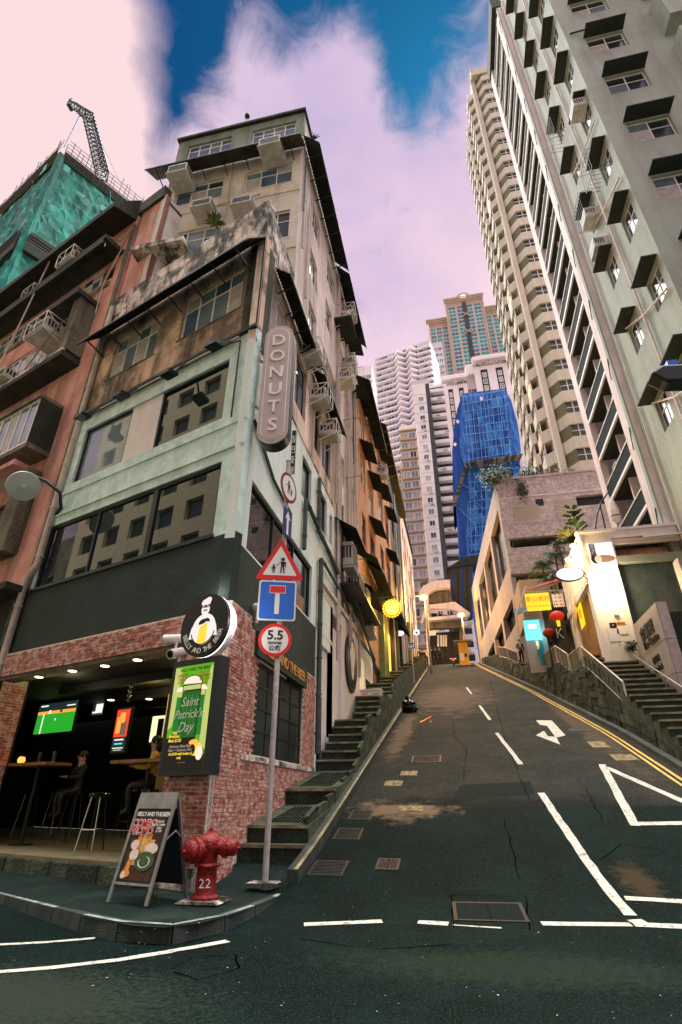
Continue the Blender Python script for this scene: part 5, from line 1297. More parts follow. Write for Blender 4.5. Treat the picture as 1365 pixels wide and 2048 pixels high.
# row of small shops between the cream building and the stone one
SH = thing('shop_row', 'small dark shop fronts with a cyan lit window and red awning along the stairs', 'building', (7, 36, 9))
wall(SH, SF, -45.5, -33.0, 8.6, 12.8, [(-36.5, -33.4, 8.9, 11.6), (-44.5, -38, 9.4, 12.2)], M_('dark_render'), th=.2)
MB().box(SF, -45.5, -33.0, .9, 1.0, 8.6, 12.8).build('back_wall', M_('black'), SH)
KF = Fr((0, 36.8), (1, 0)); q = px_rect(KF, [(1046, 1244), (1078, 1237), (1083, 1280), (1052, 1282)])
MB().box(KF, q[0], 6.86, -.02, .05, 8.8, q[3]+.1).build('shop_front', M_('fin_grey'), SH)
MB().box(KF, q[0], q[1], -.08, -.021, q[2], q[3]).build('lit_window', M_('cyan_lit'), SH)
MB().box(KF, q[0]+.25, q[1]-.2, -.09, -.081, q[3]-.6, q[3]-.3).build('lit_panel', M_('sign_lit'), SH)
MB().box(KF, q[0]+.6, q[1], -.06, -.021, q[2]-1.6, q[2]-.05).build('door_glass', M_('glass_teal'), SH)
lamp((5.9, 36.0, q[2]+.4), 15, (.35, .85, 1), .3)
b = MB(); A = [KF.p(q[0]-.6, -1.0, q[3]+.15), KF.p(q[1]+.3, -.9, q[3]+.65), KF.p(q[1]+.4, .1, q[3]+1.1), KF.p(q[0]-.5, .1, q[3]+.8)]
b.loft(A, [a+Vector((0, 0, .06)) for a in A]); b.build('awning', M_('awning_green'), SH)
# red awning on white rods
AF = Fr((0, 35), (1, 0)); q2 = [AF.at(*p) for p in ((1052, 1173), (1114, 1148), (1118, 1165), (1055, 1186))]
A = [AF.p(q2[0][0], .8, q2[0][1]), AF.p(q2[1][0], .8, q2[1][1]), AF.p(q2[2][0], -.6, q2[2][1]-.1), AF.p(q2[3][0], -.6, q2[3][1])]
MB().loft(A, [a+Vector((0, 0, .05)) for a in A]).build('awning', M_('awning_red'), SH)
for (a, c) in (((1052, 1174), (1030, 1234)), ((1053, 1187), (1128, 1183)), ((1068, 1186), (1120, 1166)), ((1030, 1234), (1075, 1215))):
    pa, pc = AF.at(*a), AF.at(*c); MB().tube([AF.p(pa[0], -.3, pa[1]), AF.p(pc[0], -.3, pc[1])], .04, 6).build('rod', M_('pipe_white'), SH)
u, z = AF.at(1118, 1270)
text(SH, 'K', AF, u, -.3, z, .9, 'sign_white', sx=.8)
MB().box(AF, u-.8, 6.9, -.28, -.2, 8.6, z+1.9).build('black_wall', M_('black'), SH)

# ================================================================== stone-clad building
SB = thing('stone_clad_building', 'low rough stone-clad building with planted terraces and slanting ribbon openings', 'building', (5.5, 46, 11))
YS = 46.0
BF = Fr((0, YS), (1, 0)); z_t = BF.at(991, 963)[1]; z_b = BF.at(1011, 1078)[1]; xs = BF.at(991, 963)[0]
wall(SB, BF, xs, 17, z_b, z_t, [px_rect(BF, [(1151, 994), (1215, 984), (1215, 1005), (1156, 1014)])], M_('stone_clad'), th=.5)
for k, rr in enumerate(([(1025, 1013), (1077, 1008), (1079, 1036), (1031, 1042)], [(1111, 999), (1148, 996), (1155, 1036), (1117, 1040)])):
    h = px_rect(BF, rr); n = 14
    for i in range(n): MB().box(BF, h[0], h[1], -.07, -.002, h[2]+(h[3]-h[2])*i/n, h[2]+(h[3]-h[2])*(i+.6)/n).build('louvre', M_('bay_beige'), SB)
u, z = BF.at(1078, 1005); MB().box(BF, u-.3, u+.4, -.03, -.002, z-.35, z+.35).build('vent', M_('black'), SB)
MB().box(BF, xs, 17, -.03, -.002, z_t-2.0, z_t-1.92).build('string_course', M_('white_wall'), SB)
MB().box(BF, xs-.05, 17, -.12, .5, z_t, z_t+.2).build('coping', M_('stone_clad'), SB)
h = px_rect(BF, [(1151, 994), (1215, 984), (1215, 1005), (1156, 1014)]); MB().box(BF, h[0], h[1], .45, .5, h[2], h[3]).build('dark_opening', M_('black'), SB)
MB().box(BF, xs+.3, 17, 2.0, 2.2, 9.5, z_b).build('back_wall', M_('dark_concrete'), SB)
MB().box(BF, xs+.2, 17, .02, 2.0, z_b-.15, z_b-.002).build('soffit', M_('dirty_concrete'), SB)
lv = [(1100, 1151), (1190, 1240)]
for k, (a, c) in enumerate(lv):
    z1 = BF.at(1022, a)[1]; z0 = BF.at(1026, c)[1]
    wall(SB, BF, xs-.02*k, 15, z0, z1, [], M_('stone_clad'), th=.35, d=-.4-.2*k); MB().box(BF, xs+.1, 15, -.05, 2.0, z0-.15, z0+.25).build('terrace', M_('dirty_concrete'), SB)
LF = Fr((3.3, 76), (xs-3.3, YS-76))
Lw = math.hypot(xs-3.3, YS-76)
bands = [(z_b-.2, z_t), (z_b-5.2, z_b-2.6), (z_b-10.2, z_b-7.6)]
for k, (a, c) in enumerate(bands):
    wall(SB, LF, 0, Lw, a if k else z_t-2.3, c, [], M_('fin_grey'), th=.4)
wall(SB, LF, 0, Lw, z_b-2.6, z_t-2.3, [(1.2+7.2*i, 7.4+7.2*i, z_b-2.5, z_t-2.5) for i in range(4)][:4], M_('fin_grey'), th=.4)
wall(SB, LF, 0, Lw, z_b-7.6, z_b-5.2, [(1.2+7.2*i, 7.4+7.2*i, z_b-7.5, z_b-5.3) for i in range(4)], M_('fin_grey'), th=.4)
wall(SB, LF, 0, Lw, 9, z_b-10.2, [(3+9*i, 9+9*i, 12, z_b-10.4) for i in range(3)], M_('fin_grey'), th=.4)
MB().box(LF, 0, Lw, .6, .7, 8, z_t-2.5).build('dark_interior', M_('glass_dark'), SB)
MB().slab([tuple(BF.p(xs, .3, z_t-.3)), tuple(BF.p(17, .3, z_t-.3)), (17, 76, z_t-.3), (3.4, 76, z_t-.3)], .3).build('roof', M_('dirty_concrete'), SB)
MB().box(WF, 5.3, 5.9, 45.2, 46.2, 9, z_b-6).build('pier', M_('fin_grey'), SB)

# ================================================================== NEAR TOWER on the right
NT = thing('residential_tower', 'beige residential tower with concrete sunshades filling the upper right', 'building', (11.6, 19.6, 3))
TX, TY = 11.6, 19.6
TF = Fr((0, TY), (1, 0)); TS = Fr((TX, 0), (0, -1))
colA = [(19.95, 21.9), (23.5, 25.2)]
zA = [30.5-5.35*2 + 5.35*i for i in range(10)]; zB = [z_+.4 for z_ in zA]
hA = [(-21.6, -20.1, z_-2.15, z_-.15) for z_ in zA]; hB = [(-25.0, -23.6, z_-2.1, z_-.15) for z_ in zB]
wall(NT, TS, -27.4, -TY-.36, 3, 76, hA+hB, M_('tower_beige'), th=.35)
zF = []
hF = []
for (a, c) in (((1178, 75), (1244, 44)), ((1218, 145), (1290, 112)), ((1265, 227), (1345, 192))):
    u0, z0 = TF.at(*a, -.6); u1, z1 = TF.at(*c, -.6); zF.append(((u0+u1)/2, (z0+z1)/2))
zs_ = zF[-1][1]; uc = zF[1][0]
zF = [zs_+5.35*i for i in range(-4, 9)]
hF = [(uc-1.15, uc+1.15, z_-2.2, z_-.2) for z_ in zF]; hG = [(uc+5.2, uc+7.0, z_-2.4+1, z_-.4+1) for z_ in zF]
wall(NT, TF, TX, 32, 3, 76, hF+hG, M_('tower_beige'), th=.35)
for h in hF+hG:
    window(NT, TF, h[0], h[1], h[2], h[3], .16, 2, 2, 'frame_white', ['glass_dark', 'glass_sky', 'curtain', 'glass_dark'], .07, .06, transom=.6)
for h in hA+hB:
    window(NT, TS, h[0], h[1], h[2], h[3], .16, 2, 2, 'frame_white', ['glass_dark', 'glass_dark', 'glass_sky'], .07, .06, transom=.6)
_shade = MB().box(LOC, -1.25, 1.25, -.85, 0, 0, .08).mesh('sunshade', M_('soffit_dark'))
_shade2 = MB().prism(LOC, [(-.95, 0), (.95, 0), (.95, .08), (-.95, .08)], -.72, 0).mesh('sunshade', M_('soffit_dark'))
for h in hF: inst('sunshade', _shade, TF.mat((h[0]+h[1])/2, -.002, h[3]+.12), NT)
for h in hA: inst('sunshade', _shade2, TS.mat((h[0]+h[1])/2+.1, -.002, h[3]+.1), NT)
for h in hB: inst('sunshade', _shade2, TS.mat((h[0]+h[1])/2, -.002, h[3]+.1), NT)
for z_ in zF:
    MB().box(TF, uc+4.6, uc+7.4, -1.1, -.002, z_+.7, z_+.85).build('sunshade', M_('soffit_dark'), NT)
    MB().box(TF, uc+3.2, uc+4.6, -1.2, -.002, z_-2.3, z_+1.3).build('bay', M_('tower_beige'), NT)
MB().box(TF, TX, TX+.7, -.05, -.002, 3, 76).build('corner_band', M_('tower_beige'), NT)
MB().box(TS, -28.9, -27.4, -.35, .3, 3, 76).build('pier', M_('tower_pale'), NT)
MB().box(TS, -27.75, -27.4, -.45, -.352, 3, 76).build('pier', M_('tower_beige'), NT)
MB().box(TS, -36.1, -35.0, -.15, .3, 3, 83).build('pier', M_('tower_pale'), NT)
MB().box(TS, -36.1, -28.9, 1.8, 2.0, 3, 82).build('wall', M_('tower_pale'), NT)
MB().box(WF, TX+.3, 32, 36.0, 36.3, 3, 82).build('wall', M_('tower_pale'), NT)
zk = 26.5-3.35*5
k = 0
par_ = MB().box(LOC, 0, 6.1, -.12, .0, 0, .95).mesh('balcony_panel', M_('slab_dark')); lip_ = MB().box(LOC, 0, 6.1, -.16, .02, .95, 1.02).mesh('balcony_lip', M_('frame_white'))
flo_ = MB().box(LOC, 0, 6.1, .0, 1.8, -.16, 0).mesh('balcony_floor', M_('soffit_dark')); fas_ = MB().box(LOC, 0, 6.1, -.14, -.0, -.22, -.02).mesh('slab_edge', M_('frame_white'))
fin_ = MB().box(LOC, 0, .18, .3, 1.8, 0, 3.19).mesh('partition', M_('tower_pale'))
while zk < 80:
    for me in (par_, lip_, flo_, fas_): inst(me.name, me, TS.mat(-35.0, 0, zk), NT)
    inst('partition', fin_, TS.mat(-32.1, 0, zk), NT)
    for a in (-34.6, -31.6): window(NT, TS, a, a+2.2, zk+1.0, zk+2.7, 1.72, 3, 1, 'frame_white', ['glass_dark', 'glass_sky', 'curtain'], .06, .05)
    if k < 16 and (k % 3 != 2):
        air_con(TS, (-33.6, -30.3, -29.9)[k % 3], zk+1.25, 'air conditioner standing in the recessed balcony, %s floor up the beige tower' % ('first', 'second', 'third', 'fourth', 'fifth', 'sixth', 'seventh', 'eighth', 'ninth', 'tenth', 'eleventh', 'twelfth', 'thirteenth', 'fourteenth', 'fifteenth', 'sixteenth')[k], .9, .7, .5, cage=False, d=.75, group='air conditioners in the recessed balconies of the beige tower')
    zk += 3.35; k += 1
MB().box(TS, -36.1, -28.9, -.3, 2, 80.5, 83).build('parapet', M_('soffit_dark'), NT)
pipe(NT, [TS.p(-22.6, -.15, 76), TS.p(-22.6, -.15, 10)], .07, 'tower_pale', 2.7); pipe(NT, [TS.p(-26.6, -.12, 76), TS.p(-26.6, -.12, 10)], .05, 'tower_pale', 2.7)
for z_ in (24.0, 33, 39, 18.5): pipe(NT, [TS.p(-24.9, -.12, z_+1.5), TS.p(-22.6, -.15, z_), TS.p(-19.9, -.15, z_-1.2)], .055, 'tower_pale', 1.0)
for k in range(12): pipe(NT, [TS.p(-28.2, -.4, 14+5.3*k), TS.p(-27.6, -.5, 15.2+5.3*k)], .03, 'frame_dark', 0, 'crack_pipe')
for (z_, u_, lab) in ((zA[4]-1.0, -20.6, 'dark air conditioner boxed under a sunshade on the street side of the beige tower'), (zA[3]-1.9, -23.9, 'window unit with a louvred front inside a rusty cage on the beige tower'), (zA[3]-4.6, -24.1, 'old condenser heaped with brackets, lowest on the beige tower street side')):
    air_con(TS, u_, z_, lab, 1.0, .8, .8, cage=False)
for (u_, z_) in ((-24.4, zB[5]-2.6), (-24.3, zB[3]-1.6), (-21.6, zA[3]-1.2)):
    b = MB()
    for k in range(7):
        b.tube([TS.p(u_-.8+.27*k, -.02, z_), TS.p(u_-.8+.27*k, -.8, z_), TS.p(u_-.8+.27*k, -.8, z_+1.8), TS.p(u_-.8+.27*k, -.02, z_+2.0)], .014, 4)
    b.tube([TS.p(u_-.8, -.8, z_), TS.p(u_+.82, -.8, z_)], .02, 4); b.tube([TS.p(u_-.8, -.8, z_+1.8), TS.p(u_+.82, -.8, z_+1.8)], .02, 4)
    b.build('window_cage', M_('frame_dark'), NT, kind='stuff')
pipe(NT, [TF.p(TX+.3, -.15, zF[6]+.7), TF.p(TX+3.2, -.15, zF[6]+.9)], .06, 'frame_dark', 0)
pipe(NT, [TF.p(17.2, -1.6, zF[3]+2.8), TF.p(16.0, -1.5, zF[3]+2.0), TF.p(16.0, -1.0, zF[3]+.7)], .28, 'black', 0, 'duct')

# ================================================================== TALL BAY-WINDOW TOWER
BT = thing('bay_window_tower', 'very tall beige tower with rows of faceted bay windows receding up the hill', 'building', (13.2, 52, 15))
BX, BY, BZ = 13.2, 52.0, 117.0
GF = Fr((0, BY), (1, 0)); GS = Fr((BX, 0), (0, -1))
MB().box(WF, BX+.3, 34, BY+.3, 66, 10, BZ).build('wall', M_('bay_beige'), BT)
MB().box(GS, -66, -52, 0, .3, 12, BZ+1).build('wall', M_('bay_beige'), BT)
MB().box(GF, BX, 34, 0, .3, 12, BZ+1).build('wall', M_('bay_beige'), BT)
MB().box(GF, BX-.2, BX+.45, -.3, -.002, 12, BZ+1.5).build('corner_fin', M_('bay_beige'), BT)
MB().box(GS, -57.9, -57.2, -.12, -.002, 12, BZ).build('dark_strip', M_('glass_dark'), BT)
def bay(u0, u1, pr, ch, h0, H, left=True, right=True):
    """spandrel band, chamfered cheek panels in olive, window strip"""
    P = [(u0, 0), (u0+ch, -pr), (u1-(ch if right else 0), -pr), (u1, 0)]
    b = MB(); A = [LOC.p(u, d, 0) for u, d in P]; B = [LOC.p(u, d, h0) for u, d in P]; b.loft(A, B, 0)
    C_ = [LOC.p(u, d+.02, h0) for u, d in (P[0], P[1])]; D_ = [LOC.p(u, d+.02, H) for u, d in (P[0], P[1])]
    b.add([C_[0], C_[1], D_[1], D_[0]], [(0, 1, 2, 3)], 1)
    w = MB(); a, c = u0+ch, u1-(ch if right else 0)
    w.poly([LOC.p(a, -pr+.25, h0), LOC.p(c, -pr+.25, h0), LOC.p(c, -pr+.25, H), LOC.p(a, -pr+.25, H)], 0)
    n = max(2, int((c-a)/.75))
    for k in range(n+1): w.box(LOC, a+(c-a)*k/n-.04, a+(c-a)*k/n+.04, -pr+.17, -pr+.24, h0, H, 1)
    w.box(LOC, a, c, -pr+.165, -pr+.24, h0+(H-h0)*.5, h0+(H-h0)*.5+.06, 1)
    return b.mesh('bay', [M_('bay_beige'), M_('bay_olive')]), w.mesh('window', [M_('glass_dark'), M_('frame_white')])
FH = 3.16
bF = bay(13.75, 22, 1.3, 1.0, 1.55, FH, right=False)
bS = [bay(0, 3.9, 1.0, .9, 1.6, FH), bay(0, 3.7, 1.0, .9, 1.6, FH)]
z = 15.5; k = 0
while z < BZ-1.5:
    inst('bay', bF[0], GF.mat(0, 0, z), BT); inst('window', bF[1], GF.mat(0, 0, z), BT)
    for j, (u_, m_) in enumerate(((-57.0, 0), (-62.0, 1), (-65.9, 1))):
        inst('bay', bS[m_][0], GS.mat(u_, 0, z+.4*j), BT); inst('window', bS[m_][1], GS.mat(u_, 0, z+.4*j), BT)
    z += FH; k += 1
MB().box(GF, BX-.1, 34, -1.3, .3, BZ-1, BZ+1.2).build('parapet', M_('bay_beige'), BT)
p = GF.p(16.4, -.9, 15.5+FH*14+2.2); b = MB().ball(p, .3); b.build('lit_lamp', M_('lamp_warm'), BT)
for k_ in (9, 14, 21): MB().box(GS, -56.0, -54.2, -.95, -.8, 15.5+FH*k_+1.7, 15.5+FH*k_+3.0).build('lit_window', M_('window_glow'), BT)
# ================================================================== BACKGROUND TOWERS
def tower_box(par, fr, u0, u1, dep, z0, z1, m, name='wall', d=0.0):
    return MB().box(fr, u0, u1, d, d+dep, z0, z1).build(name, M_(m), par)
def grid(par, fr, u0, u1, z0, z1, nu, nz, w, h, gm, fm='frame_white', d=0.0, ac=0.0, name='window', recess=.12):
    """windows of a far facade, each its own object: frame with glass set back in it"""
    me = []
    for g in gm:
        b = MB(); f = .14
        b.box(LOC, -w/2, w/2, -.10, .0, -h/2, -h/2+f, 1); b.box(LOC, -w/2, w/2, -.10, 0, h/2-f, h/2, 1)
        b.box(LOC, -w/2, -w/2+f, -.10, 0, -h/2+f, h/2-f, 1); b.box(LOC, w/2-f, w/2, -.10, 0, -h/2+f, h/2-f, 1); b.box(LOC, -f*.3, f*.3, -.10, 0, -h/2+f, h/2-f, 1)
        b.poly([LOC.p(-w/2+f, -.04, -h/2+f), LOC.p(w/2-f, -.04, -h/2+f), LOC.p(w/2-f, -.04, h/2-f), LOC.p(-w/2+f, -.04, h/2-f)], 0)
        me.append(b.mesh('window', [M_(g), M_(fm)]))
    acm = MB().box(LOC, -.35, .35, -.6, -.0, -.3, .25).mesh('air_conditioner_box', M_('ac_white')) if ac else None
    for j in range(nz):
        for i in range(nu):
            u = u0+(u1-u0)*(i+.5)/nu; z = z0+(z1-z0)*(j+.5)/nz
            inst(name, random.choice(me), fr.mat(u, d, z), par)
            if ac and random.random() < ac: inst('air_conditioner_box', acm, fr.mat(u+w*.3, d, z-h*.5-.35), par)
def pxspan(y, *pts):
    f = Fr((0, y), (1, 0)); q = [f.at(*p) for p in pts]; return f, q
GLS = ['glass_sky', 'glass_dark', 'glass_blue', 'curtain']
# --- small white block far left of the gap
f1, q = pxspan(130, (700, 737), (743, 733), (745, 1000)); z1 = q[0][1]
T1 = thing('residential_tower', 'small white tower just showing above the orange roofs at the left of the gap', 'tower', tuple(f1.p(-14, 0, 12)))
tower_box(T1, f1, q[0][0], q[1][0], 12, 12, z1, 'tower_white')
grid(T1, f1, q[0][0]+1, q[1][0]-.5, z1-50, z1-3, 4, 13, 1.9, 1.9, GLS, ac=.3)
for j in range(13): tower_box(T1, f1, q[0][0], q[1][0]+.4, .5, z1-50+3.6*j-.3, z1-50+3.6*j, 'tower_white', 'ledge', -.5)
# --- wide lilac tower with zigzag balconies
a = Y_at(858, 682, 150); f2 = Fr((a.x, a.y), (.974, -.228)); ul = f2.at(750, 716)[0]; zt = a.z
T2 = thing('residential_tower', 'wide lilac grey tower with zigzag pointed balconies, widest of the far towers', 'tower', (a.x, a.y, 12))
tower_box(T2, f2, ul, 0, 14, 12, zt, 'tower_lilac')
nf = 34; fh = (zt-62)/nf
u1_, u2_ = ul*.66, ul*.22                       # zigzag zone
sl = MB().box(LOC, 0, -ul, -.5, 0, 0, .75).mesh('floor_band', M_('tower_white'))
zg = MB(); n = 2; wz = (u2_-u1_)/n
for k in range(n):
    a0 = u1_+wz*k; P = [(a0, 0), (a0+wz*.5, -2.6), (a0+wz, 0)]
    zg.loft([LOC.p(u, d, 0) for u, d in P], [LOC.p(u, d, 1.1) for u, d in P])
zm = zg.mesh('balcony', M_('tower_white'))
wl_ = []
for (a0, a1, cnt) in ((ul+.6, u1_-.3, 5), (u2_+.4, -.4, 4)):
    for k in range(cnt):
        c0 = a0+(a1-a0)*k/cnt; wl_.append((c0+.2, c0+(a1-a0)/cnt-.2))
wmm = [MB().poly([LOC.p(0, -.08, 0), LOC.p(1.5, -.08, 0), LOC.p(1.5, -.08, 1.25), LOC.p(0, -.08, 1.25)], 0).box(LOC, .7, .78, -.14, -.09, 0, 1.25, 1).mesh('window', [M_(g), M_('frame_white')]) for g in GLS]
drk = MB().box(LOC, u1_, u2_, -.05, 0, 0, 1.3).mesh('recess', M_('glass_blue'))
for j in range(nf):
    z = 62+fh*j
    inst('floor_band', sl, f2.mat(ul, 0, z), T2); inst('balcony', zm, f2.mat(0, 0, z), T2); inst('recess', drk, f2.mat(0, 0, z+.9), T2)
    for k, (c0, c1) in enumerate(wl_):
        if (j*9+k) < 300: inst('window', random.choice(wmm), f2.mat(c0, 0, z+.85), T2)
tower_box(T2, f2, -7, -.2, 8, zt, zt+2.5, 'tower_lilac', 'roof_room', 2)
# --- lilac column behind it
f2b, q = pxspan(165, (858, 688), (884, 680), (884, 900)); T2b = thing('residential_tower', 'narrow blue grey tower squeezed between the zigzag tower and the green glazed one', 'tower', tuple(f2b.p(q[0][0], 0, 12)))
tower_box(T2b, f2b, q[0][0], q[1][0], 12, 12, q[0][1], 'tower_lilac'); grid(T2b, f2b, q[0][0]+.4, q[1][0]-.4, q[0][1]-60, q[0][1]-2, 3, 18, 1.6, 1.9, ['glass_blue', 'glass_sky'])
# --- white slab with dark edge
f3, q = pxspan(120, (824, 770), (850, 768), (858, 768)); z3 = q[0][1]
T3 = thing('residential_tower', 'plain white slab tower with few small windows and a dark vertical edge', 'tower', tuple(f3.p(q[0][0], 0, 12)))
ua, ub, uc_ = q[0][0], q[1][0], q[2][0]
tower_box(T3, f3, ua, ub, 14, 12, z3, 'tower_white'); tower_box(T3, f3, ub, uc_, 14, 12, z3, 'glass_dark', 'dark_edge', .3)
tower_box(T3, f3, ua-.2, uc_, 10, z3, z3+2.4, 'tower_lilac', 'roof_room', 1)
nfl = 26
for j in range(nfl): MB().box(f3, ua, ub, -.05, -.002, z3-4-3.3*j, z3-3.85-3.3*j).build('joint', M_('tower_lilac'), T3)
grid(T3, f3, ub-2.6, ub-.4, z3-4-3.3*nfl, z3-4, 1, nfl, 1.5, 1.6, GLS, ac=.35)
# --- balcony stack right of the white slab
f5, q = pxspan(124, (856, 770), (886, 766)); z5 = q[0][1]+1
T5 = thing('residential_tower', 'white tower with dark open balconies stacked beside the plain slab', 'tower', tuple(f5.p(q[0][0], 0, 12)))
tower_box(T5, f5, q[0][0], q[1][0]+1, 12, 12, z5, 'tower_white', d=1.6)
b1 = MB().box(LOC, 0, (q[1][0]-q[0][0])*.9, 0, 1.5, 0, 1.2).mesh('balcony', M_('tower_white')); b2 = MB().box(LOC, 0, (q[1][0]-q[0][0])*.9, 1.4, 1.55, 1.2, 2.9).mesh('recess', M_('glass_dark')); b3 = MB().box(LOC, .6, 1.8, -.4, 0, .3, .9).mesh('air_conditioner_box', M_('ac_white'))
for j in range(32):
    z = z5-4-3.05*j; inst('balcony', b1, f5.mat(q[0][0]+.4, 0, z), T5); inst('recess', b2, f5.mat(q[0][0]+.4, 0, z), T5)
    if j % 2: inst('air_conditioner_box', b3, f5.mat(q[0][0]+.8+(j % 3), 0, z), T5)
# --- tan block with ledges
f4, q = pxspan(100, (799, 862), (832, 860)); z4 = q[0][1]
T4 = thing('residential_tower', 'lower tan striped tower in front, each storey with a ledge and white windows', 'tower', tuple(f4.p(q[0][0], 0, 12)))
tower_box(T4, f4, q[0][0], q[1][0], 10, 12, z4, 'tower_tan'); tower_box(T4, f4, q[0][0], q[1][0], 9, z4, z4+1.8, 'cream_wall', 'roof_room', .5)
n4 = 24
grid(T4, f4, q[0][0]+.1, q[1][0]-.1, z4-2.6*n4-.4, z4-.4, 2, n4, (q[1][0]-q[0][0])*.42, 1.75, ['curtain', 'curtain', 'glass_sky', 'glass_dark'])
led = MB().box(LOC, 0, q[1][0]-q[0][0]+.2, -.45, 0, 0, .35).mesh('ledge', M_('tower_gold'))
for j in range(n4+1): inst('ledge', led, f4.mat(q[0][0]-.1, 0, z4-.4-2.6*j), T4)
f4b, q = pxspan(104, (776, 930), (799, 925)); T4b = thing('residential_tower', 'cream tower half hidden behind the left hand roofs, with rounded balcony bands', 'tower', tuple(f4b.p(q[0][0], 0, 12)))
tower_box(T4b, f4b, q[0][0], q[1][0]+.5, 10, 12, q[0][1], 'tower_white'); grid(T4b, f4b, q[0][0], q[1][0], q[0][1]-44, q[0][1]-1, 2, 16, 1.9, 1.5, GLS)
led = MB().box(LOC, 0, q[1][0]-q[0][0], -.8, 0, 0, .8).mesh('balcony', M_('tower_white'))
for j in range(17): inst('balcony', led, f4b.mat(q[0][0], 0, q[0][1]-1.2-2.69*j), T4b)
# --- big white tower with tall piers
f6, q = pxspan(135, (884, 752), (930, 738), (945, 722), (1005, 705), (1040, 735)); 
T6 = thing('residential_tower', 'broad white tower with tall window slots behind the blue scaffold', 'tower', tuple(f6.p(8, 0, 12)))
uL, uR = q[0][0], q[3][0]; zl, zr6 = q[0][1], q[3][1]
tower_box(T6, f6, uL, q[1][0], 12, 12, zl, 'tower_white'); tower_box(T6, f6, q[2][0], uR+1, 12, 12, zr6, 'tower_white')
tower_box(T6, f6, q[1][0], q[2][0], 9, 12, zl+3, 'tower_white', d=3)
tower_box(T6, f6, q[2][0]-2.5, q[2][0], 8, zl, zr6-2, 'tower_white', 'roof_room', 1)
for (a0, a1, zz_) in ((uL, q[1][0], zl), (q[2][0], uR+1, zr6)):
    w = a1-a0
    for j, k in enumerate((.18, .62)):
        MB().box(f6, a0+w*k, a0+w*(k+.2), -.05, -.002, 30, zz_-6).build('window_slot', M_('frame_dark'), T6)
        grid(T6, f6, a0+w*(k+.04), a0+w*(k+.16), zz_-66, zz_-7, 1, 22, w*.12, 2.0, ['curtain', 'glass_sky', 'curtain'], d=-.06)
    MB().box(f6, a0-.4, a1+.4, -1.2, -.002, zz_-2.6, zz_-1.4).build('balcony', M_('tower_white'), T6)
    MB().box(f6, a0-.2, a1+.2, -1.0, -.002, zz_-4.4, zz_-3.8).build('balcony', M_('mould_wall'), T6)
grid(T6, f6, q[1][0], q[2][0], zl-50, zl-4, 2, 15, 1.6, 1.8, ['glass_dark', 'glass_sky'], d=2.9, ac=.9)
f6b, q = pxspan(128, (1010, 735), (1062, 738)); z6 = Y_at(1010, 735, 128).z
tower_box(T6, f6b, q[0][0], q[1][0]+3, 10, 12, z6-8, 'tower_white', 'side_wing', 2)
grid(T6, f6b, q[0][0]+.5, q[1][0]+2, z6-78, z6-10, 3, 22, 1.7, 1.8, GLS, d=1.95, ac=.5)
# --- gold and green crowned tower far away
f7, q = pxspan(220, (856, 648), (893, 640), (891, 613), (962, 596), (966, 622), (1012, 614))
T7 = thing('residential_tower', 'farthest tower, green glazed with copper coloured stepped crown and round top window', 'tower', tuple(f7.p(20, 0, 12)))
blk = ((q[0][0], q[1][0]+1, q[0][1], 3), (q[2][0], q[3][0], q[2][1], 5), (q[4][0]-1, q[5][0]+6, q[4][1], 4))
for k, (a0, a1, zt_, nu) in enumerate(blk):
    dd = -2.5 if k == 1 else 0
    tower_box(T7, f7, a0, a1, 14, 12, zt_, 'tower_gold', d=dd)
    zb_ = zt_-52
    grid(T7, f7, a0+.8, a1-.8, zb_, zt_-4, nu if k != 1 else 4, 17, (a1-a0-1.6)/(nu if k != 1 else 4)*.88, 2.5, ['glass_teal', 'glass_teal', 'glass_blue'], 'frame_white', d=dd, recess=.1)
    for e in range(3): tower_box(T7, f7, a0-.5-e*.3, a1+.5+e*.3, 2, zt_-1.0+e*1.2, zt_-.2+e*1.2, 'tower_gold', 'cornice', dd-.7-e*.2)
    for e in range(2):
        uu = a0+(a1-a0)*e; tower_box(T7, f7, uu-.5, uu+.5, .8, 60, zt_-1.2, 'white_wall' if k != 1 else 'tower_gold', 'pilaster', dd-.6)
a0, a1, zt_ = blk[1][:3]; cx = (a0+a1)/2
MB().box(f7, cx-1.1, cx+1.1, -2.9, -2.52, 60, zt_-2).build('dark_slot', M_('glass_dark'), T7)
MB().prism(f7, [(cx-3.6, zt_), (cx+3.6, zt_)] + [(cx+3.6*math.cos(t), zt_+2+3.2*math.sin(t)) for t in [math.pi*k/14 for k in range(15)]], -3.2, -1).build('arched_crown', M_('tower_gold'), T7)
MB().prism(f7, [(cx+1.8*math.cos(t), zt_+2+1.6*math.sin(t)) for t in [2*math.pi*k/16 for k in range(16)]], -3.35, -3.21).build('crown_window', M_('sign_lit'), T7)
for zz_ in (zt_-14, zt_-27): MB().beam(f7.p(cx-2.2, -3.1, zz_), f7.p(cx+2.2, -3.1, zz_+4), .5).build('cross_brace', M_('tower_gold'), T7); MB().beam(f7.p(cx+2.2, -3.3, zz_), f7.p(cx-2.2, -3.3, zz_+4), .5).build('cross_brace', M_('tower_gold'), T7)

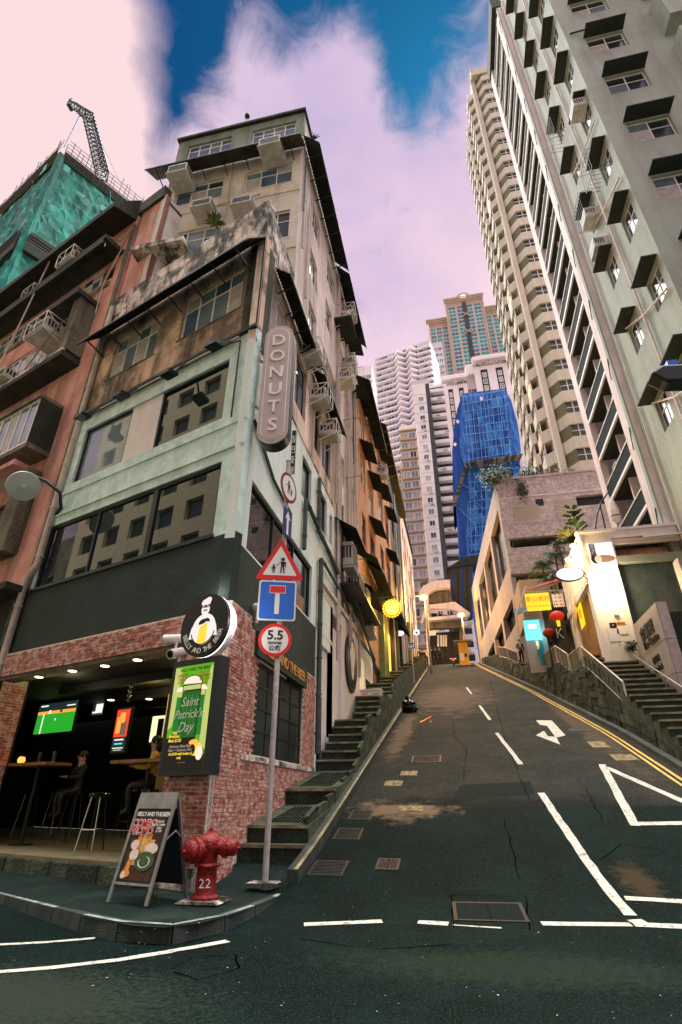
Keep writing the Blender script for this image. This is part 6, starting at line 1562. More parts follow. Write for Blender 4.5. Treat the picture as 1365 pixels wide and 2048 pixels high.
# ================================================================== BLUE NETTED SCAFFOLD
mat('net_blue', (.012, .10, .46), .75, var=.35, vscale=.5, streak=(.08, .30, .75), samt=.75, sscale=(2.2, 2.2, .25), bump=.8, bscale=2.2, patch=(.005, .03, .22), pamt=.7, pscale=.45)
mat('net_blue_dark', (.006, .05, .32), .75, var=.3, vscale=.4, bump=.8, bscale=1.5, streak=(.012, .12, .5), samt=.6, sscale=(1.5, 1.5, .12))
mat('net_green', (.002, .11, .085), .7, var=.35, vscale=.12, bump=.9, bscale=.7, streak=(.02, .50, .36), samt=.5, sscale=(.25, .25, .14), patch=(.003, .12, .10), pamt=.7, pscale=.10)
mat('net_green_light', (.02, .30, .25), .6, var=.3, vscale=.6, bump=.5, bscale=2)
SCB = thing('scaffold', 'building wrapped in blue netting over bamboo scaffolding above the end of the street', 'scaffold', (8, 85, 17))
BFm = Fr((0, 85), (1, 0))
def netting(par, fr, outline, d0, d1, m, name='net', n=0):
    pts = [fr.at(*p) for p in outline]; return MB().prism(fr, pts, d0, d1).build(name, M_(m), par), pts
up, P1 = netting(SCB, BFm, [(924, 787), (1010, 777), (1022, 800), (1036, 850), (1042, 900), (1040, 922), (932, 938), (920, 905), (919, 850)], 0, 12, 'net_blue')
netting(SCB, BFm, [(924, 787), (919, 850), (920, 905), (932, 938), (916, 990), (906, 1010), (904, 900), (908, 850), (914, 815)], .6, 11, 'net_blue_dark')
lowr, P2 = netting(SCB, BFm, [(934, 934), (1040, 918), (1052, 1060), (1045, 1105), (960, 1112), (928, 1110), (930, 1010)], 1.0, 11, 'net_blue')
netting(SCB, BFm, [(932, 936), (934, 1000), (930, 1111), (919, 1112), (915, 1050), (911, 990)], .9, 11, 'net_blue_dark')
netting(SCB, BFm, [(935, 1128), (1002, 1110), (990, 1302), (964, 1302), (958, 1230)], 1.5, 9, 'net_blue')
netting(SCB, BFm, [(930, 1130), (945, 1128), (972, 1302), (962, 1302), (946, 1200)], 1.3, 9, 'net_blue_dark')
# bamboo: uprights and ledgers standing proud of the net
def lattice(par, fr, x0, x1, y0, y1, nx, ny, d, r, m, skew=0.0, name='bamboo_pole'):
    for i in range(nx+1):
        x = x0+(x1-x0)*i/nx; a = fr.at(x, y0, d); c = fr.at(x+skew, y1, d); j = random.uniform(-.15, .15)
        MB().tube([fr.p(a[0]+j, d, a[1]+random.uniform(-.5, .8)), fr.p(c[0]+j, d, c[1])], r, 5).build(name, M_(m), par)
    for i in range(ny+1):
        y = y0+(y1-y0)*i/ny; a = fr.at(x0+skew*i/ny, y, d); c = fr.at(x1+skew*i/ny, y-6, d); zz_ = (a[1]+c[1])/2
        MB().tube([fr.p(a[0]-.3, d-.1, zz_-random.uniform(0, .4)), fr.p(c[0]+.3, d-.1, zz_+random.uniform(0, .4))], r, 5).build(name, M_(m), par)
mat('net_tie', (.16, .34, .72), .6, var=.2)
lattice(SCB, BFm, 926, 1008, 790, 930, 10, 9, -.45, .05, 'net_tie', 14); lattice(SCB, BFm, 938, 1040, 945, 1105, 9, 9, .5, .05, 'net_tie', 4); lattice(SCB, BFm, 945, 996, 1140, 1298, 4, 12, 1.2, .05, 'net_tie', 10)
for i in range(26):
    y = random.uniform(800, 1090); x = random.uniform(930, 1020); a = BFm.at(x, y, .3 if y < 925 else .7)
    MB().tube([BFm.p(a[0], -.1 if y < 925 else .7, a[1]), BFm.p(a[0]+random.uniform(-2.5, 2.5), -.2 if y < 925 else .7, a[1]+random.uniform(1.5, 3.5))], .05, 4).build('bamboo_brace', M_('net_tie'), SCB)
for (x, y, r) in ((962, 799, .4), (916, 845, .3), (910, 890, .3)):
    a = BFm.at(x, y); MB().prism(BFm, [(a[0]+r*math.cos(t)*random.uniform(.7, 1.2), a[1]+r*1.4*math.sin(t)*random.uniform(.7, 1.2)) for t in [2*math.pi*k/9 for k in range(9)]], -.3, -.22).build('net_hole', M_('tower_white'), SCB)
# separate overlapping net panels, each hung a little differently
mat('net_blue_light', (.03, .20, .62), .75, var=.4, vscale=.8, streak=(.12, .38, .8), samt=.6, sscale=(2, 2, .3), bump=.8, bscale=2)
def panels(x0, x1, y0, y1, nx, ny, d, skew):
    for j in range(ny):
        for i in range(nx):
            f0, f1 = j/ny, (j+1)/ny; xa = x0+(x1-x0)*i/nx+skew*f0; xb = x0+(x1-x0)*(i+1)/nx+skew*f0; ya, yb_ = y0+(y1-y0)*f0, y0+(y1-y0)*f1
            a = BFm.at(xa, ya, d); c = BFm.at(xb, yb_, d); b = MB(); n_ = 5; z0_, z1_ = min(a[1], c[1])-.2, max(a[1], c[1])+.15; ph = random.uniform(0, 6)
            for k in range(n_+1):
                u = a[0]+(c[0]-a[0]+.25)*k/n_
                for z_ in (z0_, (z0_+z1_)/2, z1_): b.v.append(tuple(BFm.p(u, d-.22+.14*math.sin(ph+k*1.7+z_)+random.uniform(-.05, .05), z_+random.uniform(-.15, .15))))
            for k in range(n_):
                for r_ in (0, 1): o = 3*k+r_; b.f.append((o, o+3, o+4, o+1)); b.m.append(0)
            b.build('net_panel', M_(random.choice(('net_blue', 'net_blue', 'net_blue_dark', 'net_blue_light'))), SCB)
panels(927, 1010, 800, 925, 7, 8, 0, 14); panels(938, 1040, 945, 1100, 7, 9, 1.0, 6)
# catch platform of bamboo fans
def planks(par, a, b_, c, e, n, m1, name='bamboo_plank'):
    """planks spread between edge a-b (inner) and c-e (outer)"""
    a, b_, c, e = map(Vector, (a, b_, c, e))
    for i in range(n):
        t = (i+.5)/n; w = (b_-a)/n*.42
        p, q_ = a+(b_-a)*t, c+(e-c)*t; w2 = (e-c)/n*.42; up_ = Vector((0, 0, .12))
        MB().loft([p-w, p+w, p+w+up_, p-w+up_], [q_-w2, q_+w2, q_+w2+up_, q_-w2+up_]).build(name, M_(random.choice(m1)), par)
pa = lambda x, y, d: (lambda q: BFm.p(q[0], d, q[1]))(BFm.at(x, y, d))
planks(SCB, pa(936, 938, -.1), pa(1040, 921, -.1), pa(930, 926, -2.6), pa(1046, 908, -2.6), 26, ('bamboo', 'bamboo_dark'))
planks(SCB, pa(935, 934, -.3), pa(912, 1012, -.3), pa(930, 930, -2.5), pa(903, 1015, -2.5), 22, ('bamboo', 'bamboo_dark'))
# dark sloping hoarding of vertical bamboo
HB = thing('bamboo_hoarding', 'dark sloping bamboo hoarding left of the lower blue net', 'scaffold', (4, 80, 18)); HF = Fr((0, 80), (1, 0))
for i in range(16):
    x0 = 895+i*3.1; x1 = 898+i*2.9; yt = 1142-i*1.6; yb = 1217+i*1.5
    a = HF.at(x0, yt); c = HF.at(x1, yb); MB().loft([HF.p(a[0], 0, a[1]), HF.p(a[0]+.30, 0, a[1]), HF.p(a[0]+.30, .15, a[1]), HF.p(a[0], .15, a[1])], [HF.p(c[0], 0, c[1]), HF.p(c[0]+.30, 0, c[1]), HF.p(c[0]+.30, .15, c[1]), HF.p(c[0], .15, c[1])]).build('bamboo_plank', M_('bamboo_dark' if i % 3 else 'net_blue_dark' if i % 2 else 'dark_concrete'), HB)
a, c, e, g = HF.at(893, 1138), HF.at(930, 1115), HF.at(1000, 1108), HF.at(945, 1130)
MB().loft([HF.p(a[0], -.3, a[1]), HF.p(c[0], -.3, c[1]), HF.p(e[0], -.3, e[1]), HF.p(g[0], -.3, g[1])], [HF.p(a[0], 3, a[1]), HF.p(c[0], 3, c[1]), HF.p(e[0], 3, e[1]), HF.p(g[0], 3, g[1])]).build('canopy', M_('corrugated_dark'), HB)

# ================================================================== FOOTBRIDGE BUILDING closing the street
FB = thing('footbridge', 'pale curved footbridge and balcony crossing the top of the street', 'bridge', (0, 78, 17)); FF = Fr((0, 78), (1, 0))
def ppx(par, name, pts, d0, d1, m): return MB().prism(FF, [FF.at(*p) for p in pts], d0, d1).build(name, M_(m), par)
ppx(FB, 'curved_parapet', [(838, 1186), (846, 1175), (862, 1167), (880, 1163), (900, 1162), (900, 1178), (885, 1178), (868, 1182), (856, 1190), (850, 1200), (840, 1203)], -.6, 2, 'tower_pale')
ppx(FB, 'soffit', [(852, 1200), (868, 1184), (900, 1180), (905, 1207), (870, 1208)], .3, 3, 'dirty_concrete')
ppx(FB, 'column', [(850, 1188), (857, 1188), (861, 1330), (855, 1330)], -.4, .3, 'white_wall')
ppx(FB, 'brace', [(853, 1206), (857, 1212), (847, 1246), (841, 1248)], -.5, -.1, 'tower_pale')
ppx(FB, 'fascia', [(858, 1212), (910, 1206), (940, 1228), (940, 1233), (900, 1220), (858, 1219)], -.6, .4, 'tower_pale')
ppx(FB, 'balcony_front', [(857, 1240), (935, 1232), (936, 1238), (857, 1246)], -1.2, .5, 'white_wall')
ppx(FB, 'dark_floor', [(858, 1219), (935, 1230), (935, 1234), (858, 1241)], 1.5, 2, 'dark_concrete')
ppx(FB, 'beam', [(857, 1246), (922, 1240), (922, 1256), (858, 1258)], -.2, .6, 'dirty_concrete')
ppx(FB, 'dark_under', [(858, 1258), (925, 1254), (925, 1322), (858, 1328)], 2.2, 2.6, 'dark_concrete')
ppx(FB, 'column', [(919, 1254), (926, 1254), (926, 1322), (921, 1322)], -.2, .5, 'dirty_concrete')
for x in (862, 876, 886, 899): ppx(FB, 'rail_post', [(x, 1226), (x+1.2, 1226), (x+1.2, 1241), (x, 1241)], -1.25, -1.15, 'pipe_white')
ppx(FB, 'handrail', [(858, 1226), (900, 1224), (900, 1226), (858, 1228)], -1.26, -1.14, 'pipe_white')
for k, x in enumerate((873, 879, 884, 889)):
    ppx(FB, 'lit_panel', [(x, 1263), (x+4, 1262.6), (x+4, 1286), (x, 1286)], 1.9, 2.1, 'sign_white')
ppx(FB, 'sign_panel', [(857, 1264), (872, 1262), (872, 1272), (857, 1273)], -.45, -.3, 'sign_white')
tuft(FF.p(FF.at(850, 1170)[0], .5, FF.at(850, 1168)[1]), 1.2, 80, 'yellow lit bush on top of the curved footbridge', m=('leaf_yellow', 'leaf'))
tuft(FF.p(FF.at(882, 1166)[0], .8, FF.at(882, 1160)[1]), .9, 60, 'green plants in a planter on the footbridge')

# ================================================================== GREEN NETTED TOWER AND CRANE far left
GN = thing('scaffold', 'unfinished high tower wrapped in green netting with bamboo poles sticking out at its top', 'scaffold', (-62, 60, 0))
def gpt(px, py, y): return Y_at(px, py, y)
near = gpt(128, 300, 62)                        # top corner nearest to the street
GNR = Fr((near.x, near.y), (.497, .868)); GNL = Fr((near.x, near.y), (.93, -.36))
ztop = near.z
def corner_tower(zb, zt, uR_, uL_, off, m):
    c = [GNR.p(0, -off, 0), GNR.p(uR_, -off, 0), GNR.p(uR_, 14, 0), GNL.p(uL_, 8, 0), GNL.p(uL_, -off, 0)]
    A = [Vector((p.x, p.y, zb)) for p in c]; B = [Vector((p.x, p.y, zt)) for p in c]; return A, B
uRr = 34.0; uLl = -60.0
# netting as a creased sheet between ties
def net_sheet(fr, u0, u1, z0, z1, nu, nz, m, amp=.6, d=0.0):
    b = MB(); rnd = random.Random(int(u0*7+z0*3))
    for j in range(nz+1):
        for i in range(nu+1):
            tied = rnd.random() < .45
            b.v.append(tuple(fr.p(u0+(u1-u0)*i/nu+(rnd.uniform(-.5, .5) if 0 < i < nu else 0), d+(-.0 if tied else -amp*rnd.uniform(.1, .8)), z0+(z1-z0)*j/nz + (rnd.uniform(-.5, .5) if 0 < j < nz else 0))))
    for j in range(nz):
        for i in range(nu):
            o = j*(nu+1)+i; (b.f.extend([(o, o+1, o+nu+2), (o, o+nu+2, o+nu+1)]) if rnd.random() < .5 else b.f.extend([(o, o+1, o+nu+1), (o+1, o+nu+2, o+nu+1)])); b.m += [0, 0]
    return b.build('net', M_(m), GN)
net_sheet(GNR, -.9, uRr, 20, ztop-2.5, 34, 70, 'net_green', .55); net_sheet(GNL, uLl, .9, 20, ztop-3.5, 60, 70, 'net_green', .55)
MB().box(GNR, .5, uRr-.5, 1.2, 10, 10, ztop-3).build('core', M_('glass_dark'), GN)
MB().box(GNL, uLl+.5, -.5, 1.2, 10, 10, ztop-3.6).build('core', M_('glass_dark'), GN)
MB().tube([GNR.p(.2, .3, 20), GNR.p(.2, .3, ztop-2.5)], 1.0, 8).build('corner_net', M_('net_green'), GN)
zmid = GNR.at(49, 467)[1]
for (fr_, a, c) in ((GNR, .5, uRr), (GNL, uLl, -.5)):
    for k in range(7):                           # dark platform bands of layered bamboo
        z_ = ztop-1.0-.55*k
        MB().tube([fr_.p(a, -1.1+.12*k, z_), fr_.p(c, -1.1+.12*k, z_)], .13, 5).build('bamboo_pole', M_('bamboo_dark'), GN)
        MB().box(fr_, a, c, -.5, .6, z_-.25, z_+.1).build('platform_board', M_('net_blue_dark' if False else 'corrugated_dark'), GN) if k % 2 == 0 else None
    z_m = zmid
    for k in range(8): MB().tube([fr_.p(a, -1.6+.1*k, z_m-.8*k), fr_.p(c, -1.6+.1*k, z_m-.8*k)], .16, 5).build('bamboo_pole', M_('bamboo_dark'), GN)
    MB().box(fr_, a, c, -1.3, -.2, z_m-6, z_m).build('platform_board', M_('corrugated_dark'), GN)
    n = int(abs(c-a)/1.3)
    for i in range(n):
        u = a+(c-a)*i/n; h = random.uniform(2.0, 6.5)
        p0 = fr_.p(u, -.6, ztop-4); MB().tube([p0, p0+Vector((random.uniform(-.6, .6), random.uniform(-.4, .4), 4+h))], .09, 4).build('bamboo_pole', M_('bamboo_dark'), GN)
    for z_ in (1.2, 2.8, 4.2): MB().tube([fr_.p(a, -.6, ztop+z_), fr_.p(c, -.6, ztop+z_)], .07, 4).build('bamboo_pole', M_('bamboo_dark'), GN)
    for i in range(9):
        u = a+(c-a)*random.random(); z_ = ztop-random.uniform(6, 14); w = random.uniform(1.2, 3)
        MB().box(fr_, u, min(u+w, max(a, c)), -1.35, -1.3, z_, z_+random.uniform(1, 2.6)).build('torn_net', M_('net_green_light'), GN)
    for i in range(26):
        u = a+(c-a)*random.random(); z_ = random.uniform(ztop-60, ztop-8)
        MB().tube([fr_.p(u, -1.25, z_), fr_.p(u+random.uniform(-5, 5), -1.25, z_+random.uniform(3, 6))], .06, 4).build('bamboo_brace', M_('net_green_light'), GN)
CRN = thing('crane', 'dark lattice tower crane jib rising above the green netted tower', 'crane', tuple(gpt(200, 335, 66)))
def lattice_beam(par, a, b_, w, n, name='jib', r=.12):
    a, b_ = Vector(a), Vector(b_); t = (b_-a).normalized(); x = t.orthogonal().normalized(); y = t.cross(x)
    cs = [(x+y)*w/2, (x-y)*w/2, (-x-y)*w/2, (-x+y)*w/2]; b = MB()
    for c in cs: b.tube([a+c, b_+c*.8], r, 4)
    for k in range(n):
        p, q_ = a+(b_-a)*k/n, a+(b_-a)*(k+1)/n
        for i in range(4): b.tube([p+cs[i], q_+cs[(i+1) % 4]], r*.6, 4); b.tube([p+cs[i], p+cs[(i+1) % 4]], r*.6, 4)
    return b.build(name, M_('frame_dark'), par, kind='stuff')
lattice_beam(CRN, gpt(206, 350, 66), gpt(176, 232, 66), 2.6, 14, 'mast', .2)
lattice_beam(CRN, gpt(178, 233, 66), gpt(163, 222, 66), 2.2, 3, 'jib', .2); lattice_beam(CRN, gpt(166, 224, 66), gpt(145, 209, 66), 1.8, 4, 'counter_jib', .2)
MB().box(Fr(tuple(gpt(145, 209, 66).xy), (1, 0)), -1.0, .2, -1, 1, gpt(145, 214, 66).z, gpt(145, 204, 66).z).build('counterweight', M_('frame_dark'), CRN)
MB().tube([gpt(160, 230, 66), gpt(128, 294, 66)], .12, 5).build('blue_hoist_rope', M_('slot_blue'), CRN)
MB().tube([gpt(178, 235, 66), gpt(255, 395, 66)], .06, 4).build('stay_cable', M_('frame_dark'), CRN)

# ================================================================== buildings opposite, behind the viewer (seen mirrored in the windows)
OP = thing('opposite_building', 'yellowish tenement across the cross street, mirrored in the mint storey windows', 'building', tuple(FLf.p(-10, -16, 0)))
po = FLf.p(12, -19, 0); OF2 = Fr((po.x, po.y), (-FLf.U.x, -FLf.U.y)); mat('tan_wall', (.55, .46, .30), .8, var=.15)
ops = [(2+3.6*i, 4.1+3.6*i, 5.5+3.4*j, 7.5+3.4*j) for i in range(14) for j in range(10)]
wall(OP, OF2, 0, 52, 0, 41, ops, M_('tan_wall'), th=.4)
MB().box(OF2, 0, 52, .4, 10, 0, 40.9).build('wall_mass', M_('black'), OP)
OP3 = thing('opposite_building', 'lower dark tenement farther left across the cross street', 'building', tuple(FLf.p(-50, -16, 0)))
ops = [(54+3.6*i, 56.1+3.6*i, 5.5+3.4*j, 7.5+3.4*j) for i in range(10) for j in range(5)]
wall(OP3, OF2, 52.01, 95, 0, 25, ops, M_('dirty_concrete'), th=.4)
MB().box(OF2, 52.01, 95, .4, 10, 0, 24.9).build('wall_mass', M_('black'), OP3)
OP2 = thing('opposite_building', 'plain dark block across the cross street on the right', 'building', (20, -9, 0))
OF3 = Fr((42, -9), (-1, 0)); wall(OP2, OF3, 0, 26, 0, 30, [(2+4.2*i, 4.4+4.2*i, 5.5+3.6*j, 7.6+3.6*j) for i in range(5) for j in range(6)], M_('dirty_concrete'), th=.3)
MB().box(OF3, 0, 26, .3, 12, 0, 29.9).build('wall_mass', M_('black'), OP2)
# ================================================================== TRAFFIC SIGN POST
pp = ground_at(530, 1765, .34)
vd = Vector((pp.x, pp.y, 0)).normalized()
PFm = Fr((pp.x, pp.y), (vd.y, -vd.x))           # plane through the post facing the viewer
SP = thing('sign_post', 'grey painted signpost standing in the pavement before the bar steps', 'post', tuple(pp))
ztp = PFm.at(577, 925)[1]
MB().tube([pp - Vector((0, 0, .1)), Vector((pp.x, pp.y, ztp))], .055, 14).build('pole', M_('pole_paint'), SP, smooth=True)
MB().tube([(pp.x, pp.y, ztp), (pp.x, pp.y, ztp+.04)], .062, 14).build('cap', M_('steel_grey'), SP)
b = MB()
for k in range(9):
    a = 2*math.pi*k/9
b.prism(WF, [(0, 0)]*0 or [(pp.x-.3, pp.z), (pp.x+.25, pp.z), (pp.x+.22, pp.z+.012), (pp.x-.26, pp.z+.012)], pp.y-.2, pp.y+.15).build('concrete_footing', M_('mould_wall'), SP)
def circ(u, z, r, n=40, rz=None): return [(u+r*math.cos(2*math.pi*k/n), z+(rz or r)*math.sin(2*math.pi*k/n)) for k in range(n)]
def rrect(u0, u1, z0, z1, r, n=5):
    P = []
    for (cx, cz, a0) in ((u1-r, z1-r, 0), (u0+r, z1-r, 90), (u0+r, z0+r, 180), (u1-r, z0+r, 270)):
        for k in range(n+1): a = R(a0+90*k/n); P.append((cx+r*math.cos(a), cz+r*math.sin(a)))
    return P
def signobj(name, label, fr, u, z): return thing(name, label, 'sign', tuple(fr.p(u, -.08, z)), None)
# 5.5 tonnes
u, z = PFm.at(550, 1280, -.08); r = .35
t = signobj('traffic_sign', 'round red rimmed weight limit sign reading 5.5 tonnes, lowest on the post', PFm, u, z)
MB().prism(PFm, circ(u, z, r), -.085, -.07).build('rim', M_('sign_red'), t); MB().prism(PFm, circ(u, z, r*.80), -.09, -.0855).build('face', M_('sign_white'), t)
text(t, '5.5', PFm, u, -.094, z+.095, .27, 'sign_black', ext=.002, bold=.006, sx=1.05); text(t, 'tonnes', PFm, u, -.094, z-.055, .105, 'sign_black', ext=.002, bold=.002); text(t, '公噸', PFm, u, -.094, z-.18, .125, 'sign_black', ext=.002, bold=.002, spacing=1.1)
MB().box(PFm, u-.03, u+.03, -.07, -.03, z-.3, z+.3).build('bracket', M_('steel_grey'), t)
# dead end
q = px_rect(PFm, [(518, 1163), (594, 1160), (590, 1240), (514, 1243)], -.08); cu_, cz = (q[0]+q[1])/2, (q[2]+q[3])/2
t = signobj('traffic_sign', 'square blue dead end sign with white stem and red bar', PFm, cu_, cz)
MB().prism(PFm, rrect(q[0], q[1], q[2], q[3], .06), -.085, -.07).build('plate', M_('sign_white'), t); MB().prism(PFm, rrect(q[0]+.035, q[1]-.035, q[2]+.035, q[3]-.035, .05), -.09, -.0855).build('face', M_('sign_blue'), t)
W_ = q[1]-q[0]; H_ = q[3]-q[2]
MB().box(PFm, cu_-.05+.0, cu_+.05, -.094, -.0905, q[2]+H_*.16, q[2]+H_*.68).build('stem', M_('sign_white'), t)
MB().box(PFm, cu_-W_*.215, cu_+W_*.215, -.094, -.0905, q[2]+H_*.67, q[2]+H_*.875).build('bar_edge', M_('sign_white'), t); MB().box(PFm, cu_-W_*.20, cu_+W_*.20, -.098, -.0945, q[2]+H_*.69, q[2]+H_*.855).build('red_bar', M_('sign_red'), t)
# pedestrians triangle
A3 = [PFm.at(*p, -.08) for p in ((563, 1076), (509, 1162), (608, 1157))]; A3[1] = (A3[1][0], (A3[1][1]+A3[2][1])/2); A3[2] = (A3[2][0], A3[1][1])
cu_ = sum(p[0] for p in A3)/3; cz = sum(p[1] for p in A3)/3
def tri(k, rr): 
    P = []
    base = [(cu_+(p[0]-cu_)*k, cz+(p[1]-cz)*k) for p in A3]
    for i in range(3):
        p, a, c = base[i], base[i-1], base[(i+1) % 3]
        for t_ in (0, .5, 1):
            va = Vector((a[0]-p[0], a[1]-p[1])).normalized()*rr; vc = Vector((c[0]-p[0], c[1]-p[1])).normalized()*rr
            w = va*(1-t_)+vc*t_; w = w*(1 if t_ != .5 else .75); P.append((p[0]+w.x, p[1]+w.y))
    return P
t = signobj('traffic_sign', 'red bordered triangle warning of pedestrians, an adult leading a child', PFm, cu_, cz)
MB().prism(PFm, tri(1, .06), -.085, -.07).build('rim', M_('sign_red'), t); MB().prism(PFm, tri(.70, .02), -.09, -.0855).build('face', M_('sign_white'), t)
def pict(par, fr, u, z, s, d, m='sign_black', cap=False, lean=0):
    b = MB(); b.prism(fr, circ(u, z+s*.88, s*.11, 12), d-.003, d)
    if cap: b.prism(fr, [(u-s*.2, z+s*.93), (u+s*.1, z+s*.99), (u+s*.1, z+s*.9)], d-.0035, d-.0005)
    b.prism(fr, [(u-s*.14, z+s*.74), (u+s*.14, z+s*.74), (u+s*.10, z+s*.42), (u-s*.10, z+s*.42)], d-.003, d)
    b.prism(fr, [(u-s*.10, z+s*.43), (u-s*.01, z+s*.43), (u-s*.07, z), (u-s*.14, z)], d-.0032, d); b.prism(fr, [(u+s*.01, z+s*.43), (u+s*.10, z+s*.43), (u+s*.13, z), (u+s*.06, z)], d-.0032, d)
    b.prism(fr, [(u+s*.12, z+s*.74), (u+s*.18, z+s*.70), (u+s*.20, z+s*.40), (u+s*.15, z+s*.40)], d-.0034, d); b.prism(fr, [(u-s*.12, z+s*.74), (u-s*.17, z+s*.70), (u-s*(.28+lean), z+s*.46), (u-s*(.24+lean), z+s*.43)], d-.0034, d)
    return b.build('pictogram', M_(m), par, kind='stuff')
pict(t, PFm, cu_+.06, cz-.19, .38, -.092, cap=True, lean=.1); pict(t, PFm, cu_-.14, cz-.19, .21, -.092)
# side-facing signs on the same post
QF = Fr((pp.x+.09, pp.y), (.20, .98))
c0 = X_at(577, 976, pp.x+.09); r = .44
zz0 = QF.at(577, 935)[1]; 
uc0, zc0 = QF.at(577, 976)
t = signobj('traffic_sign', 'oblique round sign with dark red rim barring pushed carts, topmost on the post', QF, uc0, zc0)
MB().prism(QF, circ(uc0, zc0, .39), -.015, .0).build('rim', M_('sign_maroon'), t); MB().prism(QF, circ(uc0, zc0, .315), -.02, -.0155).build('face', M_('sign_white'), t)
pict(t, QF, uc0-.02, zc0-.17, .36, -.021, lean=.1); pict(t, QF, uc0+.12, zc0-.18, .2, -.021)
MB().beam((pp.x, pp.y, zc0+.1), QF.p(uc0, 0, zc0+.1)+Vector((-.005, .02, 0)), .03).build('bracket', M_('steel_grey'), t)
q = px_rect(QF, [(567, 1012), (583, 1026), (580, 1080), (566, 1068)]); 
t = signobj('traffic_sign', 'narrow navy one way sign with a white upward arrow, seen at an angle', QF, (q[0]+q[1])/2, (q[2]+q[3])/2)
ua, ub = (q[0]+q[1])/2-.2, (q[0]+q[1])/2+.2
MB().box(QF, ua, ub, -.015, 0, q[2], q[3]).build('plate', M_('sign_navy'), t); um = (ua+ub)/2
MB().prism(QF, [(um-.045, q[2]+.06), (um+.045, q[2]+.06), (um+.045, q[3]-.26), (um+.12, q[3]-.26), (um, q[3]-.05), (um-.12, q[3]-.26), (um-.045, q[3]-.26)], -.019, -.0155).build('arrow', M_('sign_white'), t)
MB().beam((pp.x, pp.y, q[3]-.2), QF.p(um, 0, q[3]-.2)+Vector((-.005, .02, 0)), .03).build('bracket', M_('steel_grey'), t)

# ================================================================== FIRE HYDRANT
hp = ground_at(408, 1800, .25); k_ = .96
HY = thing('fire_hydrant', 'worn glossy red fire hydrant numbered 22 at the brick corner', 'hydrant', tuple(hp))
S_ = lambda L: [(r_*k_, h*k_) for r_, h in L]
MB().lathe(hp, S_([(.225, 0), (.225, .045), (.20, .06), (.19, .075)]), 28).build('base_flange', M_('red_paint'), HY, smooth=True)
MB().lathe(hp, S_([(.18, .07), (.165, .10), (.160, .42), (.17, .44)]), 28).build('barrel', M_('red_paint'), HY, smooth=True)
MB().lathe(hp, S_([(.17, .44), (.215, .45), (.22, .475), (.20, .495), (.165, .505)]), 28).build('collar', M_('red_paint'), HY, smooth=True)
MB().lathe(hp, S_([(.15, .50), (.155, .60), (.19, .68), (.21, .76), (.19, .84), (.13, .90), (.06, .93), (.055, .95), (.03, .955)]), 28).build('head', M_('red_paint'), HY, smooth=True)
MB().lathe(hp, S_([(.035, .95), (.035, .99)]), 5).build('bonnet_nut', M_('red_paint'), HY)
cx = Vector((vd.y, -vd.x, 0))
def outlet(dirv, R_, L_, h, nm):
    c = hp + Vector((0, 0, h*k_)) + dirv*.10
    MB().lathe(c, [(R_*.85, 0), (R_*.85, L_*.35), (R_*1.12, L_*.38), (R_*1.15, L_*.55), (R_*.95, L_*.6), (R_*.95, L_*.85), (R_*.7, L_*.97), (R_*.35, L_*1.0)], 24, axis=tuple(dirv)).build(nm, M_('red_paint'), HY, smooth=True)
    MB().lathe(c+dirv*L_, [(.035, 0), (.035, .05)], 5, axis=tuple(dirv)).build('cap_nut', M_('red_paint'), HY)
fwd = -vd
outlet((cx*-.75+fwd*.62+Vector((0, 0, -.05))).normalized(), .155, .34, .70, 'outlet'); outlet((cx*.92+fwd*.30).normalized(), .125, .38, .72, 'outlet')
b = MB(); rnd = random.Random(3)
for k in range(12):
    a = hp+cx*-.33+fwd*.22+Vector((0, 0, .66-.045*k)); b.tube([a+cx*.01*(k % 2), a+cx*.012+Vector((0, 0, -.02)), a-cx*.012+Vector((0, 0, -.045))], .009, 5)
for k in range(14):
    a = hp+cx*(-.30+.014*k)+fwd*.24+Vector((0, 0, .62-.3*math.sin(math.pi*k/13))); b.ball(a, .013, 5, 4)
b.build('chain', M_('frame_dark'), HY, kind='stuff')
HFr = Fr((hp.x, hp.y), (cx.x, cx.y))
text(HY, '22', HFr, 0.0, -.168*k_-.002, hp.z+.22, .17, 'neon_letter', ext=.004, name='number', spacing=1.15)
MB().prism(WF, [(hp.x-.34, hp.z-.02), (hp.x+.34, hp.z-.02), (hp.x+.28, hp.z+.015), (hp.x-.28, hp.z+.015)], hp.y-.3, hp.y+.3).build('plinth', M_('mould_wall'), HY)

# ================================================================== A-BOARD
bl, br = ground_at(215, 1803, .25), ground_at(296, 1812, .25)
Ud = (br-bl); Ud.z = 0; wA = Ud.length
AFm = Fr((bl.x, bl.y), (Ud.x, Ud.y)); lean = .36
tl = AFm.at(268, 1586, lean); tr = AFm.at(343, 1584, lean); ht = (tl[1]+tr[1])/2; 
u0, u1 = 0, wA
AB = thing('sandwich_board', 'grey framed pavement A-board advertising a combo promo before the bar ledge', 'sign board', tuple(AFm.p(wA/2, lean, .25)))
def apt(u, t_, back=False, o=0.0):               # point on the leaning front (t 0 foot .. 1 top)
    d = lean*t_ if not back else (2*lean+.12)-(lean+.12)*t_
    return AFm.p(u, d - o, .25+(ht-.25)*t_)
def aquad(b, ua, ub, ta, tb, o0, o1, back=False, mi=0):
    A = [apt(ua, ta, back, o0), apt(ub, ta, back, o0), apt(ub, tb, back, o0), apt(ua, tb, back, o0)]; B = [apt(ua, ta, back, o1), apt(ub, ta, back, o1), apt(ub, tb, back, o1), apt(ua, tb, back, o1)]
    return b.loft(A, B, mi)
fw = .055
for bk in (False, True):
    aquad(MB(), u0, u0+fw, 0, 1, 0, .03, bk).build('leg', M_('steel_grey'), AB); aquad(MB(), u1-fw, u1, 0, 1, 0, .03, bk).build('leg', M_('steel_grey'), AB)
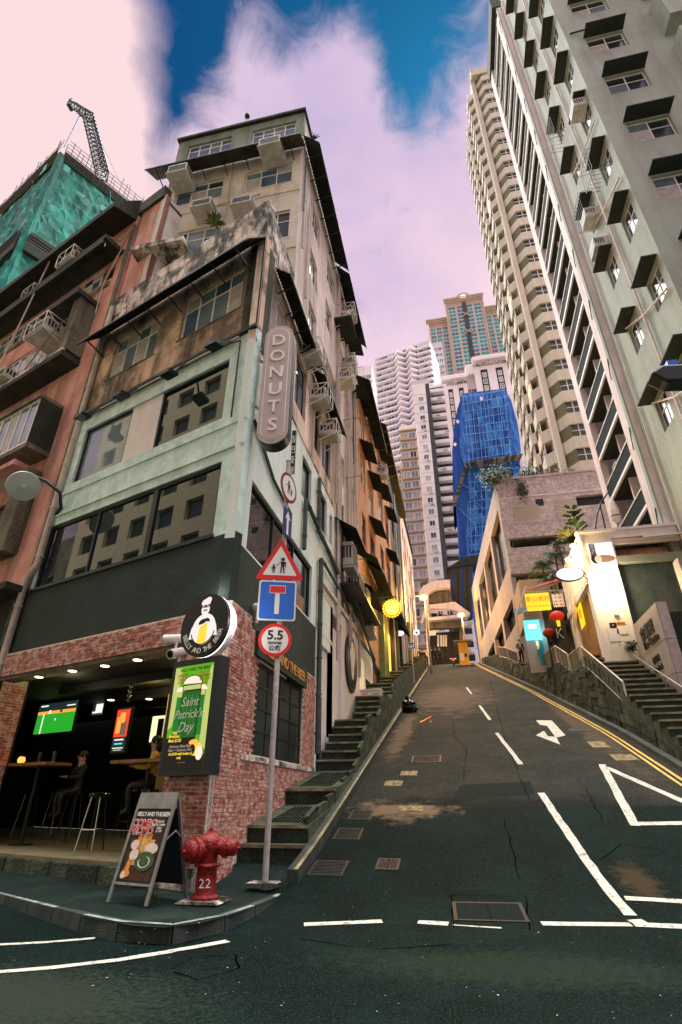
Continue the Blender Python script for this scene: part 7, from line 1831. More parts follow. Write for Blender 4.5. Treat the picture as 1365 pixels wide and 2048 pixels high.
aquad(MB(), u0+fw, u1-fw, .84, 1.0, 0, .03).build('header', M_('steel_grey'), AB); aquad(MB(), u0+fw, u1-fw, .15, .17, 0, .03).build('bottom_bar', M_('steel_grey'), AB)
aquad(MB(), u0+fw, u1-fw, .17, .84, -.0, .012).build('backing', M_('black'), AB); aquad(MB(), u0+fw, u1-fw, .12, .84, -.0, .012, True).build('back_panel', M_('frame_dark'), AB)
MB().tube([apt(u1-.02, .55), apt(u1-.02, .55)+Vector((0, 0, .12))+AFm.D*.2, apt(u1-.02, .55, True)], .012, 5).build('stay', M_('steel_grey'), AB)
mat('print_dark', (.05, .018, .012), .4, var=.5, vscale=12); mat('print_red', (.55, .02, .02), .4, var=0); mat('print_white', (.75, .72, .70), .4, var=0); mat('print_orange', (.75, .28, .04), .4, var=.4, vscale=25); mat('print_tan', (.62, .40, .18), .4, var=.4, vscale=25); mat('print_pink', (.75, .58, .52), .4, var=.2, vscale=20); mat('print_green', (.04, .09, .04), .4, var=.6, vscale=30)
aquad(MB(), u0+fw+.04, u1-fw-.04, .19, .82, .0125, .015).build('poster', M_('print_dark'), AB)
um = wA/2
def ablob(us, ts, m, o=.0155):
    b = MB(); P = [apt(u, t_, False, o) for u, t_ in zip(us, ts)]; Q = [apt(u, t_, False, o+.002) for u, t_ in zip(us, ts)]; b.loft(P, Q); return b.build('printed_shape', M_(m), AB)
def aell(u, t_, ru, rt, m, o=.0155, n=18, ph=0): return ablob([u+ru*math.cos(2*math.pi*k/n)*(1) + rt*.3*ph*math.sin(2*math.pi*k/n) for k in range(n)], [t_+rt*math.sin(2*math.pi*k/n) for k in range(n)], m, o)
ablob([u0+.1, u1-.1, u1-.1, u0+.1], [.60, .60, .70, .70], 'print_dark', .0155)
for (a, c, m, w0) in ((.30, .60, 'print_orange', .05), (.42, .62, 'print_tan', .05), (.52, .60, 'print_orange', .06), (.36, .50, 'print_tan', .04), (.22, .42, 'print_orange', .05), (.62, .55, 'print_tan', .06)):
    ua_ = wA*a; ablob([ua_-w0, ua_+w0, ua_+w0*1.8, ua_+w0*.3], [c-.18, c-.18, c, c], m, .018)
aell(wA*.27, .50, .085, .045, 'print_pink', .021); aell(wA*.32, .41, .09, .05, 'print_pink', .024); aell(wA*.70, .47, .14, .05, 'print_pink', .020); aell(wA*.62, .36, .2, .085, 'print_green', .0225); aell(wA*.62, .35, .12, .05, 'print_white', .0245, ph=1); aell(wA*.62, .355, .10, .045, 'print_green', .0265); aell(wA*.24, .245, .09, .035, 'print_orange', .0225); aell(wA*.19, .23, .05, .03, 'print_pink', .0245)
# lettering lies in the leaning plane
def aM(u, t_, o): 
    P = apt(u, t_, False, o); U = AFm.U; V = (apt(0, 1)-apt(0, 0)).normalized(); Nn = U.cross(V)
    return Matrix(((U.x, V.x, Nn.x, P.x), (U.y, V.y, Nn.y, P.y), (U.z, V.z, Nn.z, P.z), (0, 0, 0, 1)))
for body, u, t_, s_, m, sp, bo in (('Asahi', um, .905, .12, 'sign_black', .8, .003), ('BELLY AND THE BEER', um+.02, .785, .085, 'print_white', .85, .002), ('COMBO', wA*.36, .695, .15, 'print_white', .9, .009), ('COMBO', wA*.36, .695, .15, 'print_red', .9, .001), ('PROMO', wA*.33, .625, .15, 'print_white', .9, .009), ('PROMO', wA*.33, .625, .15, 'print_red', .9, .001), ('Selected', wA*.74, .72, .05, 'print_white', 1, .001), ('Burger Combo', wA*.73, .69, .05, 'print_white', .9, .001), ('Salad', wA*.76, .66, .05, 'print_white', 1, .001), ('$ 100', wA*.77, .63, .05, 'print_white', 1, .001)):
    text(AB, body, None, 0, 0, 0, s_, m, ext=.0008, M=aM(u, t_, .032 if bo == .001 and m == 'print_red' else .029), spacing=sp, bold=bo)
for k in range(3): MB().tube([apt(um, .12+.04*k), apt(um, .14+.04*k)], .02, 6)
b = MB()
for k in range(14): 
    q0 = apt(um+random.uniform(-.1, .2), 0)+AFm.D*.45+Vector((0, 0, .0)); b.add([q0, q0+Vector((.02, 0, 0)), q0+Vector((random.uniform(-.08, .08), random.uniform(-.05, .05), random.uniform(.1, .22)))], [(0, 1, 2)])
tag(b.build('weeds', M_('leaf'), None, kind='stuff', loc=tuple(apt(um, 0))), 'small green weeds sprouting behind the pavement board', 'weeds')

# ================================================================== LIT POSTER on the pillar
PT = thing('poster_lightbox', 'black framed lit green poster for a beer festival day hung on the brick pillar', 'poster', tuple(FLf.p(-.27, -.2, 3)))
pu0, pu1, pz0, pz1 = -.93, .37, 2.0, 4.12
MB().box(FLf, pu0, pu1, -.42, -.15, pz0, pz1).build('case', M_('frame_dark'), PT)
f0, f1, g0, g1 = pu0+.10, pu1-.16, pz0+.12, pz1-.12; d_ = -.421
MB().box(FLf, f0, f1, d_-.003, d_, g0, g1).build('lit_face', M_('poster_green'), PT)
FW, FH_ = f1-f0, g1-g0
def pell(u, z, ru, rz, m, dd, n=24, a0=0, a1=2*math.pi): return MB().prism(FLf, [(f0+FW*u+ru*math.cos(a0+(a1-a0)*k/n), g0+FH_*z+rz*math.sin(a0+(a1-a0)*k/n)) for k in range(n)], d_-dd-.0015, d_-dd).build('printed_shape', M_(m), PT)
def ppl(pts, m, dd): return MB().prism(FLf, [(f0+FW*u, g0+FH_*z) for u, z in pts], d_-dd-.0015, d_-dd).build('printed_shape', M_(m), PT)
ppl([(0, 0), (1, 0), (1, .16), (.8, .25), (.2, .30), (0, .28)], 'sign_black', .0035)
ppl([(0, .36), (.1, .4), (.16, .7), (.2, .98), (0, .99)], 'poster_light', .0035); ppl([(.86, .12), (1, .12), (1, .98), (.93, .95), (.84, .5)], 'poster_light', .0035)
ppl([(.12, .30), (.30, .30), (.32, .70), (.14, .69)], 'poster_beer', .0055); ppl([(.70, .30), (.86, .30), (.86, .70), (.70, .70)], 'poster_beer', .0055)
ppl([(.28, .26), (.74, .26), (.76, .74), (.26, .74)], 'sign_black', .0075); ppl([(.30, .28), (.72, .28), (.74, .73), (.28, .73)], 'poster_dark', .0095)
for k in range(4): ppl([(.33+.1*k, .32), (.37+.1*k, .32), (.38+.1*k, .70), (.34+.1*k, .70)], 'poster_beer', .0115)
ppl([(.27, .735), (.755, .735), (.755, .80), (.27, .80)], 'sign_black', .0115); ppl([(.29, .745), (.735, .745), (.735, .79), (.29, .79)], 'poster_light', .0135)
pell(.51, .80, .27, .18, 'sign_black', .0115, a1=math.pi); pell(.51, .80, .25, .16, 'poster_foam', .0135, a1=math.pi)
pell(.21, .73, .12, .10, 'poster_foam', .0075, a1=math.pi); pell(.79, .73, .12, .10, 'poster_foam', .0075, a1=math.pi)
ppl([(.14, .68), (.27, .68), (.27, .73), (.14, .73)], 'poster_light', .0075); ppl([(.76, .68), (.86, .68), (.86, .73), (.76, .73)], 'poster_light', .0075)
for (s_, uu, zz_, sz_, m, sh) in (('Saint', .50, .62, .25, 'print_white', .3), ('Patrick\'s', .50, .50, .235, 'print_white', .3), ('Day', .46, .375, .27, 'print_white', .35), ('BELLY AND THE BEER', .54, .955, .088, 'sign_black', 0), ('10% Off', .22, .90, .085, 'print_red', .2), ('Happy', .20, .865, .075, 'print_orange', .2), ('Hour', .19, .83, .07, 'print_orange', .2),
                                  ('Guinness', .80, .91, .07, 'print_orange', .1), ('Get Merry', .82, .875, .07, 'print_red', .1), ('Buy 1 Get', .82, .84, .07, 'print_red', .1), ('Free', .84, .805, .07, 'print_orange', .1), ('Irish', .22, .33, .08, 'poster_yellow', .1), ('Breakfast', .22, .295, .08, 'poster_yellow', .1), ('Meal $120', .24, .255, .085, 'poster_yellow', .1), ('Guinness Meat Beef', .40, .20, .075, 'print_white', .1), ('Stew + Guinness Pint', .40, .165, .075, 'print_white', .1), ('At $138 with bottle of', .42, .13, .07, 'poster_yellow', .1), ('only', .40, .095, .07, 'poster_yellow', .1), ('________', .48, .06, .05, 'print_white', 0)):
    text(PT, s_, FLf, f0+FW*uu, d_-.018, g0+FH_*zz_, sz_*.95, m, ext=.0008, shear=sh, bold=.0015)
pell(.78, .17, .17, .12, 'poster_yellow', .0075); pell(.70, .165, .08, .09, 'sign_black', .0115); pell(.88, .13, .09, .12, 'poster_foam', .0095); pell(.72, .23, .12, .05, 'tv_orange', .0095)

# ================================================================== ROUND LOGO SIGN
emis('logo_glow', (1, .93, .92), .45)  # white emblem shapes given a glow of their own to read brighter
LG = thing('round_sign', 'black round sign with a bearded chef holding a glass of beer, lit round its edge', 'sign', tuple(FLf.p(-.18, -.3, 4.8)))
lu, lz = -.17, 4.80; lr = .66; dl = -.45
MB().prism(FLf, circ(lu, lz, lr*.93, 48), -.34, -.14).build('backing_box', M_('frame_white'), LG)
MB().prism(FLf, circ(lu, lz, lr*1.0, 48), -.36, -.345).build('halo', M_('halo_white'), LG)
MB().prism(FLf, circ(lu, lz, lr, 48), dl, -.37).build('disc', M_('black'), LG)
def lpoly(pts, m, dd, name='emblem_shape'): return MB().prism(FLf, [(lu+lr*x, lz+lr*y) for x, y in pts], dl-dd-.002, dl-dd).build(name, M_(m), LG)
el_ = lambda cx, cy, rx, ry, n=24, a0=0, a1=2*math.pi: [(cx+rx*math.cos(a0+(a1-a0)*k/(n-1 if a1-a0 < 6.2 else n)), cy+ry*math.sin(a0+(a1-a0)*k/(n-1 if a1-a0 < 6.2 else n))) for k in range(n)]
lpoly(el_(0, -.14, .50, .50, 30), 'logo_glow', .001, 'body'); lpoly([(-.30, .22), (.30, .22), (.52, -.05), (.60, -.40), (.46, -.40), (-.46, -.40), (-.60, -.40), (-.52, -.05)], 'logo_glow', .0035)
lpoly([(-.17, .62), (-.17, .42), (0, .20), (.17, .42), (.17, .62)], 'logo_glow', .006, 'beard'); lpoly(el_(0, .72, .20, .13, 16), 'logo_glow', .006, 'hair'); lpoly(el_(.10, .80, .13, .09, 12), 'logo_glow', .0085, 'hair')
lpoly([(-.18, .64), (.18, .64), (.17, .57), (.03, .55), (-.03, .55), (-.17, .57)], 'black', .011, 'glasses'); lpoly(el_(-.09, .60, .055, .035, 12), 'sign_white', .0135); lpoly(el_(.09, .60, .055, .035, 12), 'sign_white', .0135)
lpoly([(-.10, .46), (0, .50), (.10, .46), (.07, .43), (0, .46), (-.07, .43)], 'black', .0085, 'moustache'); lpoly([(-.22, .10), (-.12, .18), (.14, .20), (.24, .14), (.24, .06), (.10, .09), (.0, .04), (-.12, .02), (-.22, .02)], 'black', .0085, 'hand')
lpoly([(-.16, -.06), (.16, .06), (.17, -.58), (-.22, -.58)], 'poster_yellow', .0085, 'beer_glass'); lpoly(el_(0, -.14, .52, .50, 20, math.pi*1.08, math.pi*1.92)+[(x, y) for x, y in reversed(el_(0, -.14, .48, .46, 20, math.pi*1.08, math.pi*1.92))], 'black', .011, 'outline')
for k, ch in enumerate('BELLY AND THE BEER'):
    a = R(200+ 140*k/17); U = Vector((math.cos(a+math.pi/2), math.sin(a+math.pi/2)))
    text(LG, ch, FLf, lu+lr*.80*math.cos(a), dl-.012, lz+lr*(-.02)+lr*.80*math.sin(a), .15, 'sign_white', ext=.001, rot=a+math.pi/2, bold=.004) if ch != ' ' else None
lamp(FLf.p(.75, -.28, 4.85), 3.5, (1, .9, .95), .1); lamp(FLf.p(-.15, -.26, 5.62), 2.0, (1, .9, .95), .1)

# ================================================================== DONUTS sign
DN = thing('blade_sign', 'tall rounded grey pink sign reading DONUTS bracketed out from the mint corner', 'sign', (-4.2, 11.0, 12))
DF = Fr((0, 10.95), (.995, .10)); du0, du1 = -4.50, -3.66; dz0, dz1 = DF.at(560, 888)[1], DF.at(572, 652)[1]
def caps(u0, u1, z0, z1, n=14):
    r = (u1-u0)/2; c = (u0+u1)/2
    return [(c+r*math.cos(math.pi*k/n), z1-r+r*math.sin(math.pi*k/n)) for k in range(n+1)]+[(c-r*math.cos(math.pi*k/n), z0+r-r*math.sin(math.pi*k/n)) for k in range(n+1)]
MB().prism(DF, caps(du0, du1, dz0, dz1), .0, .36).build('case', M_('frame_dark'), DN); MB().prism(DF, caps(du0+.01, du1-.01, dz0+.01, dz1-.01), -.03, -.001).build('face', M_('neon_face'), DN)
MB().prism(DF, caps(du0+.10, du1-.10, dz0+.12, dz1-.12), -.038, -.031).build('rim_line', M_('neon_letter'), DN); MB().prism(DF, caps(du0+.125, du1-.125, dz0+.145, dz1-.145), -.046, -.039).build('inner_face', M_('neon_face'), DN)
for k, ch in enumerate('DONUTS'):
    text(DN, ch, DF, (du0+du1)/2, -.05, dz1-.62-(dz1-dz0-1.2)*k/5, .56, 'neon_letter', ext=.02, bold=.008)
for z_ in (12.75, 11.05): MB().tube([(-4.72, 10.62, z_), (-4.45, 11.02, z_)], .045, 8).build('bracket', M_('white_wall'), DN); MB().lathe((-4.71, 10.6, z_), [(.11, 0), (.11, .06)], 14, axis=(1, 0, 0)).build('wall_plate', M_('white_wall'), DN)
b = MB().tube([(-4.15, 11.1, dz0-.2), (-4.12, 11.1, dz0-1.6)], .05, 6)
t = thing('banner_sign', 'narrow dark vertical banner with small pale characters below the DONUTS sign', 'sign', (-4.6, 14, 11)); BN = Fr((-4.35, 14.2), (1, 0)); q = px_rect(BN, [(573, 880), (591, 875), (590, 935), (574, 940)])
MB().box(BN, q[0], q[1], -.05, .05, q[2]-.2, q[3]+.3).build('board', M_('frame_dark'), t)
for k, ch in enumerate('酒吧餐廳'): text(t, ch, BN, (q[0]+q[1])/2, -.06, q[3]-.1-.42*k, .34, 'sign_white')

# ================================================================== WALL FITTINGS
for (px_, py_, lab) in ((432, 692, 'black floodlight nearest the corner above the upper mint window'), (340, 749, 'second black floodlight from the corner over the mint storey'), (245, 792, 'third black floodlight from the corner over the mint storey'), (168, 834, 'black floodlight farthest left, by the white down pipe')):
    u, z = FLf.at(px_, py_, -.5); t = thing('floodlight', lab, 'floodlight', tuple(FLf.p(u, -.5, z)))
    A = [FLf.p(u-.24, -.72, z-.10), FLf.p(u+.20, -.72, z-.10), FLf.p(u+.20, -.36, z-.02), FLf.p(u-.24, -.36, z-.02)]
    MB().loft(A, [a+Vector((0, 0, .12)) for a in A]).build('housing', M_('frame_dark'), t); MB().loft([a-Vector((0, 0, .012)) for a in A], [a-Vector((0, 0, .001)) for a in A]).build('lens', M_('glass_dark'), t)
    MB().tube([FLf.p(u, -.45, z+.05), FLf.p(u+.1, -.12, 13.62), FLf.p(u+.1, 0, 13.62)], .03, 6).build('arm', M_('frame_dark'), t)
pipe(CB, [FLf.p(-7.6, -.09, 13.52), FLf.p(-.9, -.09, 13.52), FLf.p(-.5, -.09, 13.4), FLf.p(-.5, -.09, 10.6)], .025, 'frame_dark', 0, 'conduit')
pipe(CB, [FLf.p(-7.6, -.09, 13.60), FLf.p(-.6, -.09, 13.62)], .03, 'white_wall', 0, 'conduit')
pipe(CB, [FRf.p(10.7, -.06, 10.6), FRf.p(12.5, -.06, 9.8), FRf.p(14.2, -.06, 9.6)], .05, 'pipe_dark', 0, 'conduit')
def cctv(c, dirv, lab, s_=1.0):
    t = thing('security_camera', lab, 'camera', tuple(c)); c = Vector(c); dv = Vector(dirv).normalized()
    MB().tube([c-dv*.2*s_, c+dv*.14*s_], [.075*s_, .085*s_], 12).build('body', M_('sign_white'), t, smooth=True); MB().tube([c+dv*.14*s_, c+dv*.15*s_], .06*s_, 12).build('lens', M_('black_gloss'), t)
    MB().tube([c-dv*.1*s_, c-dv*.1*s_+Vector((0, 0, -.28*s_)), c-dv*.25*s_+Vector((0, .1, -.30*s_))], .028*s_, 6).build('bracket', M_('sign_white'), t)
p = FRf.p(11.7, -.25, FRf.at(498, 1197, -.25)[1]); cctv(p, (.5, -.4, -.3), 'white bullet camera on top of the brick pillar beneath the dark wall', 1.3)
p = FLf.p(FLf.at(352, 1306, -.35)[0], -.35, FLf.at(352, 1306, -.35)[1]); cctv(p, (-.2, -.8, -.3), 'white camera with a round dark lens left of the round logo sign', 1.25)
p = FLf.p(FLf.at(343, 1278, -.3)[0], -.3, FLf.at(343, 1278, -.3)[1]); cctv(p, (-.9, -.3, -.1), 'boxy white camera above the bar opening, pointing left', 1.2)
# ring lamp on the left wall
LL = thing('street_lamp', 'round white disc street lamp on a curved black arm at the left edge', 'street lamp', tuple(FLf.p(-7.0, -1.2, 9.8)))
lf = lambda x, y, d: (lambda q: FLf.p(q[0], d, q[1]))(FLf.at(x, y, d))
a0, a1, a2, a3 = lf(122, 1015, -.05), lf(120, 985, -.5), lf(92, 962, -.9), lf(50, 946, -1.25)
MB().tube([lf(112, 1030, -.02), a0, a1, a2, a3], .055, 8).build('arm', M_('frame_dark'), LL, smooth=True)
cL = lf(47, 972, -1.3); ax_ = (Vector((0, 0, CAM_H))-cL).normalized()*1.0 + Vector((.1, 0, -.35)); ax_.normalize()
MB().lathe(cL, [(.20, .10), (.46, .04), (.47, .0), (.46, -.03), (.2, -.08), (.05, -.1)], 32, axis=tuple(-ax_)).build('disc', mat('lamp_glass', (.62, .72, .70), .3, var=.05), LL, smooth=True)
MB().lathe(cL+ax_*.045, [(.30, 0), (.30, .01)], 3, axis=tuple(ax_)).build('diffuser', M_('glass_dark'), LL); MB().lathe(cL+ax_*.05, [(.07, 0), (.08, .05), (.04, .07)], 12, axis=tuple(ax_)).build('hub', M_('sign_white'), LL)
for k in range(3):
    a = 2*math.pi*k/3+.5; x_ = ax_.orthogonal().normalized(); y_ = ax_.cross(x_); MB().tube([cL+ax_*.07, cL+ax_*.05+(x_*math.cos(a)+y_*math.sin(a))*.33], .018, 5).build('strut', M_('sign_white'), LL)
# street lamp head at the right edge
RLm = thing('street_lamp', 'flat black street lamp head reaching in from the right edge', 'street lamp', tuple(Y_at(1340, 760, 14)))
RFm = Fr((0, 14), (1, 0)); c = [RFm.at(*p) for p in ((1297, 757), (1320, 742), (1400, 738), (1400, 770), (1330, 773))]
MB().prism(RFm, [c[0], c[1], c[2], c[3], c[4]], -.28, .28).build('head', M_('frame_dark'), RLm, bevel=.06)
a, e = RFm.at(1330, 728), RFm.at(1356, 740); MB().box(RFm, a[0], e[0], -.15, .15, e[1], a[1]).build('cell', M_('sign_blue'), RLm)
u, z = c[2]; MB().tube([RFm.p(u-.2, 0, z-.1), RFm.p(u+2, 0, z+.1), RFm.p(u+2.4, 0, z-.5), RFm.p(u+2.4, 0, .2)], .08, 8).build('pole', M_('steel_grey'), RLm)
b = MB(); e = [RFm.at(*p) for p in ((1304, 760), (1375, 762), (1375, 772), (1330, 772))]; MB().prism(RFm, [(e[0][0]+.04, e[0][1]-.035), (e[1][0], e[1][1]-.05), (e[1][0], e[1][1]-.09), (e[3][0], e[3][1]-.035)], -.2, .2).build('lens', M_('black_gloss'), RLm)

# ================================================================== INSIDE THE BAR
def bar_px(x, y, d): q_ = FLf.at(x, y, d); return q_
def screen(pts, d, face, lab, details):
    q_ = px_rect(FLf, pts, d); t = thing('television', lab, 'screen', tuple(FLf.p((q_[0]+q_[1])/2, d, (q_[2]+q_[3])/2)))
    MB().box(FLf, q_[0]-.05, q_[1]+.05, d, d+.08, q_[2]-.05, q_[3]+.05).build('casing', M_('black'), t)
    MB().box(FLf, q_[0], q_[1], d-.008, d-.001, q_[2], q_[3]).build('screen', M_(face), t)
    w, h = q_[1]-q_[0], q_[3]-q_[2]
    for k, (a, c, e, f, m) in enumerate(details): MB().box(FLf, q_[0]+w*a, q_[0]+w*c, d-.012-.001*k, d-.009-.001*k, q_[2]+h*e, q_[2]+h*f).build('image_area', M_(m), t)
    return t, q_
t, q_ = screen([(82, 1401), (152, 1410), (143, 1469), (70, 1462)], 3.0, 'tv_green', 'large television showing a green football pitch on the left bar wall', [(0, 1, .72, 1, 'tv_dark'), (0, 1, .64, .74, 'tv_orange'), (.16, .19, 0, .66, 'tv_white'), (.05, .25, .9, .95, 'tv_white'), (.75, .97, .84, .88, 'tv_white'), (.5, .53, .4, .47, 'tv_white'), (.3, .36, .66, .76, 'tv_white'), (.6, .66, .66, .76, 'tv_dark')])
t, q_ = screen([(190, 1408), (207, 1408), (203, 1430), (183, 1428)], 4.4, 'tv_white', 'small half hidden television behind the plaster column', [(0, 1, 0, .12, 'slot_blue'), (0, .3, .3, 1, 'tv_dark')])
t, q_ = screen([(240, 1415), (263, 1418), (246, 1506), (219, 1503)], 2.9, 'tv_dark', 'tall red menu screen on the plaster column', [(0, 1, .34, 1, 'tv_red'), (.1, .45, .42, .8, 'tv_orange'), (.45, .9, .38, .7, 'print_pink'), (.3, .7, .66, .9, 'tv_orange'), (.15, .85, .26, .29, 'tv_white'), (.2, .8, .17, .20, 'cyan_lit'), (.1, .9, .08, .10, 'tv_white'), (.2, .8, .04, .05, 'tv_white'), (0, 1, .97, 1, 'slot_blue')])
# bright back window of the kitchen with bottles
q_ = px_rect(FLf, [(306, 1429), (338, 1434), (334, 1480), (298, 1486)], 5.0)
KB = thing('wall_panel', 'pale yellow lit panel at the back of the bar behind the seated guest', 'panel', tuple(FLf.p(q_[0], 5, q_[2])))
MB().box(FLf, q_[0], q_[1]+.3, 5.0, 5.06, q_[2], q_[3]).build('panel', M_('lit_cream'), KB); MB().box(FLf, q_[0]+.35, q_[0]+.6, 4.95, 4.99, q_[2]+.1, q_[3]-.1).build('picture', M_('black'), KB)
for (x, y, d, lab) in ((78, 1354, .9, 'first recessed ceiling downlight from the left in the bar'), (145, 1342, .9, 'second recessed ceiling downlight from the left in the bar'), (210, 1332, .9, 'third recessed ceiling downlight from the left in the bar'), (275, 1320, .9, 'rightmost downlight of the front row in the bar'), (222, 1400, 5.0, 'left downlight of the back row in the bar'), (298, 1398, 5.0, 'right downlight of the back row in the bar')):
    g = ground_at(x, y, 4.36); t = thing('ceiling_light', lab, 'downlight', tuple(g)); MB().lathe(g, [(.13, 0), (.13, .03)], 16).build('rim', M_('frame_dark'), t); MB().lathe(g-Vector((0, 0, .012)), [(.09, 0), (.10, .011)], 16).build('bulb', M_('downlight'), t)
lamp(FLf.p(-5.0, 2.7, 4.1), 9, (1, .72, .25), .08, 'bar_light'); lamp(FLf.p(-2.4, 1.6, 4.1), 8, (1, .80, .42), .1, 'bar_light'); lamp(FLf.p(-6.5, .9, 4.2), 5, (1, .80, .48), .1, 'bar_light')
# hanging lamp, shelves with bottles
q_ = FLf.at(262, 1372, 1.5); HL = thing('pendant_lamp', 'small dark pendant hanging from the bar ceiling', 'pendant lamp', tuple(FLf.p(q_[0], 1.5, q_[1])))
MB().tube([FLf.p(q_[0], 1.5, q_[1]), FLf.p(q_[0], 1.5, 4.5)], .012, 5).build('cord', M_('black'), HL)
for k in range(4): MB().ball(FLf.p(q_[0], 1.5, q_[1]-.12*k), .055, 8, 6).build('bead', M_('chrome'), HL)
BK = thing('back_bar', 'dark back bar shelf with rows of glinting bottles and glasses', 'shelf', tuple(FLf.p(-4, 6.5, .6)))
MB().box(FLf, -7.5, -2.8, 6.4, 7.4, .6, 2.3).build('counter', M_('bar_dark'), BK)
for z_ in (3.0, 3.7, 4.2): MB().box(FLf, -7.5, -2.8, 7.0, 7.4, z_, z_+.05).build('shelf_board', M_('bar_dark'), BK)
for k in range(14):
    u = -7.3+random.uniform(0, 4.4); z_ = random.choice((3.05, 3.75, 4.25)); t = thing('bottle', 'small glinting bottle on the dark back bar shelves', 'bottle', tuple(FLf.p(u, 7.1, z_)), 'bottles on the back bar shelves')
    MB().lathe(FLf.p(u, 7.1, z_), [(.05, 0), (.05, .2), (.02, .27), (.02, .34)], 8).build('glass_body', M_(random.choice(('glass_teal', 'chrome', 'wood'))), t)
def bar_table(x0, x1, y, d, lab, leg=True):
    a, e = FLf.at(x0, y, d), FLf.at(x1, y, d); zt_ = (a[1]+e[1])/2; t = thing('bar_table', lab, 'table', tuple(FLf.p((a[0]+e[0])/2, d+.35, .6)))
    MB().box(FLf, a[0], e[0], d, d+.75, zt_-.07, zt_).build('tabletop', M_('wood'), t); c = (a[0]+e[0])/2
    MB().tube([FLf.p(c, d+.37, .62), FLf.p(c, d+.37, zt_-.07)], .045, 8).build('leg', M_('black'), t); MB().lathe(FLf.p(c, d+.37, .6), [(.28, 0), (.28, .03), (.05, .05)], 20).build('base', M_('black'), t)
    return zt_
zt1 = bar_table(18, 92, 1525, .7, 'wooden high table at the left of the bar with a candle on it'); zt2 = bar_table(222, 330, 1518, .7, 'wooden high table on the right where the guest in yellow sits')
q_ = FLf.at(40, 1517, .9); CD = thing('candle_lamp', 'small glowing orange candle globe on the left bar table', 'candle', tuple(FLf.p(q_[0], .95, zt1)))
MB().lathe(FLf.p(q_[0], .95, zt1), [(.05, 0), (.09, .05), (.10, .10), (.07, .17)], 14).build('globe', M_('candle'), CD, smooth=True); MB().lathe(FLf.p(q_[0], .95, zt1+.17), [(.07, 0), (.07, .015)], 14).build('rim', M_('chrome'), CD)
for (x, lab) in ((75, 'upturned glass beside the candle on the left table'), (104, 'tall glass at the right end of the left table')):
    q_ = FLf.at(x, 1519, .9); t = thing('drinking_glass', lab, 'glass', tuple(FLf.p(q_[0], .95, zt1))); MB().lathe(FLf.p(q_[0], .95, zt1), [(.04, 0), (.055, .26)], 12).build('bowl', M_('glass_dark'), t); MB().lathe(FLf.p(q_[0], .95, zt1-.0), [(.05, .0), (.05, .012)], 12).build('foot', M_('chrome'), t)
def stool(x, y, fx, fy, lab):
    g = ground_at(fx, fy, .62); rel = Vector((g.x, g.y))-Vector((C0.x, C0.y)); d = rel.dot(Vector((FLf.D.x, FLf.D.y))); u, z_ = FLf.at(x, y, d)
    z_ = min(max(z_, 1.45), 2.0); c = FLf.p(u, d, 0); t = thing('bar_stool', lab, 'stool', (c.x, c.y, .6))
    MB().lathe((c.x, c.y, z_-.1), [(.19, 0), (.235, .02), (.24, .07), (.20, .10), (.05, .105)], 24).build('seat', M_('black_gloss'), t, smooth=True)
    ring = []
    for k in range(4):
        a = math.pi/4+k*math.pi/2; top = Vector((c.x+.16*math.cos(a), c.y+.16*math.sin(a), z_-.1)); ft = Vector((c.x+.30*math.cos(a), c.y+.30*math.sin(a), .61))
        MB().tube([ft, top], .016, 6).build('leg', M_('chrome') if k in (2, 3) else M_('frame_dark'), t); ring.append(ft+(top-ft)*.38)
    for k in range(4): MB().tube([ring[k], ring[(k+1) % 4]], .014, 6).build('footrest', M_('chrome'), t)
stool(200, 1585, 190, 1700, 'black round bar stool nearest the A-board with chrome footrest'); stool(65, 1580, 48, 1672, 'bar stool in shadow under the left high table'); stool(118, 1578, 112, 1668, 'bar stool second from the left, mostly hidden in shadow'); stool(262, 1580, 258, 1676, 'bar stool just behind the top of the A-board')

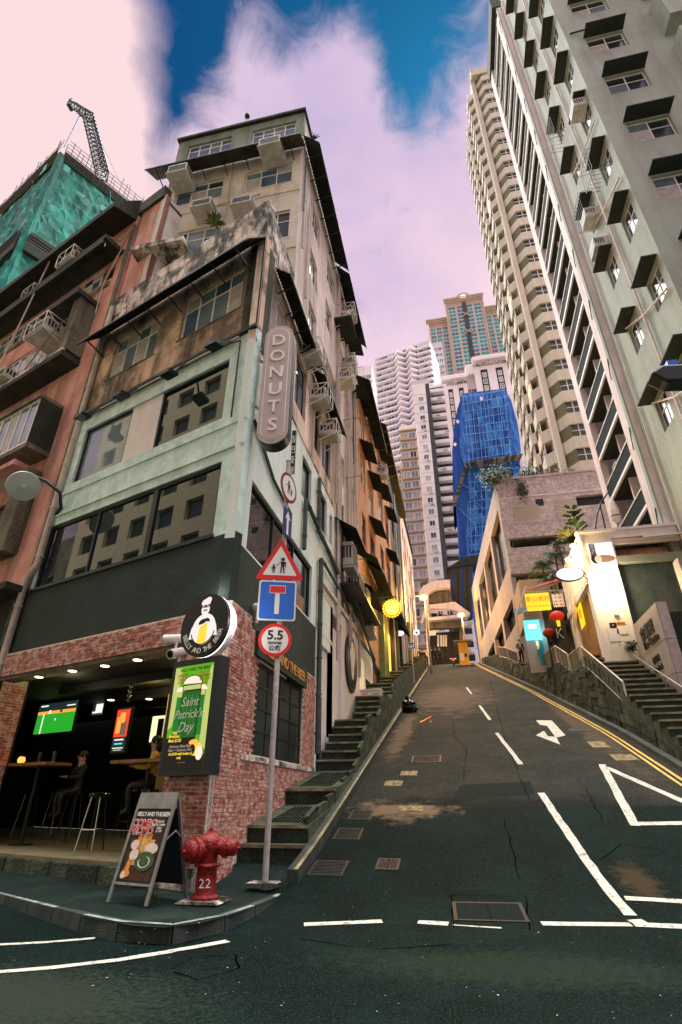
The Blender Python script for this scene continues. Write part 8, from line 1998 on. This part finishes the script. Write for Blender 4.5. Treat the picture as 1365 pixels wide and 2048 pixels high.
# ================================================================== PEOPLE
PEOPLE = []
def person(label, loc, h, face, shirt, legs, hair='hair_black', pose=None, group=None, long_hair=False, skirt=False, name='person'):
    t = thing(name, label, 'person', loc, group)
    J = dict(pel=(0, 0, .53), sp=(0, .0, .62), ch=(0, .0, .735), nk=(0, .0, .835), hb=(0, -.008, .875), hd=(0, -.012, .925), ht=(0, -.004, .972), ns=(0, -.068, .915),
             sl=(-.10, 0, .80), el=(-.132, .015, .65), wl=(-.135, -.03, .51), hl=(-.135, -.045, .475), sr=(.10, 0, .80), er=(.132, .015, .65), wr=(.135, -.03, .51), hr=(.135, -.045, .475),
             pl=(-.05, 0, .495), kl=(-.055, -.015, .28), al=(-.055, .01, .05), fl=(-.065, -.085, .02), pr=(.05, 0, .495), kr=(.055, -.015, .28), ar=(.055, .01, .05), fr=(.065, -.085, .02))
    if pose: J.update(pose)
    for s in 'lr':                                # five fingers on each hand
        hx = Vector(J['h'+s]); wd = (hx-Vector(J['w'+s])).normalized(); sx_ = -1 if s == 'l' else 1
        for k in range(4):
            o_ = Vector((0, -.016+.011*k, 0)); J['f%s%d' % (s, k)] = tuple(hx+o_*.8+wd*(.03-.004*abs(k-1.4))); J['g%s%d' % (s, k)] = tuple(hx+o_+wd*(.052-.006*abs(k-1.4))+Vector((-sx_*.008, -.004, 0)))
        J['t%s' % s] = tuple(hx+wd*.012+Vector((0, -.028, 0))); J['u%s' % s] = tuple(hx+wd*.034+Vector((-sx_*.004, -.036, 0)))
    Ed = [('pel', 'sp'), ('sp', 'ch'), ('ch', 'nk'), ('nk', 'hb'), ('hb', 'hd'), ('hd', 'ht'), ('ch', 'sl'), ('sl', 'el'), ('el', 'wl'), ('wl', 'hl'), ('ch', 'sr'), ('sr', 'er'), ('er', 'wr'), ('wr', 'hr'), ('pel', 'pl'), ('pl', 'kl'), ('kl', 'al'), ('al', 'fl'), ('pel', 'pr'), ('pr', 'kr'), ('kr', 'ar'), ('ar', 'fr')]
    for s in 'lr':
        Ed += [('h'+s, 'f%s%d' % (s, k)) for k in range(4)] + [('f%s%d' % (s, k), 'g%s%d' % (s, k)) for k in range(4)] + [('h'+s, 't'+s), ('t'+s, 'u'+s)]
    rad = dict(pel=(.085, .062), sp=(.075, .055), ch=(.088, .062), nk=(.034, .034), hb=(.042, .05), hd=(.047, .058), ht=(.036, .044), s=(.042, .042), e=(.031, .031), w=(.021, .021), h=(.022, .014), p=(.062, .058), k=(.042, .042), a=(.027, .027), f=(.026, .02))
    del J['ns']
    names = list(J); idx = {n_: i for i, n_ in enumerate(names)}
    me = bpy.data.meshes.new('body'); me.from_pydata([tuple(c*h for c in J[n_]) for n_ in names], [(idx[a], idx[c]) for a, c in Ed], [])
    o = bpy.data.objects.new('body_tmp', me); COL.objects.link(o)
    sk = o.modifiers.new('skin', 'SKIN'); sk.use_smooth_shade = True; sk.branch_smoothing = .3
    for n_, i in idx.items():
        v = me.skin_vertices[0].data[i]; key = n_ if n_ in rad else n_[0]
        r_ = rad.get(key, (.02, .02))
        if len(n_) == 3 and n_[0] in 'fg' and n_[2].isdigit(): r_ = (.0062, .0062)
        if n_ in ('tl', 'tr', 'ul', 'ur'): r_ = (.007, .007)
        v.radius = (r_[0]*h, r_[1]*h); v.use_root = (n_ == 'pel')
    sb = o.modifiers.new('sub', 'SUBSURF'); sb.levels = 2; sb.render_levels = 2
    region = {}
    for n_ in names:
        if n_ in ('hb', 'hd', 'ht', 'nk') or n_[0] in 'hgtu' and n_ not in ('ht',) or (len(n_) == 3 and n_[2].isdigit()): region[n_] = 0
        elif n_ in ('pel', 'pl', 'pr', 'kl', 'kr', 'al', 'ar'): region[n_] = 2
        elif n_ in ('fl', 'fr'): region[n_] = 3
        else: region[n_] = 1
    region['nk'] = 0
    PEOPLE.append((o, t, J, Ed, region, h, face, shirt, legs))
    # face, ears and hair
    hd = Vector(J['hd'])*h; Mz = Matrix.Rotation(face, 4, 'Z')
    T = lambda v: Vector(loc)+Mz @ Vector(v)
    r0 = .058*h
    hb_ = MB(); hb_.ball(T(hd+Vector((0, .008*h, .020*h))), .062*h, 14, 9, (.98, 1.05, .92))
    if long_hair: hb_.ball(T(hd+Vector((0, .03*h, -.045*h))), .055*h, 12, 8, (1.1, .8, 1.5))
    hb_.build('hair', M_(hair), t, smooth=True)
    for s in (-1, 1):
        MB().ball(T(hd+Vector((s*.057*h, 0, -.008*h))), .012*h, 8, 6, (.5, 1, 1.3)).build('ear', M_('skin'), t, smooth=True)
        MB().ball(T(hd+Vector((s*.020*h, -.056*h, .0))), .0055*h, 8, 6).build('eye', M_('black_gloss'), t, smooth=True)
    MB().ball(T(hd+Vector((0, -.062*h, -.014*h))), .009*h, 8, 6, (.8, 1, 1.6)).build('nose', M_('skin'), t, smooth=True)
    MB().ball(T(hd+Vector((0, -.054*h, -.034*h))), .011*h, 8, 6, (1.5, .6, .4)).build('mouth', M_('sign_maroon'), t, smooth=True)
    return t
def finish_people():
    dg = bpy.context.evaluated_depsgraph_get()
    for (o, t, J, Ed, region, h, face, shirt, legs) in PEOPLE:
        me = bpy.data.meshes.new_from_object(o.evaluated_get(dg)); me.name = 'body'; me.materials.clear()
        for m in ('skin', shirt, legs, 'black'): me.materials.append(M_(m))
        pts = []
        for a, c in Ed:
            A, B = Vector(J[a])*h, Vector(J[c])*h
            for k in range(5):
                f = k/4; pts.append((A+(B-A)*f, region[a] if f < .55 else region[c]))
        for p_ in me.polygons:
            c = p_.center; p_.material_index = min(pts, key=lambda q: (q[0]-c).length_squared)[1]; p_.use_smooth = True
        ob = bpy.data.objects.new('body', me); COL.objects.link(ob); ob.parent = t; ob.matrix_local = Matrix.Rotation(face, 4, 'Z')
    for q in PEOPLE: bpy.data.objects.remove(q[0])
walk = dict(kl=(-.055, -.05, .28), al=(-.055, -.07, .05), fl=(-.06, -.16, .03), kr=(.055, .02, .28), ar=(.055, .09, .07), fr=(.06, .02, .025), wl=(-.13, .03, .52), hl=(-.13, .03, .48))
def px_h(x, ytop, ybot, y3):                     # height of a figure whose head and feet are seen at these rows
    return Y_at(x, ytop, y3).z-Y_at(x, ybot, y3).z
# man in the dark suit on the right hand steps
yP = 41.0; gx = Y_at(1047, 1338, yP); 
ym = thing  # (alias kept for clarity)
hS = px_h(1045, 1289, 1338, yP)
pS = person('man in a black suit and white shirt standing on the right hand steps', (gx.x, yP, sz(yP)), min(hS*1.0, 2.1), R(10), 'suit_black', 'suit_black', pose=dict(el=(-.14, .0, .66), wl=(-.09, -.09, .58), hl=(-.06, -.10, .57)))
MB().box(WF, gx.x-.07, gx.x+.07, yP-.15, yP-.13, sz(yP)+1.15, sz(yP)+1.62).build('shirt_front', M_('shirt_white'), pS)
# group at the top of the street
for (x, yt, yb, y3, lab, sh, lg) in ((865, 1288, 1329, 68, 'person in black, left of the dark trio at the top of the street', 'suit_black', 'suit_black'), (873, 1286, 1328, 69, 'person in black, middle of the dark trio at the top of the street', 'suit_black', 'black'), (881, 1289, 1328, 70, 'person in a dark coat with beige bag, right of the trio at the top', 'trousers_green', 'suit_black')):
    g = Y_at(x, yb, y3); person(lab, (g.x, y3, zr(y3)), 2.35, R(180), sh, lg, pose=walk)
for (x, y3, lab, sh, lg, z_) in ((852, 62, 'person in a white top and green trousers walking up the left steps', 'shirt_white', 'trousers_green', None), (845, 60, 'person in dark clothes beside the one in white on the left steps', 'suit_black', 'suit_black', None), (840, 63, 'person in a dark green jacket at the edge of the left steps', 'trousers_green', 'suit_black', None)):
    g = Y_at(x, 1330, y3); person(lab, (g.x+.1, y3, zr(y3)+.25), 2.3, R(180), sh, lg, pose=walk)
# guests in the bar
sit = dict(kl=(-.07, -.22, .47), al=(-.07, -.20, .24), fl=(-.07, -.27, .20), kr=(.07, -.22, .47), ar=(.07, -.20, .24), fr=(.07, -.27, .20), el=(-.14, -.05, .66), wl=(-.08, -.17, .66), hl=(-.05, -.20, .665), er=(.14, -.05, .66), wr=(.08, -.17, .66), hr=(.05, -.20, .665))
q_ = FLf.at(312, 1500, 1.25); c = FLf.p(q_[0], 1.25, 0)
person('woman with long black hair in a yellow sweater seated at the right bar table', (c.x, c.y, .62+.30), 2.05, R(-60), 'sweater_yellow', 'black', pose=sit, long_hair=True)
q_ = FLf.at(170, 1500, 1.9); c = FLf.p(q_[0], 1.9, 0)
person('dim figure in black seated in the shadow before the plaster column', (c.x, c.y, .62+.2), 2.0, R(-30), 'suit_black', 'black', pose=sit)
# people's seats in the bar
for (x, d, lab) in ((312, 1.25, 'tall stool under the woman in the yellow sweater'), (170, 1.9, 'tall stool under the dim seated figure')):
    q_ = FLf.at(x, 1500, d); c = FLf.p(q_[0], d, 0); t = thing('bar_stool', lab, 'stool', (c.x, c.y, .6)); MB().lathe((c.x, c.y, 1.72), [(.2, 0), (.2, .1)], 18).build('seat', M_('black_gloss'), t)
    for k in range(4): a = math.pi/4+k*math.pi/2; MB().tube([(c.x+.28*math.cos(a), c.y+.28*math.sin(a), .62), (c.x+.15*math.cos(a), c.y+.15*math.sin(a), 1.72)], .015, 5).build('leg', M_('frame_dark'), t)

# ================================================================== SMALL STREET THINGS
def lumpy(name, label, cat, c, r, sc_, m, seed=1, n=16):
    rnd = random.Random(seed); b = MB(); b.ball(c, r, n, n-4, sc_); cc = Vector(c)
    b.v = [tuple(cc+(Vector(v)-cc)*(1+rnd.uniform(-.16, .16))) for v in b.v]; t = thing(name, label, cat, (c[0], c[1], c[2]-r*sc_[2])); b.build('bag', M_(m), t, smooth=False)
    return t
p = X_at(812, 1420, XL+.15); zB_ = zr(p.y); t = lumpy('rubbish_bag', 'shiny black rubbish bag slumped on the road against the left kerb', 'bag', (XL+.35, p.y, zB_+.28), .48, (1.0, .9, .72), 'plastic_bag', 4)
MB().lathe((XL+.25, p.y, zB_+.55), [(.12, 0), (.05, .08), (.10, .2), (.14, .26)], 9).build('knot', M_('plastic_bag'), t)
yb_ = 26.0; t = thing('foam_box', 'white foam box with red markings left on the landing of the left steps', 'box', (-4.1, yb_, 5.85)); FX = Fr((-4.05, yb_), (1, 0))
MB().box(FX, -.55, .45, 0, .6, 5.84, 6.16).build('box', M_('foam'), t, bevel=.02); MB().box(FX, -.58, .48, -.03, .63, 6.165, 6.25).build('lid', M_('foam'), t, bevel=.02); MB().box(FX, -.45, -.2, -.005, -.001, 6.0, 6.04).build('mark', M_('sign_red'), t); MB().box(FX, .05, .35, -.005, -.001, 6.0, 6.04).build('mark', M_('sign_red'), t)
t = thing('floor_mat', 'flat pale cardboard sheet lying under the foam box', 'cardboard', (-4.1, 25.4, 5.8)); MB().box(FX, -.8, .6, -.7, .7, 5.80, 5.83).build('sheet', M_('mould_wall'), t)
# sunflower sign and hanging signs on the left row
SFm = Fr((0, 28.3), (1, 0)); u, z = SFm.at(784, 1217); r = abs(SFm.at(800, 1217)[0]-u)
t = thing('sunflower_sign', 'glowing yellow sunflower shaped sign with a Y in its middle', 'sign', tuple(SFm.p(u, 0, z)))
MB().prism(SFm, circ(u, z, r*.84, 32), -.1, .1).build('disc', M_('sun_sign'), t); MB().prism(SFm, circ(u, z, r*.88, 32), -.06, .06).build('edge', M_('sun_petal'), t)
for k in range(20):
    a = 2*math.pi*k/20; MB().ball(SFm.p(u+r*1.10*math.cos(a), 0, z+r*1.10*math.sin(a)), r*.135, 8, 6).build('petal', M_('sun_petal'), t)
text(t, 'Y', SFm, u, -.12, z, r*.55, 'sign_black', bold=.01)
MB().beam(SFm.p(u-1.6, 0, z+r*1.5), SFm.p(u+.3, 0, z+r*1.5), .05).build('bracket', M_('frame_dark'), t); MB().beam(SFm.p(u, 0, z+r*1.2), SFm.p(u, 0, z+r*1.5), .05).build('hanger', M_('frame_dark'), t)
lamp(SFm.p(u+.1, -.8, z), 55, (1, .75, .12), .3)
for (x, y, y3, rx, lab, lit, s_) in ((800, 1267, 44, 8.5, 'blank white oval sign low on the left row of shops', 'sign_lit', ''), (833, 1265, 52, 6.5, 'small round blue and white sign beside the dark awning', 'sign_lit', 'e')):
    f = Fr((0, y3), (1, 0)); u, z = f.at(x, y); r = abs(f.at(x+rx, y)[0]-u); t = thing('hanging_sign', lab, 'sign', tuple(f.p(u, 0, z)))
    MB().prism(f, circ(u, z, r, 28, r*.65 if not s_ else r), -.06, .06).build('face', M_(lit), t); MB().prism(f, circ(u, z, r*1.06, 28, (r*.65 if not s_ else r)*1.08), -.04, .04).build('rim', M_('frame_dark'), t)
    MB().beam(f.p(u-1.2, 0, z+r*.2), f.p(u-r*.8, 0, z+r*.2), .05).build('bracket', M_('frame_dark'), t)
    if s_: text(t, s_, f, u, -.07, z, r*1.3, 'sign_blue', bold=.02)
f = Fr((-3.45, 43), (1, 0)); u, z = f.at(822, 1292); g = f.at(829, 1358)
t = thing('information_sign', 'small blue pedestrian information sign on a tall thin post', 'sign', (-3.45+u, 43, g[1])); MB().tube([f.p(u+.05, 0, g[1]-.3), f.p(u-.0, 0, f.at(820, 1200)[1])], .06, 8).build('post', M_('pipe_white'), t)
w = abs(f.at(831, 1292)[0]-u); MB().box(f, u-w, u+w, -.1, -.07, z-.28, z+.28).build('plate', M_('sign_white'), t); MB().box(f, u-w+.04, u+w-.04, -.108, -.101, z-.24, z+.24).build('face', M_('sign_blue'), t)
MB().prism(f, [(u-.14, z-.16), (u+.14, z-.16), (u, z+.15)], -.114, -.109).build('mark', M_('sign_white'), t); MB().box(f, u-w+.1, u-w+.2, -.114, -.109, z-.15, z+.15).build('mark', M_('sign_white'), t); MB().box(f, u+w-.2, u+w-.1, -.114, -.109, z-.15, z+.15).build('mark', M_('sign_white'), t)
# lit amber shop column and lamps
AM = thing('lit_shopfront', 'amber lit narrow shop front with green frame beneath the sunflower sign', 'shop front', (-4.6, 34.5, 8)); 
MB().box(FRf, 33.9, 34.3, -.35, -.02, 7.7, 14.2).build('green_frame', mat('shop_green', (.20, .26, .10), .6, var=.2), AM); MB().box(FRf, 36.2, 36.5, -.3, -.02, 8.4, 14.2).build('green_frame', M_('shop_green'), AM)
MB().box(FRf, 38.0, 39.6, -.06, -.02, 9.2, 12.4).build('lit_panel', M_('lit_amber'), AM); MB().box(FRf, 34.3, 36.2, -.2, -.02, 11.6, 14).build('lit_soffit', M_('wood'), AM); MB().box(FRf, 39.8, 42.6, -.3, -.02, 8.8, 14.0).build('dark_frame', M_('black'), AM)
for k, yy_ in enumerate((40.5, 43, 45.5, 48, 51, 54.5, 58)): MB().box(FRf, yy_, yy_+.35, -.35, -.01, zr(yy_)+1.2, zr(yy_)+5.5).build('shop_pilaster', M_(('pipe_white', 'shop_green', 'dark_render', 'cream_wall')[k % 4]), AM)
lamp((-3.9, 35.2, 11.6), 40, (1, .62, .12), .2); lamp((-4.1, 39, 12), 30, (1, .55, .12), .2)
for (x, y, y3, e, lab, xx) in ((847, 1195, 56, 1100, 'blazing orange street lamp on the left near the top of the street', None), (922, 1230, 73, 1100, 'orange street lamp on a post beside the yellow kiosk at the top', None)):
    p = Y_at(x, y, y3); t = thing('street_lamp', lab, 'street lamp', tuple(p)); MB().ball(p, .36 if y3 < 60 else .38, 14, 10, (1.2, 1, .8)).build('lantern', M_('lamp_orange'), t, smooth=True)
    MB().tube([p+Vector((.1, .2, .2)), Vector((p.x+.25, y3+.2, zr(y3)))], [.09, .12], 8).build('post', M_('steel_grey'), t)
    MB().tube([p+Vector((-.9 if y3 < 60 else .3, .25, .25)), p+Vector((.1, .1, .22))], .05, 6).build('arm', M_('steel_grey'), t)
    lamp(p-Vector((0, .5, .1)), e, (1, .50, .12), .25)
lamp_w = Y_at(876, 1197, 79); t = thing('wall_lamp', 'small white lamp under the curved footbridge', 'lamp', tuple(lamp_w)); MB().ball(lamp_w, .22).build('bulb', M_('sign_lit'), t)
# kiosk, motorcycle, paper litter at the end of the street
y3 = 67; f = Fr((0, y3), (1, 0)); q_ = px_rect(f, [(916, 1284), (935, 1283), (938, 1322), (919, 1323)]); zg = zr(y3)
t = thing('kiosk', 'yellow kiosk with posters and a flat grey roof at the top of the street', 'kiosk', (q_[0], y3, zg))
MB().box(f, q_[0], q_[1], 0, 1.4, zg, q_[3]).build('body', M_('kiosk_yellow'), t); MB().box(f, q_[0]-.5, q_[1]+.5, -.4, 1.8, q_[3], q_[3]+.12).build('roof', M_('steel_grey'), t); MB().box(f, q_[0]+.15, q_[0]+.55, -.02, -.003, zg+.6, zg+1.5).build('poster', M_('sign_white'), t); MB().box(f, q_[0]+.65, q_[0]+.95, -.02, -.003, zg+1.0, zg+1.4).build('poster', M_('sign_black'), t)
mc = (q_[0]-.75, y3-.4, zr(y3-.4)); t = thing('motorcycle', 'dark parked motorcycle with a red tail lamp beside the yellow kiosk', 'motorcycle', mc); m_ = Vector(mc)
for dy in (-.0, 1.35): MB().lathe(m_+Vector((-.07, dy, .34)), [(.2, 0), (.34, .02), (.34, .12), (.2, .14)], 18, axis=(1, 0, 0)).build('wheel', M_('black'), t)
MB().box(WF, mc[0]-.13, mc[0]+.13, mc[1]+.2, mc[1]+1.1, mc[2]+.35, mc[2]+.85).build('body', M_('black_gloss'), t, bevel=.06); MB().box(WF, mc[0]-.15, mc[0]+.15, mc[1]-.1, mc[1]+.6, mc[2]+.86, mc[2]+.96).build('saddle', M_('black'), t, bevel=.03)
MB().tube([m_+Vector((-.38, 1.15, 1.15)), m_+Vector((0, 1.1, 1.05)), m_+Vector((.38, 1.15, 1.15))], .025, 6).build('handlebar', M_('chrome'), t); MB().tube([m_+Vector((0, 1.1, 1.05)), m_+Vector((0, 1.35, .34))], .04, 6).build('fork', M_('chrome'), t); MB().box(WF, mc[0]-.12, mc[0]+.12, mc[1]-.16, mc[1]-.08, mc[2]+.68, mc[2]+.84).build('tail_lamp', M_('tail_lamp'), t)
b = MB()
for k in range(60):
    x = random.uniform(915, 948); y = random.uniform(1326, 1333); p = road_at(x, y); s_ = random.uniform(.1, .3); b.add([(p.x-s_, p.y-s_, p.z+.02), (p.x+s_, p.y-s_*.6, p.z+.03), (p.x+s_*.8, p.y+s_, p.z+.05), (p.x-s_, p.y+s_*.5, p.z+.02)], [(0, 1, 2, 3)])
tag(b.build('paper_litter', M_('print_white'), None, kind='stuff', loc=(1.5, 66, 15.6)), 'scattered white paper litter across the road at the foot of the kiosk', 'litter')
b = MB()
for k in range(230):                             # leaves, scraps and gum on the tarmac and the steps
    x = random.uniform(560, 1364) if k % 4 else random.uniform(20, 560); y = random.uniform(1380, 2040) if k % 4 else random.uniform(1740, 2000); p = road_at(x, y) if x > 600 or y > 1880 else ground_at(x, y, .27)
    if x < 620 and p.x < XL-.3 and p.y > 11.3: continue
    s_ = random.uniform(.004, .011)*(1 if k % 9 else 1.8); a = random.uniform(0, 3); zz_ = zr(p.y) if (x > 600 or y > 1880) else .27+.02
    b.add([(p.x+s_*math.cos(a+q)*(1 if q % 2 else .5), p.y+s_*math.sin(a+q)*1.4, zz_+.012) for q in (0, 1.5, 3.1, 4.6)], [(0, 1, 2, 3)])
tag(b.build('litter', M_('mould_wall'), None, kind='stuff', loc=(0, 12, .3)), 'small pale scraps, leaves and gum spots scattered over the dark road', 'litter')
t = thing('plastic_straw', 'thin red and white stick lying on the road below the rubbish bag', 'litter', tuple(road_at(850, 1442))); MB().tube([road_at(840, 1447)+Vector((0, 0, .03)), road_at(862, 1436)+Vector((0, 0, .05))], .03, 5).build('stick', M_('sign_red'), t)
# ================================================================== PLANTS on the right
def bush(c, r, n, label, ls=.12, m=('leaf', 'leaf_dark'), sc_=(1, 1, .8), group=None):
    t = thing('shrub', label, 'plant', tuple(c), group); c = Vector(c)
    MB().tube([c-Vector((0, 0, r*.9)), c], [.06, .03], 5).build('stem', M_('trunk'), t)
    for mm in m:
        b = MB()
        for i in range(n):
            v = Vector((random.gauss(0, .45)*sc_[0], random.gauss(0, .45)*sc_[1], random.gauss(0, .4)*sc_[2]))*r; q0 = c+v; a = Vector((random.uniform(-1, 1), random.uniform(-1, 1), random.uniform(-.6, .8))).normalized()*ls; s2 = a.orthogonal().normalized()*ls*.45
            b.add([q0, q0+a*.5+s2, q0+a, q0+a*.5-s2], [(0, 1, 2, 3)])
        b.build('leaves', M_(mm), t, kind='stuff')
    return t
bush(BF.p(xs+.2, .3, z_t+.5), 1.5, 420, 'bright green bush spilling over the top left corner of the stone building', .28, ('leaf', 'leaf_yellow'))
bush(BF.p(xs+3.4, 1.0, z_t+.8), 1.2, 260, 'dark shrub on the roof edge of the stone building', .25, ('leaf_dark', 'leaf_dark')); bush(BF.p(xs+2.2, -.1, z_t-1.2), .9, 130, 'sparse creeper hanging down the stone cladding', .2, ('leaf', 'leaf_dark'), (.7, .3, 1.6))
for k, (x, y) in enumerate(((1092, 946), (1108, 942), (1140, 942))): 
    u, z = BF.at(x, y, .4); bush(BF.p(u, .4, z), .55, 90, ('red flowered plant on the stone roof, left of three', 'red flowered plant on the stone roof, middle of three', 'leafy plant on the stone roof, right of three')[k], .14, ('sign_maroon' if k < 2 else 'leaf', 'leaf_yellow'))
def palm(c, r, n, label, m=('leaf', 'leaf_dark')):
    t = thing('palm', label, 'plant', tuple(c)); c = Vector(c); MB().tube([c-Vector((0, 0, r*1.1)), c], [.08, .05], 6).build('stem', M_('trunk'), t)
    for i in range(n):
        a = 2*math.pi*i/n+random.uniform(-.2, .2); e = random.uniform(.25, 1.1); L = r*random.uniform(.8, 1.15); P = []; b = MB()
        for k in range(7):
            f_ = k/6; P.append(c+Vector((math.cos(a)*math.cos(e)*L*f_, math.sin(a)*math.cos(e)*L*f_, math.sin(e)*L*f_-L*.75*f_*f_)))
        b.tube(P, .015, 4)
        for k in range(1, 22):
            f_ = k/22; q0 = P[int(f_*6)]+(P[min(int(f_*6)+1, 6)]-P[int(f_*6)])*((f_*6) % 1); tdir = (P[min(int(f_*6)+1, 6)]-P[int(f_*6)]).normalized() if f_*6 < 6 else Vector((0, 0, -1)); s2 = tdir.cross(Vector((0, 0, 1))).normalized()
            for sd in (-1, 1): tip = q0+(s2*sd+tdir*.6-Vector((0, 0, .45))).normalized()*L*.30*(1-f_*.5); b.add([q0, q0+tdir*.05, tip], [(0, 1, 2)])
        b.build('frond', M_(random.choice(m)), t)
    return t
for (x, y, y3, r, lab) in ((1110, 1112, 37, 2.0, 'feathery palm lit yellow by the lamp above the red awning'), (1085, 1135, 38, 1.7, 'feathery palm drooping over the terrace, left of the lit one'), (1118, 1090, 40, 1.5, 'upper palm in front of the stone cladding'), (1100, 1160, 36, 1.3, 'lowest palm just over the red awning')):
    palm(Y_at(x, y, y3), r, 13, lab, ('leaf', 'leaf_yellow', 'leaf_dark'))
MB().box(WF, 4.9, 7.5, 37.5, 41.5, 12.4, Y_at(1110, 1150, 37).z).build('terrace', M_('tower_tan'), SH)
def big_leaf(c, r, n, label):
    t = thing('fig_plant', label, 'plant', tuple(c)); c = Vector(c); MB().tube([c-Vector((0, 0, r*.8)), c+Vector((0, 0, r*.8))], [.05, .02], 5).build('stem', M_('trunk'), t)
    for i in range(n):
        f_ = i/n; b0 = c+Vector((0, 0, r*(1.5*f_-.6))); a = i*2.4; e = random.uniform(.1, .8); L = r*random.uniform(.5, .8)*(1-.4*f_); dv = Vector((math.cos(a)*math.cos(e), math.sin(a)*math.cos(e), math.sin(e))); s2 = dv.cross(Vector((0, 0, 1))).normalized()*L*.28; q0 = b0+dv*L*.2
        MB().add([q0, q0+dv*L*.35+s2, q0+dv*L*.75+s2*.9, q0+dv*L-Vector((0, 0, L*.2)), q0+dv*L*.75-s2*.9, q0+dv*L*.35-s2], [(0, 1, 2, 3), (0, 3, 4, 5)]).build('leaf', M_('leaf' if i % 3 else 'leaf_dark'), t)
big_leaf(Y_at(1152, 1050, 29)+Vector((0, 0, .1)), 1.05, 26, 'broad leaved fig plant at the roof corner of the cream building')
tuft(Y_at(1136, 1074, 29), .9, 50, 'spiky yellow green plant beside the glaring corner lamps', m=('leaf_yellow', 'leaf'))
p = CFr.p(CFr.at(1262, 1293)[0], -.2, CFr.at(1262, 1293)[1]); bush(p, .3, 60, 'small dark plant clinging to the edge of the lit porch wall', .14, ('leaf_dark', 'leaf_dark'))
# folded parasol and hoop on the terrace
y3 = 31; a, e = Y_at(1222, 992, y3), Y_at(1233, 1040, y3); t = thing('parasol', 'folded cream parasol standing on the roof terrace by the tower', 'parasol', tuple(e-Vector((0, 0, .8)))); b0 = e-Vector((0, 0, .2)); H3 = a.z-e.z
MB().tube([b0-Vector((0, 0, 1.4)), b0+Vector((0, 0, H3+.2))], .03, 6).build('pole', M_('steel_grey'), t); MB().lathe(b0, [(.10, 0), (.24, H3*.15), (.26, H3*.5), (.17, H3*.85), (.04, H3*1.02)], 9).build('canopy', M_('cream_wall'), t); MB().lathe(b0+Vector((0, 0, H3*.25)), [(.255, 0), (.26, .06)], 10).build('strap', M_('frame_dark'), t)
y3 = 30; P = [Y_at(x, y, y3) for x, y in ((1190, 1062), (1193, 1035), (1202, 1005), (1216, 985))]; t = thing('terrace_hoop', 'thin black curved frame standing on the terrace beside the parasol', 'frame', tuple(P[0]))
MB().tube(P, .045, 6).build('hoop', M_('frame_dark'), t); MB().tube([Y_at(1200, 1010, y3), Y_at(1211, 1058, y3)], .045, 6).build('strut', M_('frame_dark'), t)
finish_text()
finish_people()
